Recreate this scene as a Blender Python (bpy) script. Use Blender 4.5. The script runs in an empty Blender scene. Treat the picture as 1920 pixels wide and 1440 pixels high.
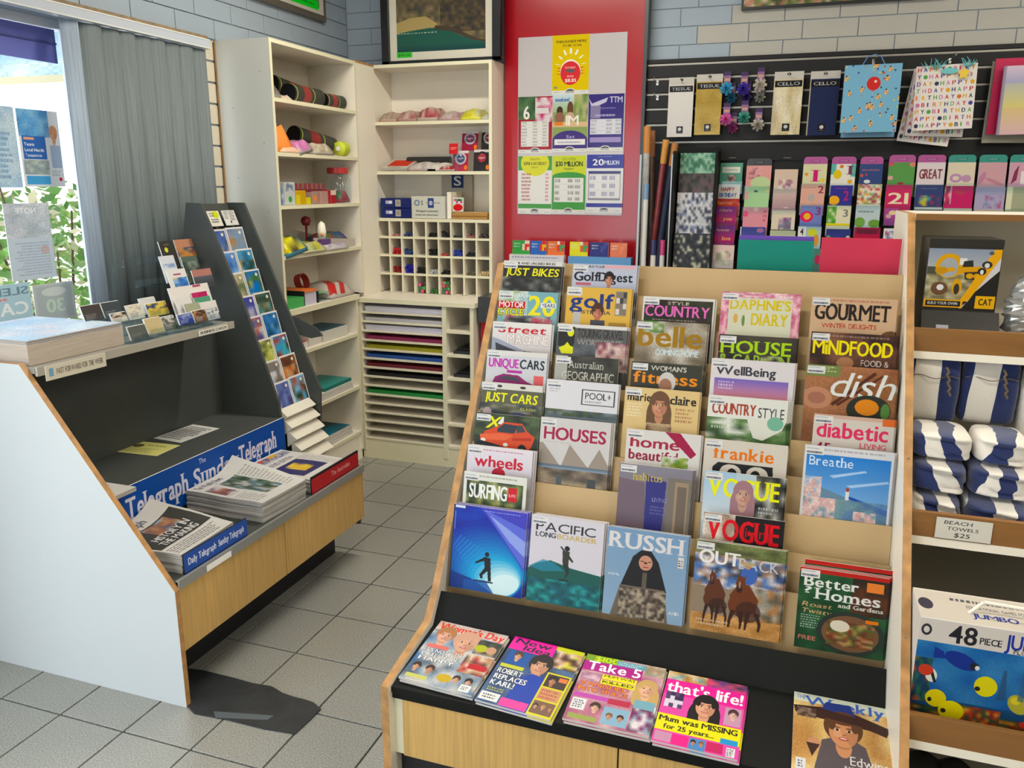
import bpy, bmesh, math, random
import numpy as np
from mathutils import Matrix, Vector
S = bpy.context.scene
COL = S.collection
R_ = math.radians
# ---------------------------------------------------------------- camera
FPX, YAW, PITCH, ROLL, EYE = 1531.55, .33362584, .23876699, .00372225, 1.6
_f = np.array([-math.sin(YAW)*math.cos(PITCH), math.cos(YAW)*math.cos(PITCH), -math.sin(PITCH)])
_r = np.array([math.cos(YAW), math.sin(YAW), 0.]); _u = np.cross(_r, _f)
_r, _u = math.cos(ROLL)*_r+math.sin(ROLL)*_u, -math.sin(ROLL)*_r+math.cos(ROLL)*_u
camd = bpy.data.cameras.new('camera'); camd.sensor_width = 36; camd.lens = FPX/1920*36; camd.clip_start = .05
cam = bpy.data.objects.new('camera', camd); COL.objects.link(cam); S.camera = cam
cam.matrix_world = Matrix(((_r[0], _u[0], -_f[0], 0), (_r[1], _u[1], -_f[1], 0), (_r[2], _u[2], -_f[2], EYE), (0, 0, 0, 1)))
# ---------------------------------------------------------------- world, lights, exposure
W = bpy.data.worlds.new('world'); S.world = W; W.use_nodes = True
wt = W.node_tree; wt.nodes['Background'].inputs[1].default_value = 4.1
wt.nodes['Background'].inputs[0].default_value = (.84, .92, 1, 1)
S.view_settings.view_transform = 'Standard'; S.view_settings.look = 'None'
S.view_settings.gamma = 1; S.view_settings.use_curve_mapping = False; S.view_settings.exposure = .1
S.cycles.use_denoising = True; S.cycles.max_bounces = 8; S.cycles.transparent_max_bounces = 12
S.cycles.sample_clamp_indirect = 6
def area(name, loc, sx, sy, watts, rgb, rot=(0, 0, 0)):
    l = bpy.data.lights.new(name, 'AREA'); l.shape = 'RECTANGLE'; l.size = sx; l.size_y = sy; l.energy = watts; l.color = rgb
    o = bpy.data.objects.new(name, l); COL.objects.link(o); o.location = loc; o.rotation_euler = rot; return o
LAMPS = [(-.9, .9), (1.5, .9), (-1.3, 3.2), (1.5, 3.1), (3.4, -.3), (3.6, 2.2)]
for i, (x, y) in enumerate(LAMPS):
    area('ceiling_tube_light', (x, y, 3.02), 1.2, .12, 36 if i == 2 else 26, (1, .93, .80))
sun = bpy.data.lights.new('sun', 'SUN'); sun.energy = 3.5; sun.angle = R_(1); sun.color = (1, .95, .86)
so = bpy.data.objects.new('sun', sun); COL.objects.link(so); so.rotation_euler = (R_(30), R_(18), 0)
# ---------------------------------------------------------------- pixel (1920x1440 photo) -> point on a real plane
def ray(x, y):
    d = (x-960)/FPX*_r - (y-720)/FPX*_u + _f
    return d
EYEV = np.array([0, 0, EYE])
def hit(x, y, p0, n):
    d = ray(x, y); n = np.array(n, float); p0 = np.array(p0, float)
    return EYEV + d*(np.dot(p0-EYEV, n)/np.dot(d, n))
def aY(x, y, Y): return hit(x, y, (0, Y, 0), (0, 1, 0))
def aX(x, y, X): return hit(x, y, (X, 0, 0), (1, 0, 0))
def aZ(x, y, Z): return hit(x, y, (0, 0, Z), (0, 0, 1))
# ---------------------------------------------------------------- materials
def srgb(c):
    c = c.lstrip('#'); v = [int(c[i:i+2], 16)/255 for i in (0, 2, 4)]
    return [(x/12.92 if x <= .04045 else ((x+.055)/1.055)**2.4) for x in v]
def node(nt, t, **k):
    n = nt.nodes.new(t)
    for a, b in k.items(): setattr(n, a, b)
    return n
MATS = {}
def mat(name, col='#cccccc', rough=.5, metal=0, spec=.5, var=0, vscale=8, bump=0, bscale=60, emit=0, coat=0, alpha=1, stretch=(1, 1, 1)):
    if name in MATS: return MATS[name]
    m = bpy.data.materials.new(name); m.use_nodes = True; nt = m.node_tree; b = nt.nodes['Principled BSDF']
    rgb = srgb(col); b.inputs['Base Color'].default_value = (*rgb, 1); b.inputs['Roughness'].default_value = rough
    b.inputs['Metallic'].default_value = metal; b.inputs['Specular IOR Level'].default_value = spec
    b.inputs['Coat Weight'].default_value = coat; b.inputs['Coat Roughness'].default_value = .15
    b.inputs['Alpha'].default_value = alpha
    if emit: b.inputs['Emission Color'].default_value = (*rgb, 1); b.inputs['Emission Strength'].default_value = emit
    if var or bump:
        tc = node(nt, 'ShaderNodeTexCoord'); mp = node(nt, 'ShaderNodeMapping'); mp.inputs['Scale'].default_value = stretch
        nt.links.new(tc.outputs['Object'], mp.inputs[0])
    if var:
        nz = node(nt, 'ShaderNodeTexNoise'); nz.inputs['Scale'].default_value = vscale; nz.inputs['Detail'].default_value = 5
        nt.links.new(mp.outputs[0], nz.inputs['Vector'])
        rp = node(nt, 'ShaderNodeValToRGB'); rp.color_ramp.elements[0].position = .3; rp.color_ramp.elements[1].position = .7
        rp.color_ramp.elements[0].color = (*[x*(1-var) for x in rgb], 1); rp.color_ramp.elements[1].color = (*[min(1, x*(1+var*.6)) for x in rgb], 1)
        nt.links.new(nz.outputs[0], rp.inputs[0]); nt.links.new(rp.outputs[0], b.inputs['Base Color'])
    if bump:
        nb = node(nt, 'ShaderNodeTexNoise'); nb.inputs['Scale'].default_value = bscale; nt.links.new(mp.outputs[0], nb.inputs['Vector'])
        bp = node(nt, 'ShaderNodeBump'); bp.inputs['Strength'].default_value = bump; bp.inputs['Distance'].default_value = .004
        nt.links.new(nb.outputs[0], bp.inputs['Height']); nt.links.new(bp.outputs[0], b.inputs['Normal'])
    MATS[name] = m; return m
def clear(name, rgb=(.9, .95, .97), gloss=.12, tint=1.):
    if name in MATS: return MATS[name]
    m = bpy.data.materials.new(name); m.use_nodes = True; nt = m.node_tree; nt.nodes.clear()
    o = node(nt, 'ShaderNodeOutputMaterial'); t = node(nt, 'ShaderNodeBsdfTransparent'); g = node(nt, 'ShaderNodeBsdfGlossy'); x = node(nt, 'ShaderNodeMixShader')
    t.inputs[0].default_value = (*[c*tint for c in rgb], 1); g.inputs['Roughness'].default_value = .08
    x.inputs[0].default_value = gloss; nt.links.new(t.outputs[0], x.inputs[1]); nt.links.new(g.outputs[0], x.inputs[2]); nt.links.new(x.outputs[0], o.inputs[0])
    MATS[name] = m; return m
WHITE = mat('white_laminate', '#eae3d3', .38, var=.03, vscale=3)
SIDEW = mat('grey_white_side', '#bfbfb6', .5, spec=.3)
COOLW = mat('cool_white_laminate', '#bcc1c2', .4, var=.02, vscale=2)
CREAM = mat('cream_melamine', '#dcd7b8', .4)
BLACKR = mat('black_rack_laminate', '#0d0f0d', .6, spec=.2, var=.1, vscale=6)  # darker copy of the same black, without the added daylight tone
BLACK = mat('black_laminate_lit', '#454946', .5, spec=.35, var=.12, vscale=6)  # lightened copy of the rack black, daylight on the stand put into colour
KICK = mat('black_kick', '#15171a', .5)
WOOD = mat('wood_grain_laminate', '#c29c5c', .5, spec=.3, var=.16, vscale=9, stretch=(14, 14, .5))
EDGE = mat('raw_wood_edge', '#b0824d', .5, var=.3, vscale=30, stretch=(1, 1, 1))
BROWN = mat('brown_wood_lip', '#855a2a', .45, var=.15, vscale=8, stretch=(.6, 4, 4))
BEIGE = mat('beige_board', '#bb9e70', .6, var=.05, vscale=5, bump=.15, bscale=120)
ALU = mat('aluminium_trim', '#a4a5a2', .35, metal=.6, var=.06, vscale=10)
STEEL = mat('chrome_wire', '#c8c6c0', .25, metal=.9)
PAPER = mat('page_edges', '#c9c4bc', .8, var=.18, vscale=40, stretch=(.3, .3, 9))
PAPERW = mat('white_paper_edges', '#e6e4e0', .8)
GREYP = mat('newsprint_edges', '#a8a39d', .85, var=.35, vscale=16, stretch=(.5, .5, 12))
CLEAR = clear('clear_plastic', gloss=.06)
FILM = clear('cellophane', (.93, .93, .92), .2)
# ---------------------------------------------------------------- mesh builder
class MB:
    def __init__(s): s.v = []; s.f = []; s.m = []; s.uv = []
    def face(s, pts, mi=0, uv=None):
        b = len(s.v); s.v += [tuple(p) for p in pts]; s.f.append(tuple(range(b, b+len(pts)))); s.m.append(mi)
        s.uv.append(uv if uv else [(0, 0)]*len(pts)); return s
    def box(s, x0, y0, z0, x1, y1, z1, mi=0, mats=None):
        # mats: optional material index for (-x,+x,-y,+y,-z,+z)
        mm = mats or [mi]*6
        x0, x1 = sorted((x0, x1)); y0, y1 = sorted((y0, y1)); z0, z1 = sorted((z0, z1))
        P = [(x0, y0, z0), (x1, y0, z0), (x1, y1, z0), (x0, y1, z0), (x0, y0, z1), (x1, y0, z1), (x1, y1, z1), (x0, y1, z1)]
        for q, k in (((0, 4, 7, 3), 0), ((1, 2, 6, 5), 1), ((0, 1, 5, 4), 2), ((2, 3, 7, 6), 3), ((0, 3, 2, 1), 4), ((4, 5, 6, 7), 5)):
            s.face([P[i] for i in q], mm[k], [(0, 0), (1, 0), (1, 1), (0, 1)])
        return s
    def prism(s, poly, a, b, ax='x', mi=0, cap=None):
        # extrude a 2D polygon: ax 'x' -> (y,z), 'y' -> (x,z), 'z' -> (x,y)
        cap = mi if cap is None else cap
        def P(q, t): return {'x': (t, q[0], q[1]), 'y': (q[0], t, q[1]), 'z': (q[0], q[1], t)}[ax]
        n = len(poly); A = [P(q, a) for q in poly]; B = [P(q, b) for q in poly]
        s.face(A[::-1], cap); s.face(B, cap)
        for i in range(n): s.face([A[i], A[(i+1) % n], B[(i+1) % n], B[i]], mi)
        return s
    def cyl(s, p0, p1, r0, r1=None, n=14, mi=0, cap=None):
        r1 = r0 if r1 is None else r1; cap = mi if cap is None else cap
        p0 = Vector(p0); p1 = Vector(p1); d = (p1-p0).normalized(); a = d.orthogonal().normalized(); b = d.cross(a)
        A = [p0+(a*math.cos(t)+b*math.sin(t))*r0 for t in [2*math.pi*i/n for i in range(n)]]
        B = [p1+(a*math.cos(t)+b*math.sin(t))*r1 for t in [2*math.pi*i/n for i in range(n)]]
        for i in range(n): s.face([A[i], A[(i+1) % n], B[(i+1) % n], B[i]], mi)
        s.face(A[::-1], cap); s.face(B, cap); return s
    def lathe(s, prof, n=20, mi=0, c=(0, 0, 0)):
        for (r0, z0), (r1, z1) in zip(prof, prof[1:]):
            for i in range(n):
                t0, t1 = 2*math.pi*i/n, 2*math.pi*(i+1)/n
                q = [(r0*math.cos(t0), r0*math.sin(t0), z0), (r0*math.cos(t1), r0*math.sin(t1), z0), (r1*math.cos(t1), r1*math.sin(t1), z1), (r1*math.cos(t0), r1*math.sin(t0), z1)]
                q = [(a+c[0], b+c[1], z+c[2]) for a, b, z in q]
                if r0 < 1e-6: q = q[1:]
                elif r1 < 1e-6: q = q[:3]
                s.face(q, mi)
        return s
    def build(s, name, mats, parent=None, smooth=False, bevel=0, loc=None, rot=None, tr=None):
        if tr is not None: s.v = [tuple(tr @ Vector(p)) for p in s.v]
        me = bpy.data.meshes.new(name); me.from_pydata(s.v, [], s.f)
        for m in (mats if isinstance(mats, (list, tuple)) else [mats]): me.materials.append(m)
        me.polygons.foreach_set('material_index', s.m)
        ul = me.uv_layers.new(name='uv'); ul.data.foreach_set('uv', [c for f in s.uv for p in f for c in p])
        bm = bmesh.new(); bm.from_mesh(me); bmesh.ops.remove_doubles(bm, verts=bm.verts, dist=1e-5); bm.to_mesh(me); bm.free()
        if smooth: me.polygons.foreach_set('use_smooth', [True]*len(me.polygons))
        o = bpy.data.objects.new(name, me); COL.objects.link(o)
        if loc is not None: o.location = loc
        if rot is not None: o.rotation_euler = rot
        if bevel:
            b = o.modifiers.new('bevel', 'BEVEL'); b.width = bevel; b.segments = 2; b.limit_method = 'ANGLE'
        if parent: par(o, parent)
        return o
def par(o, p):
    o.parent = p; o.matrix_parent_inverse = pm(p).inverted()
def wm(o): return Matrix.LocRotScale(o.location, o.rotation_euler if o.rotation_mode != 'QUATERNION' else o.rotation_quaternion, o.scale)
def pm(o):
    m = wm(o)
    if o.parent: return pm(o.parent) @ o.matrix_parent_inverse @ m
    return m
def tag(o, label, cat=None, group=None, kind=None):
    if label: o['label'] = label
    if cat: o['category'] = cat
    if group: o['group'] = group
    if kind: o['kind'] = kind
    return o
def thing(name, label, cat, loc=(0, 0, 0), rz=0, group=None):
    o = bpy.data.objects.new(name, None); COL.objects.link(o); o.empty_display_size = .05
    o.location = loc; o.rotation_euler = (0, 0, rz); return tag(o, label, cat, group)
def struct(o): o['kind'] = 'structure'; return o
def dup(root, loc=None, label=None, group=None, rz=None):
    c = root.copy(); COL.objects.link(c)
    if loc is not None: c.location = loc
    if rz is not None: c.rotation_euler.z = rz
    if label: c['label'] = label
    if group: c['group'] = group
    for ch in root.children:
        d = ch.copy(); COL.objects.link(d); d.parent = c
    return c
# ---------------------------------------------------------------- print canvases (painted by this script, no files)
GL = {}
def _glyphs():
    chars = sorted(set("ABCDEFGHIJKLMNOPQRSTUVWXYZabcdefghijklmnopqrstuvwxyz0123456789&'!?$%+.,-:/")); obs = []
    for w in (0, 1):
        for ch in chars:
            c = bpy.data.curves.new('g', 'FONT'); c.body = ch; c.resolution_u = 3; c.offset = .010*w
            o = bpy.data.objects.new('g', c); COL.objects.link(o); obs.append((w, ch, o))
    dg = bpy.context.evaluated_depsgraph_get(); dg.update()
    for w, ch, o in obs:
        me = o.evaluated_get(dg).to_mesh(); me.calc_loop_triangles()
        v = np.array([p.co[:2] for p in me.vertices]).reshape(-1, 2)
        t = np.array([tuple(q.vertices) for q in me.loop_triangles]).reshape(-1, 3)
        if len(v): x0 = v[:, 0].min(); v = v-[x0, 0]; GL[w, ch] = (v[t], v[:, 0].max())
        o.evaluated_get(dg).to_mesh_clear()
    for ch in 'MW': GL[1, ch] = (GL[0, ch][0]*[1.22, 1], GL[0, ch][1]*1.22)
    for w, ch, o in obs:
        c = o.data; bpy.data.objects.remove(o); bpy.data.curves.remove(c)
_glyphs()
def _serifs():
    # weights 2 and 3: the same letters with slab serifs where a straight stroke ends
    def cuts(T, y):
        iv = []
        for t in T:
            xs = []
            for i in range(3):
                a, b = t[i], t[(i+1) % 3]
                if (a[1]-y)*(b[1]-y) < 0: xs.append(a[0]+(b[0]-a[0])*(y-a[1])/(b[1]-a[1]))
            if len(xs) == 2: iv.append((min(xs), max(xs)))
        iv.sort(); out = []
        for a, b in iv:
            if out and a <= out[-1][1]+.004: out[-1][1] = max(out[-1][1], b)
            else: out.append([a, b])
        return out
    for w in (0, 1):
        for ch in [c for (q, c) in list(GL) if q == w]:
            T, adv = GL[w, ch]; ex = []
            if ch.isalnum():
                lo, hi = T[..., 1].min(), T[..., 1].max()
                for y, sg in ((max(lo, 0) if lo > -.05 else lo, 1), (hi, -1)):
                    A, B = cuts(T, y+sg*.012), cuts(T, y+sg*.06)
                    for a in A:
                        m = [b for b in B if abs((b[0]+b[1])-(a[0]+a[1])) < .07 and abs((b[1]-b[0])-(a[1]-a[0])) < .025]
                        if m and a[1]-a[0] < .2:
                            x0, x1, y0, y1 = a[0]-.07, a[1]+.07, y, y+sg*.035
                            ex += [[(x0, y0), (x1, y0), (x1, y1)], [(x0, y0), (x1, y1), (x0, y1)]]
            if ex: T = np.concatenate([T, np.array(ex)])
            GL[w+2, ch] = (T, adv+(.03 if ex else 0))
_serifs()
CAP = float(GL[0, 'H'][0][..., 1].max())
def hx(c): c = c.lstrip('#'); return np.array([int(c[i:i+2], 16)/255 for i in (0, 2, 4)])
class Cv:
    def __init__(s, w, h, bg='ffffff'): s.w, s.h = w, h; s.a = np.ones((h, w, 3))*hx(bg)
    def _px(s, x0, y0, x1, y1): return max(0, round(x0*s.w)), max(0, round(y0*s.h)), min(s.w, round(x1*s.w)), min(s.h, round(y1*s.h))
    def r(s, x0, y0, x1, y1, c, al=1):
        a, b, d, e = s._px(x0, y0, x1, y1); s.a[b:e, a:d] = s.a[b:e, a:d]*(1-al)+hx(c)*al
    def g(s, x0, y0, x1, y1, c0, c1, horiz=0):
        a, b, d, e = s._px(x0, y0, x1, y1)
        if d <= a or e <= b: return
        if horiz: t = np.linspace(0, 1, d-a)[None, :, None]
        else: t = np.linspace(0, 1, e-b)[:, None, None]
        s.a[b:e, a:d] = hx(c0)*(1-t)+hx(c1)*t
    def _mask(s, x0, y0, x1, y1):
        a, b, d, e = s._px(x0-.01, y0-.01, x1+.01, y1+.01)
        X, Y = np.meshgrid((np.arange(a, d)+.5)/s.w, (np.arange(b, e)+.5)/s.h); return a, b, d, e, X, Y
    def e(s, cx, cy, rx, ry, c, al=1, rot=0):
        rr = max(rx, ry)*1.5
        a, b, d, e, X, Y = s._mask(cx-rr, cy-rr, cx+rr, cy+rr)
        asp = s.h/s.w; dx = X-cx; dy = (Y-cy)*asp; cr, sr = math.cos(rot), math.sin(rot)
        u = (dx*cr+dy*sr)/rx; v = (-dx*sr+dy*cr)/(ry*asp); m = (u*u+v*v < 1)[..., None]*al
        s.a[b:e, a:d] = s.a[b:e, a:d]*(1-m)+hx(c)*m
    def p(s, pts, c, al=1):
        xs = [q[0] for q in pts]; ys = [q[1] for q in pts]
        a, b, d, e, X, Y = s._mask(min(xs), min(ys), max(xs), max(ys)); m = np.zeros(X.shape, bool); n = len(pts)
        for i in range(n):
            (x0, y0), (x1, y1) = pts[i], pts[(i+1) % n]
            if y0 == y1: continue
            m ^= ((Y < y0) != (Y < y1)) & (X < (x1-x0)*(Y-y0)/(y1-y0)+x0)
        m = m[..., None]*al; s.a[b:e, a:d] = s.a[b:e, a:d]*(1-m)+hx(c)*m
    def n(s, x0, y0, x1, y1, cols, nx=12, ny=12, sm=1, seed=1, al=1):
        a, b, d, e = s._px(x0, y0, x1, y1)
        if d <= a or e <= b: return
        rg = np.random.RandomState(seed+nx*31+ny); C = np.array([hx(c) for c in cols.split()])
        G = C[rg.randint(0, len(C), (ny+1, nx+1))]
        u = np.linspace(0, nx-.001, d-a); v = np.linspace(0, ny-.001, e-b); iu = u.astype(int); iv = v.astype(int)
        fu = (u-iu)[None, :, None]; fv = (v-iv)[:, None, None]
        if sm == 0: out = G[iv][:, iu]
        else:
            out = (G[iv][:, iu]*(1-fu)+G[iv][:, iu+1]*fu)*(1-fv)+(G[iv+1][:, iu]*(1-fu)+G[iv+1][:, iu+1]*fu)*fv
        hh, ww = out.shape[:2]; fine = np.repeat(np.repeat(rg.rand(hh//3+1, ww//3+1, 1)-.5, 3, 0), 3, 1)[:hh, :ww]+(rg.rand(hh, ww, 1)-.5)*.5
        s.a[b:e, a:d] = s.a[b:e, a:d]*(1-al)+np.clip(out*(1+fine*(.15 if sm else 0)), 0, 1)*al
    def t(s, txt, x, y, w, h, c, bold=1, sh=0, rot=0, ol=None):
        # text stretched to the box: x left, y top of capitals, w width, h capital height
        if ol: 
            for dx, dy in ((-1, 0), (1, 0), (0, 1), (0, -1)): s.t(txt, x+dx*1.2/s.w, y+dy*1.2/s.h, w, h, ol, bold, sh, rot)
        pen = 0; tris = []
        for ch in txt:
            g = GL.get((bold, ch))
            if g is None: pen += .3; continue
            tris.append(g[0]+[pen, 0]); pen += g[1]+.07
        if not tris: return
        T = np.concatenate(tris); tot = pen-.07; col = hx(c)
        T = T.copy(); T[..., 0] += T[..., 1]*sh
        X = T[..., 0]/tot*w*s.w; Y = -T[..., 1]/CAP*h*s.h
        cr, sr = math.cos(rot), math.sin(rot)
        T = np.stack([x*s.w+X*cr-Y*sr, (y+h)*s.h+X*sr+Y*cr], -1)
        db = (bold & 1)*max(.0, .022*h*s.h)
        if db > .25: T = np.concatenate([T+[d, 0] for d in ((-db, db) if db < 2.2 else (-db, -db/3, db/3, db))])
        for A, B, C_ in T:
            x0 = max(0, int(min(A[0], B[0], C_[0]))); x1 = min(s.w, int(max(A[0], B[0], C_[0]))+2)
            y0 = max(0, int(min(A[1], B[1], C_[1]))); y1 = min(s.h, int(max(A[1], B[1], C_[1]))+2)
            if x1 <= x0 or y1 <= y0: continue
            px = np.arange(x0, x1)[None, :]+.5; py = np.arange(y0, y1)[:, None]+.5
            def ed(P, Q): return (Q[0]-P[0])*(py-P[1])-(Q[1]-P[1])*(px-P[0])
            e0, e1, e2 = ed(A, B), ed(B, C_), ed(C_, A)
            m = ((e0 >= 0) & (e1 >= 0) & (e2 >= 0)) | ((e0 <= 0) & (e1 <= 0) & (e2 <= 0))
            s.a[y0:y1, x0:x1][m] = col
    def l(s, x0, y0, x1, y1, n, c, al=.8, seed=3):
        # greeked small print: n dashed lines
        rg = random.Random(seed); hh = (y1-y0)/n
        for i in range(n):
            x = x0; end = x1-(x1-x0)*rg.random()*.25
            while x < end:
                w = (.02+rg.random()*.05)*max(.4, (x1-x0)); s.r(x, y0+i*hh+hh*.2, min(end, x+w), y0+i*hh+hh*.75, c, al); x += w+.012
    def f(s, cx, cy, r, skin='c89878', hair='3a2a20', long=0):
        k = s.w/s.h; dk = '7a4a38'
        if long: s.e(cx, cy+r*k*1.1, r*1.3, r*k*2.0, hair); s.e(cx-r*.5, cy+r*k*1.6, r*.8, r*k*1.5, hair); s.e(cx+r*.5, cy+r*k*1.6, r*.8, r*k*1.5, hair)
        s.e(cx, cy-r*k*.25, r*1.06, r*k*1.25, hair)
        s.e(cx, cy+r*k*1.25, r*.42, r*k*.75, skin); s.e(cx, cy+r*k*1.05, r*.4, r*k*.35, dk, .35)
        s.e(cx, cy+r*k*.12, r*.78, r*k*1.12, skin); s.e(cx+r*.45, cy+r*k*.25, r*.32, r*k*.8, dk, .22); s.e(cx-r*.3, cy+r*k*.3, r*.25, r*k*.25, 'f0c8b0', .25)
        s.e(cx, cy-r*k*.86, r*.85, r*k*.42, hair); s.e(cx-r*.62, cy-r*k*.45, r*.22, r*k*.5, hair); s.e(cx+r*.64, cy-r*k*.45, r*.2, r*k*.5, hair)
        for q in (-.32, .32):
            s.e(cx+q*r, cy-r*k*.22, r*.2, r*k*.05, hair, .8); s.e(cx+q*r, cy-r*k*.02, r*.16, r*k*.08, 'e8dcd4', .8); s.e(cx+q*r, cy-r*k*.02, r*.08, r*k*.09, '241814')
        s.e(cx+r*.04, cy+r*k*.3, r*.13, r*k*.06, dk, .5); s.e(cx, cy+r*k*.62, r*.27, r*k*.12, 'a84844'); s.e(cx, cy+r*k*.6, r*.2, r*k*.045, 'f0e4e0', .9)
    def do(s, ops):
        for o in ops: getattr(s, o[0])(*o[1:])
        return s
NIMG = [0]
def pm_(cv, rough=.42, spec=.22, coat=0):
    NIMG[0] += 1; nm = 'print_%03d' % NIMG[0]
    im = bpy.data.images.new(nm, cv.w, cv.h); a = np.ones((cv.h, cv.w, 4), np.float32); a[..., :3] = np.clip(cv.a, 0, 1)[::-1]
    im.pixels.foreach_set(a.ravel()); im.update(); im.pack()
    m = bpy.data.materials.new(nm); m.use_nodes = True; nt = m.node_tree; b = nt.nodes['Principled BSDF']
    t = node(nt, 'ShaderNodeTexImage'); t.image = im; t.extension = 'EXTEND'
    hs = node(nt, 'ShaderNodeHueSaturation'); hs.inputs['Value'].default_value = INK; hs.inputs['Saturation'].default_value = 1.05
    nt.links.new(t.outputs[0], hs.inputs['Color']); nt.links.new(hs.outputs[0], b.inputs['Base Color'])
    b.inputs['Roughness'].default_value = rough; b.inputs['Specular IOR Level'].default_value = spec; b.inputs['Coat Weight'].default_value = coat
    return m
INK = .82
def V3(a): return Vector([float(q) for q in a])
def sheet_at(name, P0, ux, uy, w, h, t, front, edge=None, parent=None, back=None):
    # a printed sheet/block: P0 = lower-left corner of the printed face, ux/uy unit vectors along width/height, thickness t behind
    ux = V3(ux).normalized(); uy = V3(uy).normalized(); n = ux.cross(uy).normalized(); uy = n.cross(ux)
    b = MB(); edge = edge or PAPERW
    b.box(0, 0, -t, w, h, 0, mats=[1, 1, 1, 1, 2, 0])
    o = b.build(name, [front, edge, back or edge])
    rot = Matrix((ux, uy, n)).transposed()
    o.location = V3(P0); o.rotation_euler = rot.to_euler()
    if parent: par(o, parent)
    return o
def sheet(name, TL, TR, BL, plane, t, front, edge=None, parent=None, level=False, h=None, lift=0):
    # corners given where they stand on a known plane (point, normal)
    a, b, c = [V3(hit(*q, *plane)) for q in (TL, TR, BL)]
    ux = b-a
    if level: ux.z = 0
    ux = ux.normalized(); n = V3(plane[1]).normalized()
    if n.dot(V3(EYEV)-a) < 0: n = -n
    uy = n.cross(ux).normalized(); w = (b-a).dot(ux); hh = h or (a-c).dot(uy)
    return sheet_at(name, a-uy*hh+n*lift, ux, uy, w, hh, t, front, edge, parent), w, hh
PY = lambda Y: ((0, Y, 0), (0, 1, 0))
PX = lambda X: ((X, 0, 0), (1, 0, 0))
PZ = lambda Z: ((0, 0, Z), (0, 0, 1))
def img(w, h, bg, ops, **k): return pm_(Cv(w, h, bg).do(ops), **k)
# ================================================================ SETTING
CEIL = 3.1; XL = -2.69; YB = 4.68; XR = 4.6; YF = -1.0
# --- floor: grout bed, tiles near the camera as pieces, the rest joined
GROUT = mat('dark_grout', '#5f5c57', .9)
def tile_mat():
    m = mat('grey_floor_tile', '#878780', .26, spec=.8, var=.06, vscale=3); nt = m.node_tree; b = nt.nodes['Principled BSDF']
    tc = node(nt, 'ShaderNodeTexCoord'); n1 = node(nt, 'ShaderNodeTexNoise'); n1.inputs['Scale'].default_value = 260; n1.inputs['Detail'].default_value = 2
    nt.links.new(tc.outputs['Object'], n1.inputs['Vector']); r = node(nt, 'ShaderNodeValToRGB')
    r.color_ramp.elements[0].color = (*srgb('#787871'), 1); r.color_ramp.elements[1].color = (*srgb('#9c9c95'), 1)
    r.color_ramp.elements[0].position = .38; r.color_ramp.elements[1].position = .62
    oi = node(nt, 'ShaderNodeObjectInfo'); hs = node(nt, 'ShaderNodeHueSaturation'); mr = node(nt, 'ShaderNodeMapRange'); mr.inputs[3].default_value = .94; mr.inputs[4].default_value = 1.04
    nt.links.new(oi.outputs['Random'], mr.inputs[0]); nt.links.new(mr.outputs[0], hs.inputs['Value'])
    nt.links.new(n1.outputs[0], r.inputs[0]); nt.links.new(r.outputs[0], hs.inputs['Color']); nt.links.new(hs.outputs[0], b.inputs['Base Color'])
    bp = node(nt, 'ShaderNodeBump'); bp.inputs['Strength'].default_value = .06; bp.inputs['Distance'].default_value = .001
    nt.links.new(n1.outputs[0], bp.inputs['Height']); nt.links.new(bp.outputs[0], b.inputs['Normal']); return m
TILE = tile_mat()
floor = struct(MB().box(XL-.2, YF-.2, -.12, XR+.2, YB+.2, -.009).build('floor', GROUT))
TX, TY, GX, GY = .2455, .2695, -1.5555, 1.638
tb = MB().box(.003, .003, -.009, TX-.003, TY-.003, 0)
first = None; rest = MB()
ix0 = int((XL-GX)/TX)-1; ix1 = int((XR-GX)/TX)+1; iy0 = int((YF-GY)/TY)-1; iy1 = int((YB-GY)/TY)+1
for i in range(ix0, ix1+1):
    for j in range(iy0, iy1+1):
        x, y = GX+i*TX, GY+j*TY
        if x < XL-.2 or y < YF or x > XR-.2 or y > YB-.1: continue
        vis = -2.7 <= x <= -.3 and .7 <= y < 4.3
        if vis:
            if first is None:
                first = tb.build('floor_tile', TILE, bevel=.0015); first.location = (x, y, 0); par(first, floor)
            else:
                o = first.copy(); COL.objects.link(o); o.location = (x, y, 0)
        else: rest.box(x+.003, y+.003, -.009, x+TX-.003, y+TY-.003, 0)
o = rest.build('floor_tiles_beyond', TILE, floor); o['kind'] = 'stuff'
# --- walls
PB = mat('blue_grey_wall_paint', '#98a6b3', .6, var=.04, vscale=2, bump=.25, bscale=45)
PWH = mat('off_white_wall_paint', '#aeaba3', .6, var=.04, vscale=2, bump=.25, bscale=45)
PCR = mat('cream_sunlit_brick', '#cfc7b4', .6, var=.05, vscale=3, bump=.3, bscale=45)  # cream tone stands for sunlight falling on the brick beside the window
MORT = mat('painted_mortar', '#8a96a1', .8)
MORTW = mat('cream_mortar', '#8d867a', .8)
wall_back = struct(MB().box(XL-.25, YB, 0, XR, YB+.2, CEIL).build('wall_back', [MORT]))
BL, BH = .262, .0905
z0 = float(aY(1380, 79, YB)[2]); z0 = z0-2*BH
def brick(parent, proto, x0, x1, z, y, matl, axis):
    key = (round(x1-x0, 3), axis, matl.name)
    if key not in proto:
        b = MB()
        if axis == 'y': b.box(0, -.005, 0, x1-x0-.004, .0, BH-.004)
        else: b.box(0, 0, 0, .006, x1-x0-.004, BH-.004)
        o = b.build('brick', matl, bevel=.002); proto[key] = o
        o.location = (x0, y, z) if axis == 'y' else (y, x0, z); par(o, parent)
    else:
        o = proto[key].copy(); COL.objects.link(o); o.location = (x0, y, z) if axis == 'y' else (y, x0, z); o.parent = parent
pr_ = {}
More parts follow.
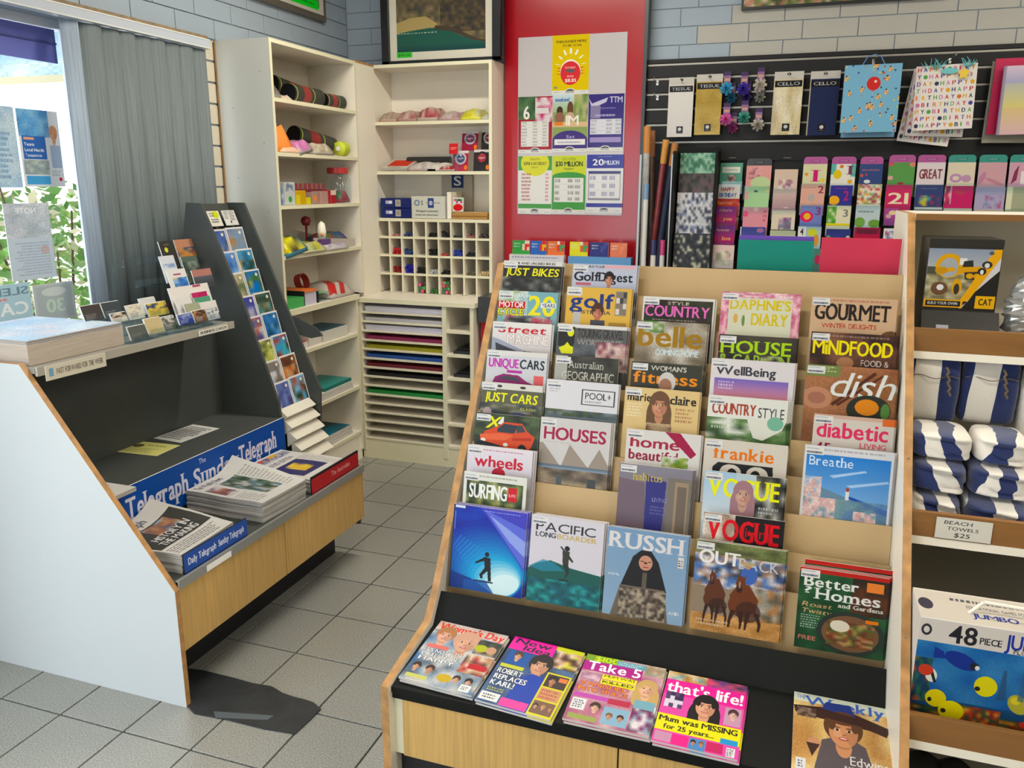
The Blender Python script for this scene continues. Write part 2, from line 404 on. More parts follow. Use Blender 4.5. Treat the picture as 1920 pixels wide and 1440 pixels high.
for r in range(8):
    z = z0+r*BH; x = XL+(-.09 if r % 2 else 0)
    while x < 1.75:
        a = max(x, XL+.006); b = min(x+BL, 1.9)
        cx = (a+b)/2
        if b-a > .04 and not (z < 2.1): brick(wall_back, pr_, a, b, z, YB, PWH if (cx > -.5 and r < 4) or (cx > 1.2) else PB, 'y')
        x += BL
wl = MB()   # left wall: window opening Y 1.2..3.335, z 1.0..2.2
WY0, WY1, WZ0, WZ1 = 1.42, 3.335, .95, 2.205
for (a, b, c, d) in ((YF, -.8, 0, CEIL), (-.8, 1.3, WZ1, CEIL), (1.3, WY0, 0, CEIL), (WY1, YB, 0, CEIL), (WY0, WY1, 0, WZ0), (WY0, WY1, WZ1, CEIL)): wl.box(XL-.2, a, c, XL, b, d)  # side opening near the viewer is added to let daylight onto the floor
wall_left = struct(wl.build('wall_left', [MORT]))
pr2 = {}
for r in range(6):
    z = 2.262+r*BH; y = 1.35+(-.13 if r % 2 else 0)
    while y < YB-.02:
        a, b = max(y, 1.35), min(y+BL, YB-.006)
        if b-a > .04: brick(wall_left, pr2, a, b, z, XL, PB, 'x')
        y += BL
pr3 = {}
for r in range(15):
    z = 2.262-(r+1)*BH*1.06
    if z > .85: brick(wall_left, pr3, WY1+.012, WY1+.016+.105, z, XL, PCR, 'x')
struct(MB().box(XR, YF, 0, XR+.2, YB+.2, CEIL).build('wall_right', PWH))
struct(MB().box(XL-.2, YF-.2, CEIL, XR+.2, YB+.2, CEIL+.15).build('ceiling', mat('ceiling_white', '#dcdcd8', .8)))
wf = MB()   # shopfront wall behind the viewer with a wide glazed opening
for (a, b, c, d) in ((XL-.2, -2.55, 0, CEIL), (-.6, XR, 0, CEIL), (-2.55, -.6, 2.4, CEIL)): wf.box(a, YF-.2, c, b, YF, d)
struct(wf.build('wall_front', PWH))
f = MB()
for x in (-2.55, -1.6, -.65): f.box(x, YF-.12, 0, x+.05, YF-.06, 2.4)
f.box(-2.55, YF-.12, 2.35, -.6, YF-.06, 2.4)
struct(f.build('door_1', ALU))
f = MB()
for y in (-.8, .22, 1.25): f.box(XL-.12, y, 0, XL-.06, y+.05, WZ1)
f.box(XL-.12, -.8, WZ1-.05, XL-.06, 1.3, WZ1); struct(f.build('added_door_frame', ALU))  # frame of the unseen opening added to brighten the floor
# window in the left wall
fr = MB(); BLUEF = mat('window_frame_blue_white', '#c3cbd8', .4)
fr.box(XL-.12, WY0, WZ0, XL-.06, WY1, WZ0+.05); fr.box(XL-.12, WY0, WZ1-.03, XL-.06, WY1, WZ1)
for y in (WY0, 2.66, WY1-.05): fr.box(XL-.12, y, WZ0, XL-.06, y+.05, WZ1)
win = struct(fr.build('window_1', BLUEF))
g = MB().box(XL-.093, WY0, WZ0+.05, XL-.087, WY1, WZ1-.03).build('glass_pane', clear('window_glass', (.97, .98, 1), .04), win)
t = MB().box(XL-.085, WY0, 2.05, XL-.075, 2.6, 2.172).build('transom_panel', mat('violet_transom', '#5a62b0', .5, var=.04), win)
t2 = MB().box(XL-.074, WY0, 2.118, XL-.07, 2.6, 2.124).build('transom_joint', mat('violet_dark', '#41478a', .5), win)
struct(MB().box(XL-.06, WY0, WZ0-.03, XL+.02, WY1, WZ0).build('trim_1', WHITE))
# timber batten over the blind
struct(MB().box(XL+.006, .8, 2.25, XL+.03, 3.36, 2.264).build('trim_2', mat('dusty_timber', '#8d7a5e', .8, var=.3, vscale=30)))
# --- outside
SUNW = mat('sunlit_white_render', '#f4f2ec', .8)
struct(MB().box(-16, -8, -.2, XL-.2, 14, -.06).build('floor_outside', mat('pale_concrete', '#dcd8d0', .85, var=.05)))
struct(MB().box(XL-.2, -12, -.2, 8, YF-.2, -.06).build('floor_footpath', mat('pale_concrete', '#dcd8d0', .85)))
bd = thing('building', 'white rendered building across the street outside the window', 'building', (-12, 5, -.06))
MB().box(-14, -6, -.06, -11.5, 16, 5).build('wall', SUNW, bd)
MB().box(-11.6, -6, 4.9, -11.1, 16, 5.15).build('roof_edge', mat('grey_roof_edge', '#b8bcc0', .6), bd)
# mural panel hanging under the awning outside
mu = img(256, 96, '9fc8dc', [('n', 0, 0, 1, 1, 'a8d4e4 c6e4e0 e6ecd8 8cc4e0 d8ecec', 9, 4), ('n', 0, .4, .6, .8, '78b4dc b8dce4', 5, 2, 1, 3, .6), ('g', 0, .93, 1, 1, 'e8dcb4', 'e8dcb4')])
bz = float(aY(67, 156, 4.2)[2])
aw = thing('awning_sign', 'painted sky mural panel under the awning outside the window', 'sign', (-4.4, 4.2, bz))
sheet_at('mural_board', (-6.2, 4.2, bz), (1, 0, 0), (0, 0, 1), 3.2, .62, .04, mu, parent=aw)
for x in (-6.1, -3.1): MB().cyl((x, 4.27, -.06), (x, 4.27, bz+.6), .03).build('post', ALU, aw)
MB().box(-6.3, 1.9, bz+.62, XL-.21, 6.5, bz+.70).build('added_awning_roof', mat('awning_canvas', '#7a86a8', .8), aw)  # unseen roof slab added to shade the mural panel
# leafy bush outside
rg = random.Random(5); bt = Vector((-4.0, 3.55, 0))
bush = thing('garden_bush', 'sunlit leafy green bush outside beside the window', 'bush', (bt.x, bt.y, -.06))
st = MB()
for k in range(9):
    a = rg.random()*6.28; st.cyl((bt.x, bt.y, -.06), (bt.x+.35*math.cos(a), bt.y+.35*math.sin(a), 1.2+.4*rg.random()), .015, .005, n=6)
st.build('stems', mat('bark', '#6a5238', .8), bush)
lf = MB()
for k in range(2600):
    a, b_, rr = rg.random()*6.283, math.acos(2*rg.random()-1), .35+.65*rg.random()**.5
    c = Vector((bt.x+.62*rr*math.cos(a)*math.sin(b_), bt.y+.62*rr*math.sin(a)*math.sin(b_), .9+.72*rr*math.cos(b_)))
    u = Vector((rg.gauss(0, 1), rg.gauss(0, 1), rg.gauss(0, .6))).normalized(); v = u.orthogonal().normalized(); q = Matrix.Rotation(rg.random()*6.28, 3, u) @ v
    s_ = .028+.03*rg.random(); lf.face([c-u*s_, c+q*s_*.45, c+u*s_, c-q*s_*.45], rg.choice((0, 0, 1, 2)))
o = lf.build('leaves', [mat('leaf_green', '#7fae52', .5), mat('leaf_light', '#b9d27c', .5), mat('leaf_yellow', '#dcd0a0', .5)], bush); o['kind'] = 'stuff'
# posters stuck on the window glass
gx = XL-.084
m1 = img(150, 200, 'b4d0e8', [('n', 0, 0, 1, 1, 'bcd8ec a8c8e4 c8dcea', 6, 8), ('r', 0, .05, .6, .16, '4c88cc'), ('l', .05, .3, .9, .9, 9, '6a90b8', .6)])
m2 = img(180, 240, 'dfe6ee', [('n', 0, 0, .75, .35, '6aa8dc 88bce4 5c98d0', 4, 5), ('f', .84, .3, .1, 'd8a080', 'c89878'), ('r', .72, .45, .98, .75, 'a8bcd8'), ('r', .06, .34, .62, .64, '3f6db8'),
    ('r', .1, .36, .35, .39, 'e0a890'), ('t', 'Tennis', .1, .43, .24, .04, 'ffffff'), ('t', 'Local Health', .1, .5, .46, .04, 'ffffff'), ('t', 'Tomorrow', .1, .57, .4, .04, 'ffffff'), ('n', .04, .65, .65, .84, '8aa0ac b8c4c0 98a8a8', 8, 5),
    ('r', .06, .86, .64, .97, '58a8e0'), ('l', .7, .78, .95, .86, 3, '8890a0'), ('e', .9, .9, .04, .025, 'd04050')])
m3 = Cv(160, 240, 'c9d6e4').do([('n', 0, 0, 1, .45, 'c4ccd8 b4c0cc d4dce4', 6, 6), ('t', 'NOTE', .3, .06, .45, .07, 'f4f8ff'), ('l', .1, .5, .9, .95, 12, '8ca0bc', .5), ('e', .2, .62, .1, .06, 'c8a8a0', .6)]); m3.a = m3.a[:, ::-1].copy(); m3 = pm_(m3)
m4b = Cv(200, 200, 'b8d8e8').do([('t', 'SLEEP', .04, .1, .9, .2, '7898a8'), ('t', 'IN A', .5, .36, .3, .07, 'e88080'), ('t', 'CAR', .08, .5, .84, .32, 'f4fbff')])
m4b.a = m4b.a[:, ::-1].copy(); m4 = pm_(m4b)
m5 = Cv(160, 160, 'c4ccd0').do([('r', .06, .06, .94, .94, 'b4c0c4'), ('e', .5, .22, .3, .12, 'd4dcdc'), ('t', '30', .28, .42, .44, .34, 'c8e0d0')]); m5.a = m5.a[:, ::-1].copy(); m5 = pm_(m5)
for nm, lab, TL, TR, BL_, mt in (
    ('window_poster', 'pale blue notice taped on the window, cut off by the left edge', (-60, 192), (24, 203), (-60, 352), m1),
    ('window_poster', 'blue health poster with a portrait taped on the window', (28, 202), (106, 209), (32, 350), m2),
    ('window_poster', 'faded grey event poster taped low on the window', (4, 382), (90, 383), (12, 530), m3),
    ('window_poster', 'pale blue poster reading SLEEP and CAR backwards on the window', (-40, 540), (55, 536), (-38, 614), m4),
    ('window_poster', 'square grey sign with 30 backwards on the window beside the bush', (60, 536), (137, 530), (66, 608), m5)):
    o, w, h = sheet(nm, TL, TR, BL_, PX(gx), .002, mt, level=True); tag(o, lab, 'poster', 'posters on the window')
# ceiling fixtures
for i, (x, y) in enumerate(LAMPS):
    L = thing('ceiling_light', 'long fluorescent batten on the ceiling', 'light', (x, y, 3.1), group='fluorescent battens on the ceiling')
    MB().box(x-.64, y-.05, 3.055, x+.64, y+.05, 3.1).build('housing', WHITE, L)
    MB().cyl((x-.6, y, 3.04), (x+.6, y, 3.04), .014).build('tube', mat('tube_glow', '#fff4e0', .5, emit=6), L)
# vertical blind
vb = thing('vertical_blind', 'grey fabric vertical blind drawn to the right of the window', 'blind', (XL+.05, 3, 0))
MB().box(XL+.012, .85, 2.203, XL+.052, 3.345, 2.247).build('head_rail', mat('pale_blue_rail', '#b9c1cc', .3), vb, bevel=.002)
for z_ in (2.207, 2.243): MB().box(XL+.052, .85, z_-.002, XL+.0535, 3.345, z_+.002).build('rail_edge', mat('rail_bright', '#e0e0d8', .3), vb)
def fabric(name, col):
    m = mat(name, col, .75); nt = m.node_tree; b = nt.nodes['Principled BSDF']; tc = node(nt, 'ShaderNodeTexCoord'); mp = node(nt, 'ShaderNodeMapping')
    mp.inputs['Scale'].default_value = (160, 160, 4); n1 = node(nt, 'ShaderNodeTexNoise'); n1.inputs['Scale'].default_value = 1; nt.links.new(tc.outputs['Object'], mp.inputs[0]); nt.links.new(mp.outputs[0], n1.inputs['Vector'])
    r = node(nt, 'ShaderNodeValToRGB'); c = srgb(col); r.color_ramp.elements[0].color = (*[q*.86 for q in c], 1); r.color_ramp.elements[1].color = (*[q*1.12 for q in c], 1)
    r.color_ramp.elements[0].position = .35; r.color_ramp.elements[1].position = .65; nt.links.new(n1.outputs[0], r.inputs[0]); nt.links.new(r.outputs[0], b.inputs['Base Color']); return m
FA, FB = fabric('blind_grey', '#6c7678'), fabric('blind_pale', '#93a2b2')
rg = random.Random(2); y = 2.545
for k in range(9):
    w = .118; ang = [.15, .9, .55, .5, .42, .4, .46, .3, .38, .42, .33, .4, .36, .3][k]; st_ = .086 if k else .075
    b = MB(); n = 8; pts = []
    for i in range(n+1):
        s_ = i/n; pts.append((XL+.012+.024*s_+.010*math.sin(math.pi*s_)*(1.3 if k % 2 else .5), y+(w if k else .07)*s_*(.95-.1*ang)))
    for (xa, ya), (xb, yb) in zip(pts, pts[1:]):
        b.face([(xa, ya, .88), (xb, yb, .88), (xb, yb, 2.2), (xa, ya, 2.2)]); 
    o = b.build('vane', FB if k == 0 else FA, vb, smooth=True); sm = o.modifiers.new('s', 'SOLIDIFY'); sm.thickness = .001
    y += st_
# floor mat
pts = [(25, 975), (100, 985), (160, 1000), (250, 1022), (330, 1045), (420, 1060), (470, 1090), (520, 1108), (570, 1120), (615, 1135), (650, 1165), (600, 1215), (530, 1280), (380, 1255), (220, 1215), (60, 1185), (28, 1150)]
P = [aZ(340+a/2.4827, 860+b/2.4827, .004) for a, b in pts]
b = MB().prism([(p[0], p[1]) for p in P], .0005, .005, 'z'); o = b.build('floor_mat', mat('black_rubber', '#2b2e30', .45, var=.25, vscale=14, bump=.4, bscale=30)); tag(o, 'torn black rubber mat flat on the floor tiles', 'mat')
b = MB(); tp = [(150, 1175), (430, 1195), (400, 1215), (160, 1205)]
P = [aZ(340+a/2.4827, 860+q/2.4827, .006) for a, q in tp]; b.prism([(p[0], p[1]) for p in P], .005, .0056, 'z').build('worn_strip', mat('worn_rubber', '#545c60', .3), o)
# ================================================================ NEWSPAPER STAND (left)
ns = thing('newspaper_stand', 'stepped black newspaper stand with white end panel and wood-grain front under the window', 'display stand', (-2.2, 2.37, 0))
Y0, Y1 = 1.795, 2.955
prof = [(-1.700, 0), (-1.700, .398), (-2.205, 1.066), (-2.625, 1.066), (-2.625, 0)]
MB().prism(prof, Y0, Y0+.02, 'y', 0, 1).build('side_panel', [EDGE, COOLW], ns, bevel=.0008)
prof2 = [(-1.725, .15), (-1.725, .42), (-2.09, .44), (-2.105, .665), (-2.26, 1.118), (-2.434, 1.52), (-2.508, 1.522), (-2.62, 1.0), (-2.62, .15)]
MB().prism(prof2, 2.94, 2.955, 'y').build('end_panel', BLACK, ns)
MB().box(-2.625, Y0+.02, 1.035, -2.165, 2.75, 1.052).build('top_shelf', mat('grey_shelf_top', '#8f8d85', .5), ns)
sedge = MB().box(-2.167, Y0+.02, 1.028, -2.157, 2.75, 1.056).build('shelf_edge', mat('dull_shelf_edge', '#a39e90', .4), ns)
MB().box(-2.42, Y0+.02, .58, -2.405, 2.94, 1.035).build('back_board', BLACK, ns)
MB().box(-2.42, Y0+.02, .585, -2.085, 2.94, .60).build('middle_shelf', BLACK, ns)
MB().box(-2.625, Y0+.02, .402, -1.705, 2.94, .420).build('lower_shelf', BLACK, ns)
trim_ = MB().box(-1.712, Y0+.02, .395, -1.700, 2.955, .425).build('trim_strip', ALU, ns, bevel=.001)
MB().box(-1.725, Y0+.022, .182, -1.708, 2.37, .395).build('front_panel', WOOD, ns, bevel=.001)
MB().box(-1.725, 2.374, .182, -1.708, 2.955, .395).build('front_panel', WOOD, ns, bevel=.001)
MB().box(-2.60, Y0+.02, 0, -1.85, 2.93, .18).build('kickboard', KICK, ns)
bl = img(1118, 165, '1f52a8', [('t', 'Telegraph', .178, .26, .268, .46, 'e4e2f4', 3), ('t', 'The', .505, .1, .035, .12, 'e4e2f4', 0), ('t', 'Sunday', .475, .3, .235, .42, 'e4e2f4', 3), ('t', 'Telegraph', .715, .24, .225, .46, 'e4e2f4', 3), ('t', 'Daily', .02, .26, .13, .46, 'e4e2f4')])
sheet_at('sign_strip', (-2.078, Y0+.022, .44), (0, 1, 0), (0, 0, 1), 1.118, .165, .005, bl, parent=ns)
lb = img(360, 60, 'd9d2be', [('r', .05, .2, .12, .75, '7ea6c4'), ('t', 'FAST FORWARD FOR THE WEEK', .17, .3, .78, .38, '6e665c')])
sheet_at('shelf_label', (-2.153, 1.84, 1.008), (0, 1, 0), (0, 0, 1), .235, .046, .003, lb, parent=sedge)
lb = img(240, 40, 'e6e2d6', [('t', 'BUSINESS CARDS', .05, .25, .9, .45, '333333')])
sheet_at('shelf_label', (-2.150, 2.53, 1.03), (0, 1, 0), (0, 0, 1), .17, .022, .003, lb, parent=sedge)
sheet_at('shelf_label', (-1.6985, 1.94, .398), (0, 1, 0), (0, 0, 1), .12, .02, .001, PAPERW, parent=trim_)
# front labels that hold the papers
b1 = img(360, 64, '3a5cae', [('t', 'Daily Telegraph', .06, .3, .42, .36, 'e8ecfa'), ('t', 'Sunday Telegraph', .52, .3, .42, .36, 'e8ecfa')])
h1 = thing('label_holder', 'blue lettered label holder standing in front of the nearest newspaper pile', 'label holder', (-1.72, 2, .42))
sheet_at('face', (-1.716, 1.862, .425), (0, 1, 0), (0, 0, 1), .31, .062, .006, b1, edge=KICK, parent=h1)
MB().box(-1.7215, 1.862, .4205, -1.716, 2.172, .4235).build('foot', KICK, h1)
b2 = img(300, 64, 'b8363a', [('t', 'The Australian', .4, .34, .4, .3, 'e8a0a0'), ('r', 0, 0, 1, .12, '201c20')])
h2 = thing('label_holder', 'red label holder standing in front of the farthest newspaper pile', 'label holder', (-1.72, 2.8, .42))
sheet_at('face', (-1.716, 2.575, .425), (0, 1, 0), (0, 0, 1), .36, .068, .006, b2, edge=KICK, parent=h2)
MB().box(-1.7215, 2.575, .4205, -1.716, 2.935, .4235).build('foot', KICK, h2)
# newspapers: folded copies in piles
N1 = img(420, 300, 'd2cfca', [('r', .03, .06, .2, .94, 'd8d5d0'), ('t', 'Telegraph', .05, .1, .5, .1, '555560'), ('r', .02, .02, .98, .22, 'd0cdc8'), ('t', 'Telegraph', .06, .07, .6, .11, '4a4a58'), ('r', .03, .25, .97, .76, '444340'), ('n', .4, .27, .8, .5, '9a6a50 8ab0cc 70606a b88868', 6, 4),
    ('t', 'HISTORY IN', .22, .5, .6, .1, 'dcdcdc', 1, .2), ('t', 'THE MAKING', .16, .63, .62, .1, 'dcdcdc', 1, .2), ('l', .04, .8, .96, .96, 5, '66625e', .7)])
N2 = img(420, 300, 'd6d4cf', [('t', 'The Weekly News', .06, .05, .5, .09, '4a4a58', 3), ('l', .05, .2, .3, .55, 8, '777370', .7), ('n', .06, .22, .28, .5, '5a4a68 a06858 c8c0c0', 4, 4), ('n', .34, .2, .72, .85, '5a7060 4a5a48 9aa8b8 384838 c0b8b0 6888a0', 9, 9), ('l', .75, .2, .96, .9, 14, '88847f', .7), ('l', .05, .6, .3, .92, 7, '88847f', .7)])
N3 = img(420, 300, 'dad7d2', [('r', .02, .03, .98, .2, 'c8ccd8'), ('t', 'AUSTRALIAN', .25, .05, .7, .12, '4c4640', 3), ('n', .06, .04, .6, .14, '4868a8 c83c48 d8b050 7890c0', 9, 2), ('t', 'WEEKEND EDITION', .08, .24, .7, .08, '666068'), ('r', .1, .38, .72, .84, '3c3868'), ('n', .3, .45, .55, .75, 'e0b840 f0d060 4c4878', 3, 3), ('l', .75, .36, .96, .92, 12, '88847f', .7), ('r', .55, .03, .75, .1, 'd8a840')])
def pile(cx, cy, w, d, n, th, rot, print_, label, under, z0=.421, seed=1, curl=.02, group=None):
    # w along Y, d along X; top copy has a lifted curled corner
    rg = random.Random(seed); z = z0
    def sheetmesh(top):
        b = MB(); N = 8
        def P(u, v, k):
            x, y = -d/2+d*u, -w/2+w*v
            lift = (curl*max(0, (v-.5))**2*4*(1-u)*1.6 if top else 0) + .0015*math.sin(u*9+v*3)
            return (x, y, lift+k)
        for i in range(N):
            for j in range(N):
                q = [(i/N, j/N), ((i+1)/N, j/N), ((i+1)/N, (j+1)/N), (i/N, (j+1)/N)]
                # print reads with its top towards -X, left edge towards -Y
                b.face([P(*s, th) for s in q], 0, [(s[1], 1-s[0]) for s in q]); b.face([P(*s, 0) for s in q[::-1]], 1)
        e = [(i/N, 0) for i in range(N+1)]+[(1, j/N) for j in range(1, N+1)]+[(1-i/N, 1) for i in range(1, N+1)]+[(0, 1-j/N) for j in range(1, N+1)]
        for s, t in zip(e, e[1:]): b.face([P(*s, 0), P(*t, 0), P(*t, th), P(*s, th)], 1)
        return b
    proto = None
    for k in range(n):
        top = k == n-1
        if top: o = sheetmesh(True).build('newspaper', [print_, GREYP], smooth=False); tag(o, label, 'newspaper', group)
        elif proto is None: proto = o = sheetmesh(False).build('newspaper', [print_, GREYP]); tag(o, under, 'newspaper', group)
        else: o = proto.copy(); COL.objects.link(o)
        o.location = (cx+rg.uniform(-.004, .004), cy+rg.uniform(-.004, .004), z); o.rotation_euler = (0, 0, rot+rg.uniform(-.012, .012)); z += th+.0012
pile(-1.897, 1.99, .27, .33, 8, .0068, R_(3), N1, 'top newspaper of the nearest pile, dark front page with white headline', 'grey folded newspaper under the top copy of the nearest pile', seed=3, curl=.03, group='newspapers in the nearest pile')
pile(-1.897, 2.42, .262, .342, 10, .0066, R_(-2), N2, 'top newspaper of the middle pile, page with a large photo and lifted corner', 'grey folded newspaper under the top copy of the middle pile', seed=7, curl=.035, group='newspapers in the middle pile')
pile(-1.897, 2.735, .28, .342, 7, .0066, R_(-1), N3, 'top newspaper of the farthest pile, coloured masthead and purple picture', 'grey folded newspaper under the top copy of the farthest pile', seed=9, curl=.0, group='newspapers in the farthest pile')
# loose sheets on the middle shelf
c_ = lambda x, y: (120+x/3.31, 720+y/3.31)
for nm, lab, q, mt in (
    ('flyer', 'yellow flyer lying on the middle shelf', [(430, 350), (720, 380), (285, 415)], img(200, 150, 'e2df8a', [('e', .3, .35, .1, .14, '5a5630'), ('l', .45, .18, .85, .32, 1, '6a6630', .8), ('l', .15, .5, .85, .9, 5, '8a8650', .7)])),
    ('flyer', 'white printed page lying on the middle shelf', [(800, 250), (965, 275), (580, 340)], img(200, 150, 'e4e4e0', [('l', .06, .1, .94, .9, 9, '2c2c2c', .85)])),
    ('flyer', 'dark blue leaflet on the middle shelf beside the yellow flyer', [(240, 330), (400, 350), (120, 385)], img(160, 120, '2c3c86', [('e', .3, .3, .2, .14, 'c8ccd8'), ('l', .3, .55, .9, .9, 4, '6878b8', .7)])),
    ('flyer', 'thin gold leaflet at the back of the middle shelf', [(480, 225), (510, 232), (265, 305)], img(100, 60, 'b8a468', [('l', .1, .2, .9, .9, 3, '8a7a44', .7)])),
    ('flyer', 'pale blue slip on the middle shelf behind the small newspaper', [(235, 410), (255, 414), (150, 440)], img(60, 60, 'a8c8d4', []))):
    o, w, h = sheet(nm, *[c_(*p) for p in q], PZ(.602), .0012, mt, level=True); tag(o, lab, 'flyer', 'loose papers on the middle shelf')
o = MB().box(-2.19, 1.84, .601, -2.03, 2.02, .615, mats=[1, 1, 1, 1, 1, 0]).build('newspaper', [img(160, 160, 'd8d6d2', [('r', .1, .1, .4, .3, 'c04858'), ('l', .1, .4, .9, .9, 7, '807c78', .7)]), GREYP]); tag(o, 'small folded newspaper at the near end of the middle shelf', 'newspaper')
# ---- flyer stack and card holders on the top shelf
FS = img(300, 200, 'cfe2f2', [('n', 0, 0, 1, 1, 'c4dcf0 d8e8f4 b8d4ec dcdce8', 8, 5), ('l', .1, .6, .6, .85, 4, 'a8b8cc', .6)])
TANP = mat('tan_page_edges', '#b3a698', .8, var=.12, vscale=9, stretch=(1, 1, 18))
fs = thing('catalogue_stack', 'deep stack of pale blue glossy catalogues on the stand top', 'catalogues', (-2.42, 2.02, 1.053))
MB().box(-2.61, 1.832, 1.053, -2.206, 2.215, 1.118, mats=[1]*5+[0]).build('catalogues', [FS, TANP], fs, bevel=.0008)
rg = random.Random(4)
for k in range(6):
    z = 1.118+k*.0021; MB().box(-2.61+rg.uniform(0, .006), 1.832+rg.uniform(0, .006), z, -2.206+rg.uniform(-.006, 0), 2.215+rg.uniform(-.006, 0), z+.0018, mats=[1]*5+[0]).build('catalogue', [FS, TANP], fs)
def crd(bg, a=None, b=None, seed=1):
    ops = [('l', .1, .55, .7, .9, 3, a or '888888', .8)]
    if b: ops = [('n', 0, 0, 1, .5, b, 6, 4, 1, seed)]+ops
    return img(96, 60, bg, ops)
def holder(nm, lab, x, y, w, cards, z=1.054, tiers=1, group=None):
    # clear angled card holder: base, back, lip; cards are things of their own
    t = thing(nm, lab, 'card holder', (x, y, z), group=group)
    b = MB().box(x-.045, y-w/2, z, x+.045, y+w/2, z+.002); b.box(x+.043, y-w/2, z, x+.045, y+w/2, z+.022)
    b.face([(x-.01, y-w/2, z), (x-.01, y+w/2, z), (x-.045, y+w/2, z+.06), (x-.045, y-w/2, z+.06)]); b.build('holder', CLEAR, t)
    for k in range(2): MB().box(x-.03, y-w/2+(w-.002)*k, z, x+.04, y-w/2+.002+(w-.002)*k, z+.03).build('side_wall', CLEAR, t)
def cardstack(x, y, w, h, m, lab, z=1.058, n=5, lean=28, yaw=0):
    t = thing('card_stack', lab, 'cards', (x, y, z)); a = R_(lean); ux = Vector((math.sin(yaw), math.cos(yaw), 0)); uy = Vector((-math.sin(a)*math.cos(yaw), math.sin(a)*math.sin(yaw), math.cos(a))); nn = ux.cross(uy)
    for k in range(n):
        sheet_at('card', Vector((x, y-w/2, z))-nn*(.0016*k)+uy*(.0005*k), ux, uy, w, h, .0013, m if k == 0 else PAPERW, parent=t)
def xplace(TL, TR, BL_, X):
    # a card facing the aisle, measured on the plane x = X
    a, b, c = [Vector(aX(*q, X)) for q in (TL, TR, BL_)]
    return a, abs(b.y-a.y), max(.03, a.z-c.z)
def fan(TL, TR, BL_, X, m, lab, n=5, tilt=.35):
    a, w, h = xplace(TL, TR, BL_, X); uy = Vector((-tilt, 0, 1)).normalized(); ux = Vector((0, 1, 0)); hh = h/uy.z
    t = thing('card_stack', lab, 'cards', (X, a.y, a.z-h)); nn = ux.cross(uy)
    for k in range(n): sheet_at('card', a-uy*hh-nn*(.0018*k)+uy*(.0007*k)+ux*(.0004*k), ux, uy, w, hh, .0014, m if k == 0 else PAPERW, parent=t)
    z0 = a.z-h; hd = thing('card_holder', 'clear card holder with '+lab[:lab.find('cards')]+'cards', 'card holder', (X, a.y, 1.053), group='clear business card holders')
    b = MB().box(X-.02, a.y-.003, 1.0525, X+.03, a.y+w+.003, max(z0-.001, 1.0545)); b.box(X+.028, a.y-.003, z0-.001, X+.03, a.y+w+.003, z0+h*.35); b.build('holder', CLEAR, hd)
specs = [((149.5, 575), (186, 571), (153, 604), -2.36, '4a4440', 'a09890', None, 'dark brown business cards at the left of the card row'),
 ((188, 569), (222, 564), (189, 597), -2.36, '454c50', '90a0a0', None, 'charcoal business cards beside the dark brown ones'),
 ((206.5, 589), (235, 587), (211, 605), -2.29, 'd8d4c8', '908880', 'd8d0c0 3a3028 c8b8a0', 'cream business cards with a dark oval photo'),
 ((235, 574), (263, 569), (238, 600), -2.32, 'dcd8c4', '707080', 'e0dcc8 b8b0a8 dcd4c0', 'off-white business cards with a grey emblem'),
 ((260, 561), (289, 556.5), (262, 590), -2.38, 'd8d8d4', '909090', None, 'white business cards standing behind the yellow cards'),
 ((272, 570.6), (310, 568), (276, 594), -2.31, 'd4b850', '6a6a58', '30406a e0c860 d8c058', 'yellow and navy business cards'),
 ((238, 614), (271, 609), (233, 640), -2.20, '5c605c', '808884', None, 'slate grey business cards at the front of the shelf'),
 ((269, 599), (299, 595.6), (269, 628), -2.20, 'cbb98e', 'b8a878', None, 'tan business cards at the front of the shelf'),
 ((301, 595.6), (325, 592), (303, 620.6), -2.21, '6a6c64', 'c0c0c0', '504c44 8c8c84 d0d0cc', 'grey patterned business cards at the front of the shelf'),
 ((331.6, 591), (358, 586), (333, 610), -2.19, '3a4a94', 'c0c4d0', '3a4a94 5868a8 9098c0', 'blue business cards in front of the brochure holder'),
 ((359.7, 584), (383, 580), (363, 605), -2.19, '7a5a44', 'c0c4d0', '6a4a38 c09068 3a2c24', 'brown photo business cards in front of the brochure holder'),
 ((386, 580), (406, 577), (388, 600), -2.19, 'b8bcc0', '606468', 'c8ccd0 606468 e0e4e4', 'silver patterned business cards in front of the brochure holder')]
for i, (TL, TR, B_, X, bg, a, b, lab) in enumerate(specs): fan(TL, TR, B_, X, crd(bg, a, b, i), lab)
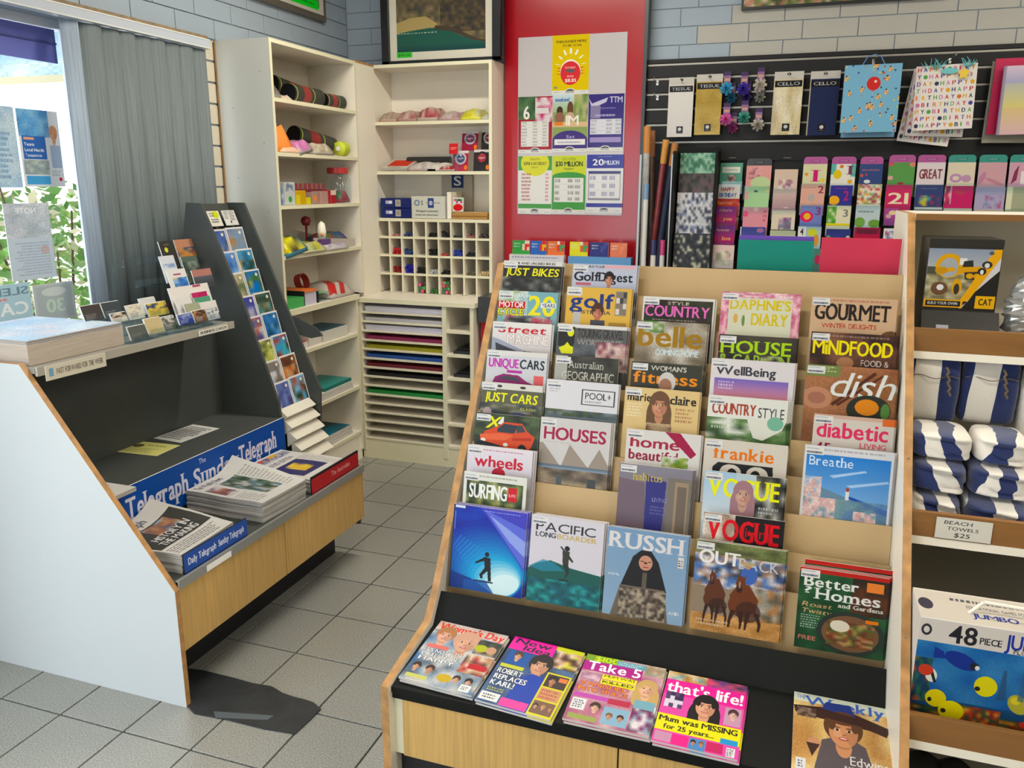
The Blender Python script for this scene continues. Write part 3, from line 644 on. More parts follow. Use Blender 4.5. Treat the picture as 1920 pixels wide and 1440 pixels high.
# tiered acrylic brochure holder at the far end of the shelf
bh = thing('brochure_holder', 'tall clear tiered brochure holder at the far end of the stand top', 'brochure holder', (-2.38, 2.62, 1.053))
b = MB()
for k, (x, z, hh) in enumerate(((-2.53, 1.28, .16), (-2.48, 1.2, .16), (-2.42, 1.11, .16))): b.box(x, 2.55, z, x+.03, 2.80, z+.003); b.box(x+.028, 2.55, z, x+.03, 2.80, z+.03)
b.box(-2.56, 2.55, 1.054, -2.556, 2.556, 1.46).box(-2.56, 2.794, 1.054, -2.556, 2.80, 1.46); b.build('tiers', CLEAR, bh)
MB().box(-2.555, 2.545, 1.0535, -2.25, 2.74, 1.058).build('base', CLEAR, bh)
def bro(bg, ops): return img(90, 120, bg, ops)
tr_ = [((295.6, 453), (321, 452), (298, 500), -2.50, bro('3a3a34', [('e', .4, .35, .12, .1, 'd8d850'), ('l', .3, .1, .7, .2, 1, '8a8a80', .8)]), 'black brochure with a yellow emblem at the top of the brochure holder'),
 ((325, 450), (364, 448), (328, 500), -2.50, bro('c08a70', [('n', 0, .3, 1, .7, 'c89850 4a5078 b87850', 5, 5), ('r', 0, .7, 1, 1, '4a5080')]), 'salmon topped brochure at the top of the brochure holder'),
 ((297, 481), (323, 478), (306, 530), -2.45, bro('d8dce4', [('n', .1, .3, .9, .7, 'b0c4e0 e0e4e8 90a8d0', 4, 4)]), 'white and blue brochure on the second tier'),
 ((338, 482), (366, 478), (346, 530), -2.44, bro('5a6a60', [('n', 0, .2, 1, 1, '4a5a50 8a9088 3a4440', 5, 5)]), 'dark green brochure on the second tier'),
 ((311, 507), (344, 503), (313, 552), -2.38, bro('e4e2e0', [('r', .3, .18, .7, .24, 'b04868'), ('n', .2, .35, .95, .75, '3868b0 4a80c8 90b8e0 d8c070', 4, 4)]), 'white brochure with a blue photo on the third tier'),
 ((358, 507), (392, 504), (352, 540), -2.35, bro('b47e74', [('g', 0, .4, 1, 1, '5a6068', '3a4044')]), 'pink topped grey brochure leaning out on the third tier'),
 ((314, 541), (385, 533), (318, 590), -2.29, bro('e6e0dc', [('r', .6, .02, .8, .1, 'b05070')]), 'wide cream booklet on the bottom tier'),
 ((327, 560), (355, 554), (330, 592), -2.26, bro('e2dedc', [('l', .2, .4, .8, .8, 4, '9090a0', .6)]), 'white card standing on the bottom tier'),
 ((358, 550), (385, 546), (361, 585), -2.27, bro('b83468', [('r', 0, 0, .4, .3, 'c04070')]), 'magenta card on the bottom tier'),
 ((363, 559), (391, 554), (366, 588), -2.255, bro('5aa080', []), 'green card on the bottom tier in front of the magenta one'),
 ((344, 571), (372, 567), (347, 592), -2.235, bro('a8ac90', []), 'olive card at the front of the bottom tier'),
 ((374, 567.5), (402, 561), (379, 590), -2.225, bro('e2dcd8', [('l', .2, .5, .9, .9, 4, '808890', .6)]), 'cream card at the front right of the bottom tier')]
for TL, TR, B_, X, m, lab in tr_:
    a, w, h = xplace(TL, TR, B_, X); uy = Vector((-.3, 0, 1)).normalized()
    o = sheet_at('brochure', a-uy*(h/uy.z), (.04, 1, 0), uy, w, h/uy.z, .005, m); tag(o, lab, 'brochure', 'brochures in the clear tiered holder')
# ================================================================ POSTCARD RACK at the far end
pc = thing('postcard_rack', 'tall reclined black rack of scenic postcards beyond the newspaper stand', 'postcard rack', (-2.3, 3.08, 0))
pf = [(-2.075, 0), (-2.075, .368), (-2.057, .671), (-2.41, 1.518), (-2.50, 1.518), (-2.66, 0)]
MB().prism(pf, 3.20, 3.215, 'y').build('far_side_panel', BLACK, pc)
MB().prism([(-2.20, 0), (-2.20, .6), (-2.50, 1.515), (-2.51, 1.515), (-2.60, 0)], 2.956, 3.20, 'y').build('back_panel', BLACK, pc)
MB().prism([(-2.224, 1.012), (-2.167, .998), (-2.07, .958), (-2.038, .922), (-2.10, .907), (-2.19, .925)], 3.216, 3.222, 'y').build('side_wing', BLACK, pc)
POCK = mat('ivory_pocket', '#d8d3c4', .5)
# front profile line of the cards: rows step outwards going down
PCOLS = [('5a78b8 4860a8 a8a090 3c4c50', '7ca0d0 8898a8 b0885a 4858a0'), ('6c98d8 5a88c8 3c68a8 8ab4e0', '58a8d8 3880b8 304838 c8b890'), ('a8a888 c0b898 687858', '4a7838 2e78c8 3c5c2c a0a870'), ('40489a 5058a8 a8a8c0', '486858 283c30 a07850 60a0a8'),
         ('48508a b05850 c8c8c8', '4888c8 3068a8 204860 68a0d0'), ('b0b858 404838 d8d880', '48a0d8 c03c38 1c3038 58b0a0'), ('b0b8d0 706858 d8d8e0', 'd07030 583828 c8a078 302820'), ('5868a8 7890c8 484878', '68b0e0 b05038 283c28 90c8e8')]
pcx = [('wedge aerial view', 'brown headland view'), ('pale blue sky view', 'blue cove view'), ('pale forest view', 'blue waterfall and green forest view'), ('violet sky view', 'dark waterfall pool view'), ('blue and red view', 'deep blue bay view'), ('lime framed view', 'turquoise and red parrot view'), ('misty lavender view', 'orange rock arch view'), ('indigo sea view', 'red cliff and bright sea view')]
def frontx(z): return -2.10-(z-.64)*.418
ROWZ = (1.407, 1.312, 1.220, 1.119, 1.030, .930, .837, .743)
for r in range(8):
    zt = ROWZ[r]; x = frontx(zt)
    for c in range(2):
        y = 2.965+.006*(r % 2)+c*.108; w = .104 if c == 0 else .122-.004*(r % 3)
        m = img(96, 110, 'e8e4e4', [('n', .05, .06, .95, 1, PCOLS[r][c], 4, 4, 1, r*7+c), ('n', .05, .06, .95, .4, PCOLS[r][c].split()[0]+' '+PCOLS[r][c].split()[1], 3, 2, 1, r, .7), ('e', .75, .2, .07, .06, 'ece8d8')])
        uy = Vector((-.25, 0, 1)).normalized()
        o = sheet_at('postcard', Vector((x, y, zt+.004*c))-uy*.125, (0, 1, 0), uy, w, .125, .006, m); tag(o, 'postcard with a %s, row %s of the %s column' % (pcx[r][c], ('one', 'two', 'three', 'four', 'five', 'six', 'seven', 'eight')[r], ('near', 'far')[c]), 'postcard', 'scenic postcards in the black rack')
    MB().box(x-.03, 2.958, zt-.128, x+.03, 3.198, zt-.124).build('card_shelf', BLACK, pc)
for c, m, lab in ((0, img(90, 90, 'e4e2d8', [('e', .7, .25, .22, .24, 'd4e020'), ('l', .25, .1, .6, .4, 2, '333333', .9), ('l', .25, .5, .85, .8, 2, '333333', .9)]), 'white notice with a yellow spot at the top of the postcard rack'), (1, img(90, 90, 'e0e0dc', [('l', .1, .05, .45, .6, 6, '555555', .9), ('l', .5, .05, .95, .7, 7, '444444', .9), ('r', .42, .7, .52, .85, '333333')]), 'white price notice at the top of the postcard rack')):
    o = sheet_at('price_notice', (-2.425, 2.985+c*.108, 1.42), (0, 1, 0), (-.4, 0, 1), .088, .07, .002, m); tag(o, lab, 'notice')
for k in range(5):
    z = .63-.05*k; x = frontx(z)-.03
    MB().prism([(x, z-.07), (x+.05, z-.03), (x+.012, z), (x, z)], 2.958, 3.19, 'y').build('pocket', POCK, pc)
# ================================================================ WHITE SHELVING (left side and back)
lu = thing('shelf_unit', 'tall white shelf unit on the left wall holding cases and craft packets', 'shelf unit', (-2.52, 3.8, 0))
UX0, UX1, UY0, UY1, UT = -2.672, -2.372, 3.42, 4.21, 2.255
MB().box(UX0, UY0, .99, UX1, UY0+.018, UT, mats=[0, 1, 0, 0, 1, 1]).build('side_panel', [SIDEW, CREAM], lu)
MB().box(UX0-.004, UY0-.001, .99, UX0+.004, UY0+.018, UT).build('raw_edge', EDGE, lu)
MB().box(UX0, UY1-.018, .99, UX1, UY1, UT, mats=[0, 1, 0, 0, 1, 1]).build('side_panel', [WHITE, CREAM], lu)
MB().box(UX0, UY0+.018, UT-.018, UX1, UY1-.018, UT, mats=[0, 1, 0, 0, 0, 0]).build('top_board', [WHITE, CREAM], lu)
MB().box(UX0, UY0+.018, .99, UX0+.006, UY1-.018, UT-.018).build('back_panel', WHITE, lu)
for i in range(7): MB().cyl((UX0+.08 if i % 2 else UX1-.06, UY0-.0006, 1.15+.16*i), (UX0+.08 if i % 2 else UX1-.06, UY0+.002, 1.15+.16*i), .004, n=10).build('screw_cap', mat('cap_grey', '#9a9a94', .5), lu)
SH = [1.996, 1.749, 1.50, 1.258]
for z in SH: MB().box(UX0+.006, UY0+.018, z-.018, UX1, UY1-.018, z, mats=[0, 1, 0, 0, 0, 0]).build('shelf', [WHITE, CREAM], lu)
MB().box(UX0, UY0, .962, UX1+.012, 4.132, .99, mats=[0, 1, 0, 0, 0, 0]).build('base_board', [WHITE, CREAM], lu)
MB().box(UX0, 4.112, .06, UX1, 4.13, .962, mats=[0, 1, 0, 0, 1, 1]).build('side_panel', [WHITE, CREAM], lu)
MB().box(UX0, UY0, .06, UX1, UY0+.018, .962, mats=[0, 1, 0, 0, 1, 1]).build('side_panel', [WHITE, CREAM], lu)
MB().box(UX0, UY0, .06, UX0+.006, 4.13, .962).build('back_panel', WHITE, lu)
for z in (.765, .452, .178): MB().box(UX0+.006, UY0+.018, z-.018, UX1, 4.112, z, mats=[0, 1, 0, 0, 0, 0]).build('shelf', [WHITE, CREAM], lu)
MB().box(UX0, UY0, 0, UX1-.01, 4.13, .16).build('plinth', WHITE, lu)
# corner filler
MB().box(-2.408, UY1+.001, .969, -2.374, 4.418, 2.25).build('corner_filler', WHITE, lu)
MB().box(-2.67, UY1+.001, 2.251, -2.374, 4.418, 2.262).build('corner_top', EDGE, lu)
# back unit, upper with pen cubbies
bu = thing('pen_cubby_unit', 'white back wall unit with open shelves over a grid of pen cubbies', 'shelf unit', (-2.03, 4.54, .96))
BX0, BX1, BY0, BY1 = -2.405, -1.655, 4.42, 4.665
for x in (BX0, BX1-.018): MB().box(x, BY0, .97, x+.018, BY1, 2.262, mats=[0, 0, 1, 0, 1, 1]).build('side_panel', [WHITE, CREAM], bu)
MB().box(BX0, BY1-.006, .97, BX1, BY1, 2.262).build('back_panel', WHITE, bu)
for z in (2.262, 1.952, 1.676, 1.408): MB().box(BX0+.018, BY0, z-.018, BX1-.018, BY1-.006, z, mats=[0, 0, 1, 0, 0, 0]).build('shelf', [WHITE, CREAM], bu)
GZ = [.97, 1.086, 1.195, 1.302, 1.408]; NX = 9; CW = (BX1-BX0-.036)/NX
for z in GZ[1:-1]: MB().box(BX0+.018, BY0, z-.012, BX1-.018, BY1-.006, z, mats=[0, 0, 1, 0, 0, 0]).build('shelf', [WHITE, CREAM], bu)
for k in range(1, NX):
    x = BX0+.018+CW*k; MB().box(x-.005, BY0+.001, .97, x+.005, BY1-.006, 1.39, mats=[0, 0, 1, 0, 0, 0]).build('divider', [WHITE, CREAM], bu)
# lower unit with paper slots
su = thing('paper_slot_unit', 'low white unit with flat paper slots and a column of cubbies', 'shelf unit', (-2.03, 4.4, 0))
LX0, LX1, LY0, LY1 = -2.384, -1.655, 4.144, 4.665
MB().box(LX0, LY0-.01, .942, LX1+.004, LY1, .968, mats=[0, 0, 1, 0, 0, 0]).build('counter_top', [WHITE, CREAM], su, bevel=.001)
for x in (LX0, -1.853, LX1-.03): MB().box(x, LY0, .05, x+(.022 if x != -1.853 else .026), LY1-.006, .942, mats=[0, 0, 1, 0, 0, 0]).build('side_panel', [WHITE, CREAM], su)
MB().box(LX0, LY1-.006, .05, LX1, LY1, .942).build('back_panel', WHITE, su)
MB().box(LX0, LY0+.004, 0, LX1, LY1, .125).build('plinth', CREAM, su)
NS = 15; SZ = [.13+(.942-.13)*k/NS for k in range(NS)]
for z in SZ: MB().box(LX0+.022, LY0, z-.009, -1.853, LY1-.006, z, mats=[0, 0, 1, 0, 0, 0]).build('slot_shelf', [WHITE, CREAM], su)
NC = 6; CZ = [.13+(.942-.13)*k/NC for k in range(NC)]
for z in CZ: MB().box(-1.827, LY0, z-.014, LX1-.03, LY1-.006, z, mats=[0, 0, 1, 0, 0, 0]).build('cubby_shelf', [WHITE, CREAM], su)
papers = {14: ('#e4e2ee', 'white'), 13: ('#d4d4da', 'pale grey'), 12: ('#e2e0f2', 'lilac white'), 11: ('#9a2a5c', 'magenta'), 10: ('#b4b02c', 'lime yellow'), 9: ('#2c60b0', 'royal blue'), 8: ('#7c2030', 'maroon'), 7: ('#1c1c20', 'black'), 5: ('#28a048', 'green')}
for k, (c, nm) in papers.items():
    z = SZ[k]; hh = .03 if k in (14, 12) else .02
    t = thing('card_pile', 'pile of %s card sheets in the paper slot unit' % nm, 'card sheets', (-2.1, 4.4, z), group='coloured card in the paper slots')
    rg = random.Random(k); n = 4
    for q in range(n):
        dx, dy = rg.uniform(0, .006), rg.uniform(0, .006)
        MB().box(LX0+.032+dx, LY0+.02+dy, z+.0005+hh/n*q, -1.866+dx, LY1-.05, z+hh/n*(q+1)-.0003).build('sheets', mat('card_'+nm.replace(' ', '_'), c, .6), t)
for z, nm in ((CZ[4], 'second cubby from the top'), (CZ[3], 'third cubby from the top')):
    o = MB().box(-1.80, LY0+.03, z+.001, -1.70, LY0+.3, z+.018).box(-1.79, LY0+.06, z+.018, -1.71, LY0+.28, z+.026).build('folded_bag', mat('dark_film', '#2a2c2e', .3), bevel=.003); tag(o, 'flat black packets in the '+nm+' of the low unit', 'packet')
# ---- pens in the cubbies
PENC = {(3, 1): ('#b07868', 4, 'faded red'), (3, 2): ('#30406a', 8, 'navy and white'), (3, 4): ('#1c1c1e', 7, 'black'), (3, 5): ('#1c1c20', 9, 'jet black'), (3, 6): ('#303234', 4, 'charcoal'), (3, 7): ('#8a5a50', 5, 'dusty pink'), (3, 8): ('#3a2a2a', 7, 'dark brown'),
 (2, 1): ('#b81c24', 12, 'bright red'), (2, 2): ('#2c4a80', 9, 'steel blue'), (2, 4): ('#141416', 11, 'black'), (2, 5): ('#a83c3c', 3, 'brick red'), (2, 6): ('#2a3c98', 11, 'cobalt'), (2, 7): ('#1c2220', 7, 'dark green'),
 (1, 1): ('#8c1c1c', 11, 'dark red'), (1, 2): ('#1c1c98', 16, 'deep blue'), (1, 3): ('#202224', 12, 'smoky black'), (1, 4): ('#b0b4b8', 8, 'silver'), (1, 5): ('#1a1a16', 7, 'black'), (1, 7): ('#5a5838', 4, 'olive'), (1, 8): ('#c8ae7c', 8, 'tan'),
 (0, 3): ('#3c7a48', 7, 'green'), (0, 4): ('#38703c', 7, 'leaf green'), (0, 5): ('#e83c60', 12, 'neon pink')}
ORD = {3: 'top', 2: 'second', 1: 'third', 0: 'bottom'}; CN = ('first', 'second', 'third', 'fourth', 'fifth', 'sixth', 'seventh', 'eighth', 'ninth')
rg = random.Random(8)
for (r, c), (colr, n, nm) in PENC.items():
    x0 = BX0+.018+CW*c; z0_ = GZ[r]; m = mat('pen_'+nm.replace(' ', '_'), colr, .3); big = (r == 0 and c in (3, 5)); rad = .0105 if big else .0068
    per = int((CW-.014)/(2*rad)); made = {}
    for k in range(n):
        row, q = divmod(k, per); x = x0+.008+rad+(2*rad+.0002)*q+(rad if row % 2 else 0)
        if x > x0+CW-.006-rad: x = x0+.008+rad
        z = z0_+rad+row*rad*1.75+.0004; y = BY0+.012+rg.uniform(0, .02)
        cc = m
        if big: cc = mat('marker_%d' % (k % 5), ('#e83c60', '#f0405a', '#e040a0', '#d8dc30', '#4838a0')[k % 5] if c == 5 else ('#3c7a48', '#e05888', '#a05838', '#3c7a48', '#58a060')[k % 5], .35)
        if cc.name not in made:
            b = MB().cyl((0, 0, 0), (0, .035, 0), rad*.95, n=10).cyl((0, .035, 0), (0, .12, 0), rad*.75, n=10, mi=1); b.cyl((0, .12, 0), (0, .14, 0), rad*.7, .001, n=10, mi=1)
            o = b.build('marker' if big else 'pen', [cc, PAPERW]); made[cc.name] = o
            tag(o, ('%s pen lying in the %s cubby of the %s row' % (nm, CN[c], ORD[r])) if not big else 'neon cap marker in the %s cubby of the %s row' % (CN[c], ORD[r]), 'pen', 'pens in the %s cubby of the %s row' % (CN[c], ORD[r]))
        else: o = made[cc.name].copy(); COL.objects.link(o)
        o.location = (x, y, z)
# ---- things on the back unit's shelves
rg = random.Random(3)
def packet(lab, x, y, z, w, d, t, m, rot=0, nm='packet', cat='packet', group=None, lump=.004, tilt=0):
    b = MB(); N = 6
    def P(u, v, top):
        bulge = min(1, 2.6*math.sin(math.pi*u)*math.sin(math.pi*v)); return (w*(u-.5), d*(v-.5), (t*(.25+.75*bulge**.5)+lump*math.sin(u*11+v*7)*bulge) if top else 0)
    for i in range(N):
        for j in range(N):
            q = [(i/N, j/N), ((i+1)/N, j/N), ((i+1)/N, (j+1)/N), (i/N, (j+1)/N)]
            b.face([P(*s, 1) for s in q], 0, q); b.face([P(*s, 0) for s in q[::-1]], 0, q)
    e = [(i/N, 0) for i in range(N+1)]+[(1, j/N) for j in range(1, N+1)]+[(1-i/N, 1) for i in range(1, N+1)]+[(0, 1-j/N) for j in range(1, N+1)]
    for s, q in zip(e, e[1:]): b.face([P(*s, 0), P(*q, 0), P(*q, 1), P(*s, 1)], 0)
    o = b.build(nm, m, smooth=True, loc=(x, y, z+.0012), rot=(tilt, 0, rot)); return tag(o, lab, cat, group)
z = 1.9525
pk = lambda cols, s: img(100, 80, 'b8b0a4', [('n', 0, 0, 1, 1, cols, 7, 6, 1, s)], rough=.2)
g_ = 'flat packets on the upper back shelf'
packet('grey pink sheet packet at the left of the upper back shelf', -2.31, 4.54, z, .11, .19, .055, pk('b09c8c c8a898 a89888 988c7c', 1), 0, group=g_)
packet('striped pink and grey packet on the upper back shelf', -2.19, 4.54, z, .12, .19, .06, pk('b08c84 a85c60 c0aca0 8c7c70', 2), 0, group=g_)
packet('deep pink packet in the middle of the upper back shelf', -2.06, 4.54, z, .125, .19, .075, pk('a84c58 b87070 c8b8a8 983c48', 3), 0, group=g_)
packet('large mauve clear packet on the upper back shelf', -1.925, 4.54, z, .135, .19, .05, pk('a88488 b09494 c0b0a8', 4), 0, group=g_)
packet('yellow ribbon packet at the right of the upper back shelf', -1.79, 4.53, z, .12, .18, .06, pk('d8d040 c8c434 c0bc98 e0dc60', 5), 0, group=g_)
packet('pale packet at the right end of the upper back shelf', -1.702, 4.50, z, .05, .12, .03, pk('c8c8b8 b8b8a8', 6), 0, group=g_)
z = 1.6765
o = sheet_at('booklet', (-2.36, 4.435, z+.016), (1, 0, 0), (.18, 1, .32), .17, .19, .014, img(120, 120, 'd0c8bc', [('r', .1, .12, .9, .75, 'd8402c'), ('l', .2, .8, .8, .95, 2, '807870', .7)]), GREYP); tag(o, 'booklet with a red cover panel on the middle back shelf', 'booklet')
packet('pale patterned paper packet on the middle back shelf', -2.10, 4.53, z, .18, .18, .05, pk('c8c0b8 b8a8a8 d0ccc4 c8b8bc', 8))
packet('clear white packet beside the black roll on the middle back shelf', -1.98, 4.53, z, .16, .18, .045, pk('c8c4b8 d0ccc0 d8d4cc', 9))
o = MB().cyl((-2.26, 4.60, z+.06), (-1.99, 4.60, z+.06), .026, n=18).cyl((-1.99, 4.60, z+.06), (-1.985, 4.60, z+.06), .027, n=18).build('black_roll', mat('black_felt', '#1c1d1e', .7), smooth=False); tag(o, 'black felt roll lying at the back of the middle back shelf', 'roll')
o = MB().box(-2.25, 4.58, z, -2.0, 4.63, z+.034).build('flat_box', WHITE); tag(o, 'low white box under the black roll', 'box')
packet('small dark red packet left of the hanging glue cards', -1.94, 4.47, z, .08, .10, .03, pk('a03438 b84c4c c0b0a8', 10))
def blister(x, y, zb, w, h, cols, tagc, lab, back='b03448', lean=10):
    t = thing('blister_card', lab, 'packet', (x, y, zb), group='blister packs at the right of the middle back shelf')
    m = img(90, 100, back, [('r', 0, 0, 1, .12, 'dcd8d4'), ('e', .5, .38, .36, .3, cols[0]), ('e', .5, .38, .26, .2, cols[1]), ('r', .12, .72, .88, .94, cols[2]), ('e', .85, .82, .1, .12, 'f08030'), ('l', .3, .32, .7, .44, 1, 'e8e4e0', .8)])
    a = R_(lean); sheet_at('card_back', (x-w/2, y, zb), (1, 0, 0), (0, math.sin(a), math.cos(a)), w, h, .002, m, parent=t)
    MB().lathe([(w*.3, 0), (w*.3, .012), (w*.24, .018), (.0, .02)], n=16).build('bubble', CLEAR, t, smooth=True, tr=Matrix.Translation((x, y-.001, zb+h*.6)) @ Matrix.Rotation(R_(90), 4, 'X'))
blister(-1.865, 4.46, z, .095, .115, ('c8c0c8', '485078', 'b04058'), 0, 'red backed blister card at the left of the lower row')
blister(-1.735, 4.46, z, .10, .12, ('2c2426', 'c03c48', '2c2c2e'), 0, 'black blister card with a red disc in the lower row', back='302c2e')
blister(-1.83, 4.52, z+.115, .10, .11, ('c8c8d0', 'a04870', 'a83048'), 0, 'pink and white blister card in the upper row', back='a83050')
blister(-1.715, 4.52, z+.115, .09, .115, ('d0c8c8', 'a8384c', '282828'), 0, 'dark blister card with a silver ring in the upper row', back='2c2c30')
o = sheet_at('price_tag', (-1.93, 4.455, z+.095), (1, 0, 0), (0, .1, 1), .055, .058, .002, img(60, 60, 'd83c40', [('r', 0, 0, 1, 1, 'd83c40'), ('l', .15, .35, .85, .6, 2, 'f4c8c8', .8)])); tag(o, 'small red tag beside the blister cards', 'tag')
o = MB().box(-1.93, 4.457, z, -1.875, 4.47, z+.094).build('tag_stand', CLEAR); tag(o, 'clear stand under the small red tag', 'stand')
z = 1.41
qr = []
for k in range(2):
    m = img(180, 60, '26306e', [('r', .17, .25, .4, .6, 'b8bcd8'), ('e', .33, .42, .05, .14, 'f0f0f4'), ('r', .5, .15, .68, .85, 'b8b4a8'), ('r', .54, .28, .64, .7, '9a9488')])
    o = MB().box(-2.365, 4.43, z+.058*k, -2.17, 4.62, z+.058*k+.055, mats=[1, 1, 0, 1, 1, 1]).build('label_box', [m, mat('navy_box', '#222a60', .4)], bevel=.001); tag(o, 'navy label box, %s of the two stacked on the lowest open back shelf' % ('lower', 'upper')[k], 'box')
m = img(220, 130, 'd6d6ca', [('e', .17, .3, .09, .14, '7890a0'), ('e', .17, .3, .05, .08, 'c8d0d0'), ('t', 'S', .3, .2, .05, .2, '605858'), ('r', .5, .08, .68, .52, '3c4c88'), ('e', .59, .3, .06, .1, 'c8d0e0'), ('l', .45, .25, .9, .35, 1, '707070', .8), ('t', 'Notepad stationery', .14, .62, .68, .09, '3a3a38'), ('l', .12, .8, .85, .9, 1, '505050', .8)])
o = MB().box(-2.165, 4.435, z, -1.955, 4.63, z+.125, mats=[1, 1, 0, 1, 1, 1]).build('stationery_box', [m, PAPERW], bevel=.001); tag(o, 'white stationery box with blue emblems on the lowest open back shelf', 'box')
m = img(120, 60, 'c8c4b4', [])
o = MB().box(-2.06, 4.635, z, -1.86, 4.655, z+.245).build('grey_carton', mat('grey_carton', '#aaa598', .7)); tag(o, 'tall grey carton standing behind the white stationery box', 'box')
o = sheet_at('letter_tag', (-1.99, 4.628, z+.165), (1, 0, 0), (0, 0, 1), .075, .085, .003, img(80, 90, '24346c', [('t', 'S', .2, .12, .6, .62, 'd4dcd4'), ('r', 0, .9, 1, 1, 'b8bcb0')])); tag(o, 'navy tag with a pale letter S on the grey carton', 'tag')
o = MB().box(-1.94, 4.44, z, -1.915, 4.60, z+.15).build('white_folder', WHITE); tag(o, 'thin white box standing beside the red round sticker pack', 'box')
m = img(60, 80, 'dcd8d0', [('n', .1, .1, .9, .4, '40a050 d84888 303030 e0e0e0', 4, 2, 0), ('e', .5, .7, .45, .25, 'd83030')])
o = sheet_at('sticker_pack', (-1.91, 4.45, z+.04), (1, 0, 0), (0, .1, 1), .065, .08, .01, m); tag(o, 'sticker pack with a red disc on the lowest open back shelf', 'packet')
AMB = mat('manila_envelopes', '#b88a44', .6, var=.2, vscale=20, stretch=(1, 1, 20))
eb = thing('envelope_stack', 'stack of manila envelopes at the right of the lowest open back shelf', 'envelopes', (-1.8, 4.53, z))
for k in range(6): MB().box(-1.91+.003*(k % 2), 4.435+.004*(k % 3), z+.0062*k, -1.69, 4.62, z+.0062*k+.0052, mats=[0, 0, 0, 0, 0, 1]).build('envelope', [AMB, mat('manila_top', '#cfb07c', .6)], eb)
# ---- things on the left unit
def tube(lab, p0, p1, r, extra=None):
    t = thing('mesh_tube_case', lab, 'case', tuple(p0)); p0 = Vector(p0); p1 = Vector(p1); d = (p1-p0)
    MB().cyl(p0, p1, r, n=22).build('body', mat('black_mesh', '#34352e', .6, bump=.5, bscale=300), t, smooth=False)
    pass
    for q in (.04, .62): MB().cyl(p0+d*q, p0+d*(q+.018), r*1.03, n=22).build('piping', mat('lime_piping', '#a8b048', .5), t); MB().cyl(p0-d.normalized()*.004, p0, r*.97, n=22).build('end_cap', KICK, t)
    MB().cyl(p0+d*.28, p0+d*.52, r*1.012, n=22).build('label_band', mat('red_label', '#8c2828', .4), t)
X = -2.46
tube('black mesh tube case at the back of the top left shelf', (X-.12, 3.72, SH[0]+.095), (X-.11, 4.10, SH[0]+.05), .047)
tube('black mesh tube case with red label at the front of the top left shelf', (X-.01, 3.70, SH[0]+.048), (X-.02, 3.985, SH[0]+.048), .046)
tube('small black mesh tube case at the right of the top left shelf', (X, 4.0, SH[0]+.04), (X+.01, 4.17, SH[0]+.04), .038)
packet('small grey packet at the left of the top left shelf', X-.02, 3.50, SH[0], .14, .1, .07, pk('8c8480 3c3c40 a89490', 11))
packet('beige sachet beside the grey packet on the top left shelf', X+.03, 3.575, SH[0], .08, .07, .02, pk('d0b8a0 d8d0c8', 12))
packet('orange string bag on the second left shelf', X-.01, 3.52, SH[1], .16, .14, .12, mat('orange_net', '#e88838', .6), lump=.012)
packet('peach packet at the front of the second left shelf', X+.05, 3.56, SH[1], .07, .16, .025, mat('peach', '#dcb498', .5))
packet('pink packet on the second left shelf', X+.03, 3.68, SH[1]+.002, .12, .12, .06, pk('c878b0 d088b8 b0a8a0', 13), tilt=.2)
packet('teal sachet behind the pink packet', X-.06, 3.76, SH[1], .06, .08, .04, mat('teal_film', '#4a9078', .4))
packet('clear packet with beige filling on the second left shelf', X+.04, 3.85, SH[1], .1, .18, .055, pk('b8a890 a89880 d0c8b8', 14))
tube('leaning black mesh tube case on the second left shelf', (X-.06, 3.80, SH[1]+.10), (X-.02, 4.10, SH[1]+.055), .048)
t = thing('twine_roll', 'lime green twine roll at the right of the second left shelf', 'roll', (X+.02, 4.1, SH[1]))
MB().lathe([(0, 0), (.036, 0), (.04, .02), (.032, .03), (.04, .042), (.033, .052), (.038, .064), (.03, .075), (0, .075)], n=20).build('twine', mat('lime_twine', '#c0cc38', .6, bump=.6, bscale=90), t, smooth=True, tr=Matrix.Translation((X+.045, 4.06, SH[1]+.041)) @ Matrix.Rotation(R_(-90), 4, 'X') )
MB().cyl((X+.045, 4.055, SH[1]+.041), (X+.045, 4.14, SH[1]+.041), .012, n=14).build('core', PAPERW, t)
# third shelf: jar, boxes
zj = SH[2]
t = thing('plastic_jar', 'large clear plastic jar with red screw lid on the third left shelf', 'jar', (X, 4.1, zj)); c = (X+.01, 4.10, zj)
MB().lathe([(0, .001), (.066, .001), (.072, .02), (.072, .13), (.055, .155), (.05, .16)], n=28, c=c).build('jar_body', CLEAR, t, smooth=True)
MB().lathe([(.054, .158), (.058, .16), (.058, .19), (0, .192)], n=28, c=c).build('lid', mat('red_lid', '#b8302c', .35), t, smooth=False)
packet('green and red sweets inside the clear jar', X+.01, 4.10, zj+.003, .09, .09, .06, pk('38885c a03858 b04858 98344c', 15), cat='sweets', nm='sweets')
dc = thing('long_display_box', 'long red display box of small packs on the third left shelf', 'box', (X-.03, 3.83, zj))
MB().box(X-.09, 3.64, zj+.001, X+.0, 4.0, zj+.075).build('tray', mat('dark_red_box', '#7c2c30', .5), dc)
for k in range(8):
    o = MB().box(X-.082, 3.65+.043*k, zj+.076, X-.004, 3.682+.043*k, zj+.105, mats=[0, 1, 0, 0, 0, 0]).build('small_pack', [mat('clear_white', '#b8aca4', .3), mat('pack_red', '#983c40', .4)], dc)
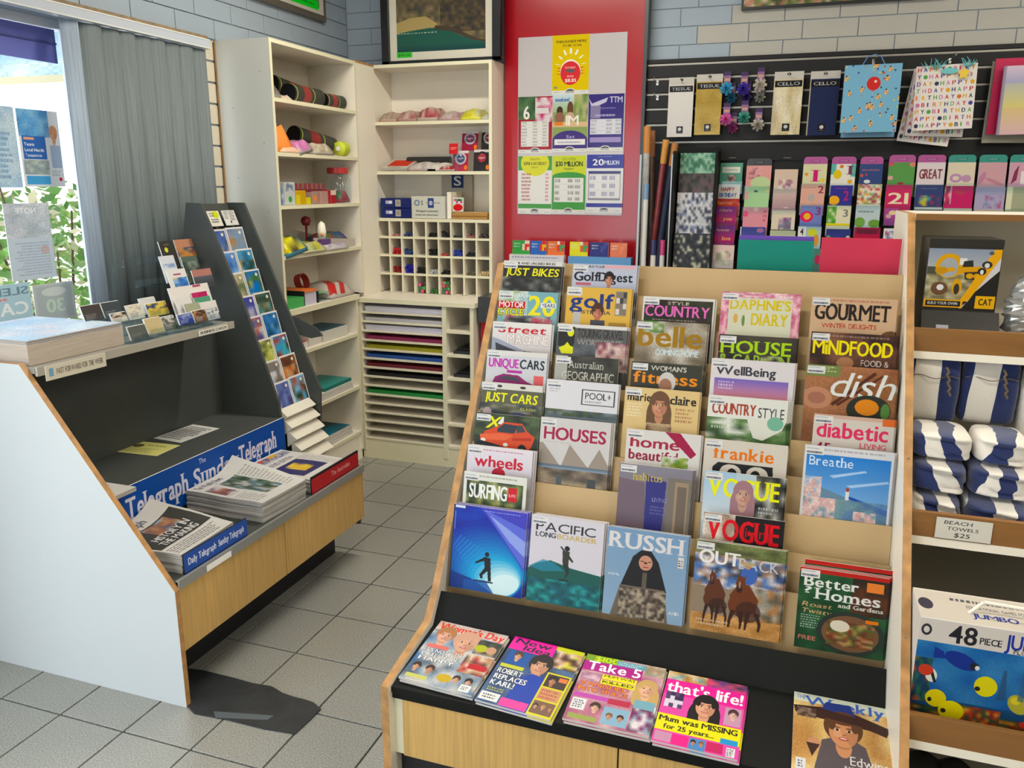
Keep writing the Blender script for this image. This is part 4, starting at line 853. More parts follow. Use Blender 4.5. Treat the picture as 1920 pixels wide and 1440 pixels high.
for k, (yy, ww, hh, cl, lab) in enumerate(((3.47, .05, .085, '#8ca0b4', 'blue white carton at the left of the third left shelf'), (3.545, .09, .11, '#c8ccca', 'white bag with a green spot on the third left shelf'), (3.64, .085, .07, '#d0a830', 'yellow box on the third left shelf'), (3.71, .035, .035, '#dcd020', 'tiny yellow cube on the third left shelf'), (3.77, .05, .06, '#a88c80', 'clear pack with an orange sticker on the third left shelf'), (3.86, .07, .065, '#b89088', 'pink clear pack on the third left shelf'), (3.95, .055, .07, '#b03038', 'red box with a white top on the third left shelf'))):
    x1 = X+.07; sp = {1: [('e', .5, .75, .16, .14, '38a048'), ('n', .1, .05, .9, .4, 'b8c0cc 687890 d8dcdc', 4, 3)], 0: [('n', 0, 0, 1, 1, '8098b8 c8d0d8 6080a8', 3, 4)], 2: [('r', 0, .3, .4, 1, 'e0d020')], 4: [('e', .5, .5, .3, .3, 'f09050')], 6: [('r', 0, 0, 1, .35, 'e0ccc4')]}.get(k, [])
    o = MB().box(x1-.06, yy-ww/2, zj+.001, x1, yy+ww/2, zj+hh, mats=[1, 0, 1, 1, 1, 1]).build('small_box', [img(50, 50, cl, sp), mat('sb%d' % k, cl, .5)], bevel=.002); tag(o, lab, 'box', 'small boxes on the third left shelf')
# fourth shelf
z4 = SH[3]
packet('yellow craft packet at the left of the fourth left shelf', X+.0, 3.54, z4, .2, .18, .085, pk('d8c820 c8b81c 484030 4888a0 e0d848', 16), tilt=.15)
packet('clear packet of yellow shapes on the fourth left shelf', X+.03, 3.70, z4, .14, .22, .05, pk('c8c040 b8b468 c8c8a0 88a058', 17))
gb = thing('display_carton', 'open grey display carton leaning on the fourth left shelf', 'carton', (X, 3.85, z4))
b = MB().prism([(3.68, z4+.10), (3.70, z4+.13), (4.16, z4+.04), (4.16, z4+.001), (3.9, z4+.001)], X-.12, X-.10, 'x'); b.prism([(3.78, z4+.001), (3.75, z4+.07), (4.17, z4+.042), (4.17, z4+.001)], X+.055, X+.06, 'x'); b.box(X-.1, 3.8, z4+.001, X+.058, 4.17, z4+.006); b.build('carton', mat('grey_card', '#b4aaa0', .7), gb)
packet('multicoloured beads in the open carton', X-.02, 4.01, z4+.008, .13, .28, .075, pk('2c5c88 b83050 885828 383c90 a04828 308870', 18), nm='beads', cat='beads')
packet('clear packet hanging over the front of the open carton', X+.08, 3.93, z4, .03, .22, .03, pk('c8c0c8 b0a0b8 d8d4d4', 19))
gh = thing('ghost_ornament', 'small white and purple ornament standing on the open carton', 'ornament', (X+.06, 3.82, z4))
MB().lathe([(0, .06), (.02, .06), (.024, .1), (.018, .14), (0, .155)], n=16, c=(X+.06, 3.83, z4)).build('body', WHITE, gh, smooth=True)
MB().box(X+.03, 3.785, z4+.03, X+.085, 3.875, z4+.06).build('base', mat('violet_base', '#5c3c78', .5), gh); MB().box(X+.03, 3.79, z4+.0, X+.085, 3.87, z4+.03).build('foot', WHITE, gh)
MB().lathe([(0, -.012), (.012, 0), (0, .012)], n=12, c=(X+.08, 3.80, z4+.085)).build('lamp', mat('orange_dot', '#e09850', .5), gh, smooth=True)
o = MB().lathe([(0, -.028), (.02, -.02), (.028, 0), (.02, .02), (0, .028)], n=18, c=(X-.06, 3.87, z4+.15)).cyl((X-.06, 3.87, z4+.001), (X-.06, 3.87, z4+.125), .006, n=8).build('red_ball', mat('red_gloss', '#8c2430', .2), smooth=True); tag(o, 'dark red ball on a stick behind the white ornament', 'ornament')
# fifth level on the base board
z5 = .9905
def file_(nm, lab, y0, y1, x0, x1, z, h, top, spine=None, cat='file', rx=0):
    o = MB().box(x0, y0, z, x1, y1, z+h, mats=[1, 1, 1, 1, 1, 0]).build(nm, [top, spine or PAPER], bevel=.0015); return tag(o, lab, cat)
file_('green_packet', 'green packet at the left of the bottom left shelf board', 3.45, 3.60, X-.12, X+.08, z5, .05, mat('green_film', '#3ca050', .3), mat('green_film', '#3ca050', .3), 'packet')
t = thing('lever_file', 'orange box file with black spine on the bottom left shelf board', 'file', (X, 3.66, z5))
MB().box(X-.17, 3.605, z5, X+.075, 3.615, z5+.075).build('spine', KICK, t); MB().box(X-.17, 3.616, z5+.066, X+.075, 3.735, z5+.075).build('cover', mat('orange_card', '#dc7028', .5), t)
MB().box(X-.16, 3.616, z5, X+.07, 3.73, z5+.066).build('pages', mat('lilac_pages', '#b8b4c4', .7), t); MB().box(X-.17, 3.736, z5, X+.075, 3.746, z5+.06).build('back_cover', KICK, t)
file_('green_file', 'green clear file beside the orange box file', 3.75, 3.87, X-.14, X+.07, z5, .045, mat('green_film2', '#58a860', .3), CLEAR)
packet('clear envelope with red stripes on the bottom left shelf board', X-.03, 3.985, z5, .22, .24, .075, img(120, 120, 'c8c0b8', [('p', [(0, .1), (.2, 0), (1, .75), (.9, .95)], 'c8403c'), ('p', [(.45, 0), (.65, 0), (1, .4), (1, .6)], 'c04440')]), nm='packet')
rb = thing('red_ribbon', 'curled red ribbon roll at the back of the bottom left shelf board', 'ribbon', (X-.1, 3.9, z5))
MB().lathe([(.04, 0), (.045, 0), (.045, .04), (.04, .04), (.04, 0)], n=24).build('roll', mat('ribbon_red', '#b03430', .4), rb, smooth=False, tr=Matrix.Translation((X-.12, 3.86, z5+.085)) @ Matrix.Rotation(R_(75), 4, 'Y'))
MB().box(X-.14, 3.82, z5, X-.09, 3.9, z5+.042).build('stand', mat('grey_card', '#b4aaa0', .7), rb)
# lower bays
TEAL = mat('teal_cover', '#1c8c86', .4); DTEAL = mat('dark_teal_cover', '#24586c', .4)
zl = .765
file_('storage_box', 'white storage box with a dark teal lid on the first lower left shelf', 3.80, 4.05, X-.12, X+.06, zl+.001, .06, DTEAL, mat('white_box_side', '#c8c6bc', .6), 'box')
file_('red_folder', 'red folder at the left of the first lower left shelf', 3.50, 3.66, X-.12, X+.05, zl+.001, .03, mat('red_folder', '#c42c30', .4), PAPER, 'folder')
file_('black_folder', 'flat black folder in the middle of the first lower left shelf', 3.67, 3.79, X-.14, X+.05, zl+.001, .06, KICK, PAPER, 'folder')
zl = .452
t = thing('notebook_pile', 'teal notebooks on white pads on the second lower left shelf', 'notebooks', (X, 3.85, zl))
for k in range(3): MB().box(X-.16, 3.56+.01*k, zl+.001+.014*k, X+.075, 4.06-.006*k, zl+.014*(k+1), mats=[1, 1, 1, 1, 1, 0]).build('pad', [PAPERW, PAPER], t)
MB().box(X-.14, 3.76, zl+.0435, X+.07, 4.05, zl+.062, mats=[1, 1, 1, 1, 1, 0]).build('notebook', [TEAL, mat('teal_edge', '#167068', .5)], t)
zl = .178
t = thing('magazine_pile', 'blue covered books stacked on the lowest left shelf', 'books', (X, 3.85, zl))
for k in range(3): MB().box(X-.15, 3.62+.012*k, zl+.001+.02*k, X+.07, 4.04-.01*k, zl+.02*(k+1), mats=[1, 1, 1, 1, 1, 0]).build('book', [img(80, 60, '1c6c88', [('n', 0, 0, 1, 1, '1c6c88 2888a0 185870 404c50', 5, 4, 1, k)]), PAPER], t)
MB().box(X-.17, 3.60, zl+.061, X-.02, 3.85, zl+.07).build('loose_book', mat('brown_red_cover', '#74442c', .5), t)
# framed pictures
fp = thing('framed_picture', 'large black framed aerial photo of a beach and green bay on the back unit', 'picture', (-1.95, 4.46, 2.264))
Yf = 4.47
MB().box(-2.335, Yf+.001, 2.2635, -1.615, Yf+.03, 2.86).build('backing', KICK, fp)
b = MB()
for (x0, za, x1, zb) in ((-2.335, 2.2635, -1.615, 2.283), (-2.335, 2.84, -1.615, 2.86), (-2.335, 2.2635, -2.29, 2.86), (-1.665, 2.2635, -1.615, 2.86)): b.box(x0, Yf-.02, za, x1, Yf+.001, zb)
b.build('frame', mat('black_frame', '#17181a', .3), fp, bevel=.002)
AER = Cv(400, 320, 'dcd8cc').do([('r', .0, .0, 1, 1, 'dcd8c8'), ('n', .07, .05, .93, .9, '6a6048 544c40 7c7050 4a4a44 8a7c5c 5c5448', 22, 18), ('n', .5, .4, .93, .75, '4a443c 5c5040 3c3a38 6a5a40', 14, 12),
    ('p', [(.07, .64), (.2, .6), (.36, .59), (.48, .67), (.4, .72), (.2, .73), (.07, .75)], 'b09c68'), ('p', [(.07, .74), (.2, .72), (.4, .7), (.55, .72), (.7, .79), (.93, .86), (.93, .92), (.07, .92)], '2c5c50'), ('g', .07, .86, .93, .915, '2a564c', '24484a'),
    ('p', [(.45, .68), (.6, .7), (.85, .82), (.93, .84), (.93, .86), (.8, .83), (.6, .74), (.45, .72)], '4c4438'), ('l', .08, .735, .5, .75, 1, 'd8dcc8', .7), ('r', .065, .915, .22, .97, '4cc848'), ('t', '$45.00', .08, .93, .12, .025, '2c6c2c')])
sheet_at('print', (-2.29, Yf-.002, 2.283), (1, 0, 0), (0, 0, 1), .625, .557, .002, pm_(AER, rough=.15), parent=fp)
fp2 = thing('framed_picture', 'framed picture with a green price tag high on the left wall', 'picture', (XL+.04, 4.1, 2.6))
ya, yb = 3.60, 4.40; zb_ = 2.50
MB().box(XL+.007, ya, zb_, XL+.035, yb, 3.0).build('frame', mat('bronze_frame', '#6e675c', .35, metal=.4), fp2, bevel=.002)
m = img(220, 140, 'cfccc0', [('n', .04, .05, .94, .93, '4a4c50 6a6460 3c4048 8a8478', 12, 9), ('r', .45, .85, .93, .96, '30e038'), ('l', .5, .88, .9, .93, 1, '207028', .8)])
sheet_at('print', (XL+.0365, ya+.03, zb_+.03), (0, 1, 0), (0, 0, 1), yb-ya-.06, .44, .001, m, parent=fp2)
a = aY(1390, 20, 4.665); fp3 = thing('framed_picture', 'dark framed floral garden picture above the slatted wall', 'picture', (a[0], 4.665, a[2]))
MB().box(a[0], 4.645, a[2], a[0]+.95, 4.672, a[2]+.45).build('frame', mat('black_frame', '#17181a', .3), fp3)
m = img(400, 160, '4a4438', [('n', 0, 0, 1, 1, '6a8048 c08870 8a9858 d0a890 4a5030 b87060 e0c8b0 586838', 46, 20)])
sheet_at('print', (a[0]+.012, 4.644, a[2]+.012), (1, 0, 0), (0, 0, 1), .926, .43, .001, m, parent=fp3)
# ================================================================ RED PANEL, POSTERS
YR = 4.60
RED = mat('glossy_red_panel', '#a3101e', .22, spec=.45, coat=.2)
a0, a1 = float(aY(949, 300, YR)[0]), float(aY(1204, 200, YR)[0])
rp = thing('red_wall_board', 'tall glossy red panel between the shelf unit and the slatted wall', 'panel', ((a0+a1)/2, YR, 0))
MB().box(a0-.01, YR, 0, a1, YR+.03, 3.0).build('board', RED, rp, bevel=.002)
MB().box(a1, YR-.02, 0, a1+.018, YR+.05, 3.0).build('edge_strip', mat('dark_steel_strip', '#3a3c3e', .35, metal=.3), rp)
ps, w, h = sheet('poster_sleeve', (972, 71), (1177, 58), (972, 401), PY(YR-.006), .004, mat('pale_sleeve', '#b6b1b4', .2), level=True)
tag(ps, 'large pale plastic poster sleeve fixed to the red panel', 'poster sleeve')
badge = [('e', .5, 1.0, .13, .075, 'e8e8e4'), ('e', .5, 1.0, .11, .06, '4a4a50'), ('l', .38, .955, .62, .985, 1, 'e0e0e0', .9)]
foot = [('r', 0, .93, 1, 1, 'dcdcd8'), ('e', .5, .945, .14, .05, 'dcdcd8'), ('e', .5, .945, .11, .035, '55585c'), ('r', .36, .945, .64, .99, 'dcdcd8'), ('t', 'lotto', .39, .945, .22, .03, '44484c'), ('l', .06, .955, .2, .975, 1, '707070', .8), ('l', .8, .955, .95, .975, 1, '707070', .6)]
sun_ops = [('t', 'THOUSANDS MORE', .1, .09, .82, .04, '4a4420'), ('t', 'TO BE WON', .28, .16, .5, .035, '4a4420')]
for k in range(7):
    a = math.pi*(k+.5)/7; sun_ops.append(('p', [(.5-.3*math.cos(a)-.03, .55-.24*math.sin(a)), (.5-.42*math.cos(a)-.02, .55-.33*math.sin(a)), (.5-.42*math.cos(a)+.03, .55-.33*math.sin(a)), (.5-.3*math.cos(a)+.04, .55-.24*math.sin(a))], 'f0ecdc'))
for s_ in (-1, 1):
    for q in (.55, .6, .65): sun_ops.append(('p', [(.5+s_*.25, q), (.5+s_*.4, q-.01), (.5+s_*.25, q+.02)], 'd04840'))
sun_ops += [('e', .5, .62, .28, .21, 'f0e8dc'), ('e', .5, .64, .27, .2, 'd8484c'), ('t', 'POWERHIT', .36, .53, .28, .03, 'f0dcd8'), ('e', .5, .6, .12, .03, '5a6068'), ('t', 'FROM', .42, .68, .16, .03, 'f4e4e0'), ('t', '$8.85', .36, .735, .3, .055, 'f4ece8'), ('e', .1, .88, .06, .02, '8a9870')]
tbl = lambda x0, y0, x1, y1, n, cols, bg='e2e0dc', c='8a8c90': [('r', x0, y0, x1, y1, bg)]+[('r', x0, y0+(y1-y0)*k/n, x1, y0+(y1-y0)*k/n+.004, 'b8b8b8') for k in range(n)]+[('l', x0+(x1-x0)*q+.02, y0, x0+(x1-x0)*q+.02+(x1-x0)*.2, y1, n, c, .8, 4+i) for i, q in enumerate(cols)]
posters = [
 ((1036, 67), (1106, 64), (1035, 178), 'e0c428', sun_ops+foot, 'yellow poster with a red sun burst at the top of the sleeve'),
 ((972, 182), (1036, 181), (972, 288), 'a03038', [('n', 0, 0, .6, .4, '486848 5a7850 385038', 5, 4), ('n', .5, .02, 1, .45, 'e0d8d8 c83868 a83050 d8c8d0', 5, 4), ('r', .5, .2, .9, .3, 'd8d4d4'), ('t', '6', .16, .17, .17, .22, 'ece8e4')]+tbl(.08, .43, .9, .88, 8, (0, .4, .75))+foot, 'red poster with a white 6 at the left of the middle row'),
 ((1037, 178), (1103, 176), (1036, 286), '8ca060', [('g', 0, 0, 1, .3, 'c8dce8', 'a0b888'), ('n', .6, 0, 1, .5, '90a860 b8b088 688848', 4, 5), ('t', 'weekend', .06, .05, .4, .07, '4868b0', 1, .2), ('e', .2, .28, .09, .08, '4a3428'), ('e', .2, .4, .14, .1, '906858'), ('e', .5, .25, .09, .13, '6a4a30'), ('e', .5, .4, .13, .1, 'c8a890'), ('r', 0, .47, 1, .56, 'd8b890'), ('r', .05, .47, .3, .53, 'e08840'), ('t', '1M', .38, .36, .36, .17, 'f0ece0'), ('e', .5, .82, .52, .2, '4a3c80'), ('r', 0, .8, 1, 1, '4a3c80'), ('t', 'Sat', .4, .7, .24, .05, 'c0b8e0'), ('r', .06, .77, .94, .87, 'e8e6e2'), ('l', .15, .8, .85, .85, 1, '7070a0', .6)]+foot, 'family photo poster with a white 1M in the middle row'),
 ((1104, 177), (1171, 175), (1103, 284), '40387c', [('p', [(0, .06), (.1, .16), (.55, .06), (.5, .14), (.1, .25)], 'c8c4dc'), ('r', .06, .2, .34, .42, '8880a8'), ('t', 'TTM', .6, .05, .35, .1, 'ccc8e0'), ('l', .35, .22, .8, .27, 1, '9088b8', .8), ('l', .2, .34, .8, .4, 1, 'c0bcd8', .9)]+tbl(.06, .43, .94, .7, 4, (0, .5, .8), 'd8d8e4')+[('r', .06, .75, .94, .84, 'a090c4')]+foot, 'purple poster at the right of the middle row'),
 ((972, 293), (1035, 292), (972, 401), 'e2e2de', [('r', 0, 0, 1, .24, '4a9a48'), ('e', .5, .12, .42, .22, 'd8d838'), ('r', .14, .0, .86, .24, 'd8d838'), ('t', 'OZ LOTTO', .35, .04, .3, .03, '50581c'), ('t', 'SUPER 6 SATURDAY', .16, .1, .68, .05, '50581c'), ('t', 'DRAW', .4, .18, .2, .025, '50581c'), ('r', 0, .82, 1, .9, '4a9a48'), ('l', .1, .28, .4, .78, 8, 'a04038', .8), ('l', .82, .28, .92, .78, 8, 'c04848', .7)]+foot, 'green bordered list poster at the left of the bottom row'),
 ((1036, 292), (1099, 290), (1035, 400), '4a9a48', [('r', 0, 0, 1, .34, 'c8d440'), ('e', .5, .36, .5, .08, '4a9a48'), ('t', 'OZ LOTTO', .3, .04, .4, .04, '78881c'), ('t', '$30 MILLION', .1, .1, .8, .08, '283820'), ('t', 'TUESDAY', .35, .21, .3, .03, '283820')]+tbl(.06, .38, .94, .8, 4, (0, .45, .7), 'e4e4e0', '706868')+foot, 'lime green draw poster in the centre of the bottom row'),
 ((1101, 290), (1170, 288), (1099, 399), 'e0e0e2', [('r', 0, 0, 1, .23, '40459c'), ('t', '20', .16, .08, .3, .1, 'f0f0f4'), ('t', 'MILLION', .48, .1, .4, .07, 'd8dcf0'), ('l', .3, .02, .7, .05, 1, '9098d0', .9), ('r', .05, .28, .93, .78, '9090a0'), ('r', .05, .28, .93, .32, '484880')]+tbl(.07, .33, .91, .74, 3, (0, .4, .65), 'e4e4e4', '8078a8')+[('r', 0, .83, 1, .9, '40459c')]+foot, 'blue headed poster with a white 20 in the bottom row')]
for TL, TR, B_, bg, ops, lab in posters:
    o, w, h = sheet('poster', TL, TR, B_, PY(YR-.0075), .0012, img(170, 290, bg, ops, rough=.15), level=True); tag(o, lab, 'poster', 'lottery posters on the red panel')
# lottery stand under the panel
ls = thing('lottery_stand', 'low dark counter with red sides in front of the red panel', 'stand', (-1.25, 4.4, 0))
MB().box(-1.64, 4.20, .0, -.95, 4.58, .86).build('body', RED, ls); MB().box(-1.65, 4.18, .86, -.94, 4.59, 1.0).build('top', mat('dark_grey_top', '#35383a', .4), ls)
YH = 4.42
hz = float(aY(1000, 478, YH)[2]); ht = float(aY(1000, 462, YH)[2])
x0 = float(aY(955, 480, YH)[0]); x1 = float(aY(1057, 480, YH)[0]); x2 = float(aY(1066, 480, YH)[0]); x3 = float(aY(1184, 480, YH)[0])
lh = thing('leaflet_holder', 'white leaflet holder on the counter in front of the red panel', 'leaflet holder', (x0, YH, 1.0)); MB().box(x0, YH, 1.0, x1, YH+.05, hz).build('box', WHITE, lh)
sheet_at('strip', (x0, YH-.001, hz-.04), (1, 0, 0), (0, 0, 1), x1-x0, .04, .001, img(200, 26, 'd8d8dc', [('l', .05, .2, .95, .5, 1, '8878b0', .8)]), parent=lh)
lh = thing('leaflet_holder', 'blue leaflet holder on the counter in front of the red panel', 'leaflet holder', (x2, YH, 1.0)); MB().box(x2, YH-.01, 1.0, x3, YH+.05, hz+.0).build('box', mat('blue_holder', '#4a86b8', .4), lh)
for px0, px1, c, d, lab in ((958, 991, '3c9a48', 'd04838 e8d0c0 38a050', 'green'), (992, 1023, '3868b8', 'e0b030 d84038 4868b0', 'blue'), (1024, 1057, 'e07848', '40a060 d84840 e8e0d8', 'orange'), (1066, 1101, 'e0d838', '48a058 d86048 e0e0c8', 'yellow'), (1104, 1140, '343878', '343878 484c90', 'navy'), (1142, 1175, 'e08060', 'e08060 e89070', 'salmon')):
    xa, xb = float(aY(px0, 470, YH)[0]), float(aY(px1, 470, YH)[0])
    o = sheet_at('leaflet', (xa, YH+.02, hz-.06), (1, 0, 0), (0, .05, 1), xb-xa-.004, ht-hz+.06+.03, .008, img(60, 80, c, [('n', .58, 0, 1, .4, d, 3, 3, 0), ('l', .08, .08, .5, .3, 2, 'd8e0d8', .7)])); tag(o, lab+' lottery leaflet standing in the row below the posters', 'leaflet', 'lottery leaflets in the holders')
# ================================================================ SLATTED WALL
SW = thing('slatwall', 'black slatted display wall with metal channel strips', 'display wall', (.4, 4.62, 0))
sx0 = float(aY(1212, 200, 4.62)[0]); sx1 = 1.9; st = float(aY(1560, 97, 4.62)[2])
SLT = mat('black_slat_board', '#0f1011', .5, spec=.3, var=.08)
rails = [float(aY(1300, y, 4.62)[2]) for y in (119, 146, 175, 203, 233, 266)]
zs = [st]+rails+[r for r in (rails[-1]-.105*k for k in range(1, 12)) if r > .2]
for k, (a, b) in enumerate(zip(zs, zs[1:]+[.05])):
    MB().box(sx0, 4.618, b+.006, sx1, 4.66, a-(.006 if k else 0)).build('slat', SLT, SW, bevel=.001)
MB().box(sx0, 4.640, .05, sx1, 4.655, st-.002).build('backing', KICK, SW)
RAIL = mat('dull_metal_channel', '#8f8c84', .35, metal=.7)
for z in rails: MB().box(sx0, 4.617, z-.006, sx1, 4.628, z+.003).build('channel_strip', RAIL, SW)
def hookp(x, z, y0=4.617, y1=4.50): 
    return MB().cyl((x, y0, z), (x, y1, z+.004), .003, n=8).cyl((x, y1, z+.004), (x, y1-.004, z+.014), .003, n=8).box(x-.006, 4.612, z-.012, x+.006, 4.617, z+.012)
def hook(x, z, lab, y1=4.50): return tag(hookp(x, z, y1=y1).build('display_hook', STEEL), lab, 'hook', 'metal display hooks')
pz = float(aY(1400, 240, 4.617)[2])
for k, (x_, y_) in enumerate(((1232, 155), (1232, 183))):
    p = aY(x_, y_, 4.6); hook(float(p[0]), float(p[2]), 'empty hook near the left edge of the slatted wall, %s of two' % ('upper', 'lower')[k])
def pack(TL, TR, BL_, Y, base, ops, lab, word, front_bg):
    m = img(120, 240, base, ops+[('r', 0, 0, 1, .12, 'c8c4bc'), ('e', .5, .04, .07, .02, '2a2a2a'), ('r', .03, .14, .97, .24, '1c1c1e'), ('t', word, .12, .165, .76, .05, 'c8c8c8', 0), ('r', .38, .82, .64, .94, '1c1c1e'), ('e', .51, .87, .07, .03, 'c8c8c8'), ('l', .44, .91, .58, .93, 1, 'aaaaaa', .8)], rough=.2)
    o, w, h = sheet('gift_paper_pack', TL, TR, BL_, PY(Y), .012, m, edge=front_bg, level=True); tag(o, lab, 'packet', 'hanging packs of tissue and cellophane')
    c = o.location; x = c.x+w/2; hook(x, c.z+h-.022, 'hook holding the '+lab.split(' hanging')[0], y1=Y-.03)
PKW = mat('pack_white', '#d8d4cc', .3); PKG = mat('pack_gold', '#b09850', .3); PKC = mat('pack_clear', '#ccc4a8', .2); PKN = mat('pack_navy', '#20284a', .3)
pack((1255, 146), (1302, 146), (1252, 257), 4.56, 'd6d2cc', [('g', .0, .2, 1, 1, 'dcd8d4', 'd0ccc8')], 'white tissue paper pack hanging at the left', 'TISSUE', PKW)
pack((1307, 140), (1356, 140), (1303, 253), 4.56, 'b89c50', [('n', 0, .2, 1, 1, 'b89c50 c0a860 a88c40', 3, 6)], 'gold tissue paper pack hanging beside the white one', 'TISSUE', PKG)
pack((1453, 135), (1508, 135), (1448, 253), 4.56, 'd0c4a0', [('n', 0, .2, 1, 1, 'd8cca8 c8b888 e4dcc4 c0b090', 7, 3)], 'cream cello pack hanging in the middle', 'CELLO', PKC)
pack((1521, 134), (1577, 133), (1516, 254), 4.56, '232c50', [('r', 0, .1, .04, 1, 'b0a890')], 'navy cello pack hanging beside the cream one', 'CELLO', PKN)
# ribbon bows
def bow(px, py, r, colr, lab, Y=4.56):
    p = aY(px, py, Y); c = Vector(p); t = thing('ribbon_bow', lab, 'bow', tuple(c), group='ribbon bows'); m = mat('ribbon_'+colr[1:], colr, .22, metal=.35); rg = random.Random(px)
    b = MB()
    for ring, (n, rad, tl) in enumerate(((8, r, .2), (7, r*.78, .6), (5, r*.45, 1.0))):
        for k in range(n):
            a = 6.283*k/n+ring*.4+rg.uniform(-.1, .1); d = Vector((math.cos(a), 0, math.sin(a))); s_ = Vector((-math.sin(a), 0, math.cos(a)))*r*.2; f_ = Vector((0, -1, 0))*r*tl*.6
            L = [c+f_*.2, c+d*rad*.5+f_*1.0+Vector((0, -r*.22, 0)), c+d*rad+f_*.6, c+d*rad*.6+f_*.3, c+f_*.2]
            for q, w in zip(L, L[1:]): b.face([q-s_*.8, w-s_, w+s_, q+s_*.8])
    b.build('loops', m, t)
    sheet_at('header_card', c+Vector((-.016, .006, r*.5)), (1, 0, 0), (0, 0, 1), .034, r*.5+.05, .002, img(30, 50, '8a6a90', [('r', 0, 0, 1, .3, '44305c'), ('r', .1, .5, .9, .7, 'c89a88')]), parent=t)
for a in ((1362, 166, .034, '#3a9ccc', 'bright blue shiny ribbon bow'), (1394, 167, .034, '#3c2c98', 'royal purple shiny ribbon bow'), (1425, 159, .034, '#c0b8ac', 'shiny white ribbon bow at the top'), (1361, 224, .032, '#d458a8', 'pink ribbon bow in the lower row'), (1395, 220, .032, '#3c9080', 'green ribbon bow in the lower row'), (1421, 234, .032, '#a8a498', 'pale silver ribbon bow in the lower row')): bow(*a)
for a in ((1371, 184, .028, '#205c78', 'dark teal bow hanging behind the bright blue bow', 4.59), (1400, 181, .028, '#2c1c58', 'dark violet bow hanging behind the purple bow', 4.59), (1425, 182, .028, '#808078', 'grey bow hanging behind the shiny white bow', 4.59), (1374, 240, .028, '#84346c', 'plum bow hanging behind the pink bow', 4.59)): bow(*a)
# gift bags
def bag(TL, TR, B_, Y, m, lab, em, group, roll=0, t=.02, handle=None, nm='gift_bag'):
    a, b, c = [Vector(aY(*q, Y)) for q in (TL, TR, B_)]; ux = (b-a); w = ux.length; ux = ux.normalized(); n = Vector((0, -1, 0)); uy = n.cross(ux); h = (a-c).dot(uy)
    T = thing(nm, lab, 'gift bag', (a.x, Y, a.z), group=group); sheet_at('bag_body', a-uy*h, ux, uy, w, h, t, m, edge=em, parent=T)
    if handle: 
        q = MB(); p = a+ux*w*.5
        pts = [p+ux*(-.05)+uy*(-.002), p+ux*(-.03)+uy*.035, p+uy*.045, p+ux*.03+uy*.035, p+ux*.05+uy*(-.002)]
        for u, v in zip(pts, pts[1:]): q.cyl(u+Vector((0, .004, 0)), v+Vector((0, .004, 0)), .0025, n=6)
        q.build('handle', handle, T)
    return a, ux, uy, w, h
sp = random.Random(12); ops = []
for k in range(64):
    x, y = sp.random(), sp.random()
    if abs(x-.52) < .14 and abs(y-.3) < .14: continue
    c = sp.choice(['c89858', 'd0a060', 'c89050', '3c4858', 'c84838', '403c98', 'd8c848', 'b8887c'])
    if c in ('c89858', 'd0a060', 'c89050'): ops += [('e', x, y, .035, .034, c, 1, .6), ('e', x+.014, y-.03, .024, .02, 'dcb888'), ('e', x, y-.045, .016, .012, '3c4048'), ('e', x-.01, y+.01, .016, .016, 'e0c8a0')]
    else: ops += [('e', x, y, .016, .014, c, 1, k)]
ops += [('e', .53, .28, .12, .1, 'd03c38'), ('e', .56, .25, .025, .02, 'f0d8d0'), ('p', [(.53, .37), (.51, .4), (.55, .4)], 'd03c38'), ('r', .525, .39, .53, .55, 'b8d0d8')]
BLU = mat('bag_blue', '#7aa8c4', .4); bm_ = img(220, 270, '7db4d2', ops)
p = aY(1640, 112, 4.54); hook(float(p[0]), float(p[2]), 'hook holding the pale blue gift bags', y1=4.46)
bag((1588, 132), (1690, 128), (1576, 258), 4.56, mat('bag_blue_plain', '#6c9cba', .4), 'plain pale blue gift bag hanging behind the patterned one', BLU, 'pale blue gift bags')
bag((1585, 123), (1693, 118), (1578, 249), 4.51, bm_, 'pale blue gift bag with a red balloon and little brown animals', BLU, 'pale blue gift bags', handle=mat('blue_cord', '#4a80b8', .5))
cols = ['c83848', '58a050', 'e0a838', '50489c', 'c878a8', '303858', 'd87838']; ops = [('n', 0, 0, .1, 1, 'e0d8d4 d8c8c8', 2, 8)]
words = 'HAPPY*BIRTHDAY*'; q = 0
for r_ in range(9):
    for k in range(10):
        ch = words[(r_*10+k+r_*3) % 15]; x, y = .03+k*.097, .03+r_*.108; c = cols[(k*3+r_*5) % 7]
        if ch == '*': ops.append(('e', x+.035, y+.035, .036, .032, c))
        else: ops.append(('t', ch, x, y, .058 if ch != 'I' else .02, .062, c))
HB = img(260, 300, 'e6e0da', ops); HB2 = HB
EBG = mat('bag_cream', '#cfc6bd', .5)
p = aY(1786, 110, 4.54); hook(float(p[0]), float(p[2]), 'hook holding the happy birthday gift bags', y1=4.44)
bag((1714, 131), (1812, 140), (1699, 266), 4.565, HB, 'rear happy birthday gift bag hanging lowest of three', EBG, 'happy birthday letter gift bags', t=.008)
bag((1716, 128), (1826, 128), (1722, 255), 4.54, HB, 'middle happy birthday gift bag of the fanned three', EBG, 'happy birthday letter gift bags', t=.008)
a, ux, uy, w, h = bag((1719, 125), (1834, 117), (1722, 245), 4.50, HB, 'front happy birthday letter gift bag with aqua ribbon and yellow star', EBG, 'happy birthday letter gift bags', t=.008)
AQ = mat('aqua_tissue', '#62b4b8', .5); b = MB(); rg = random.Random(6)
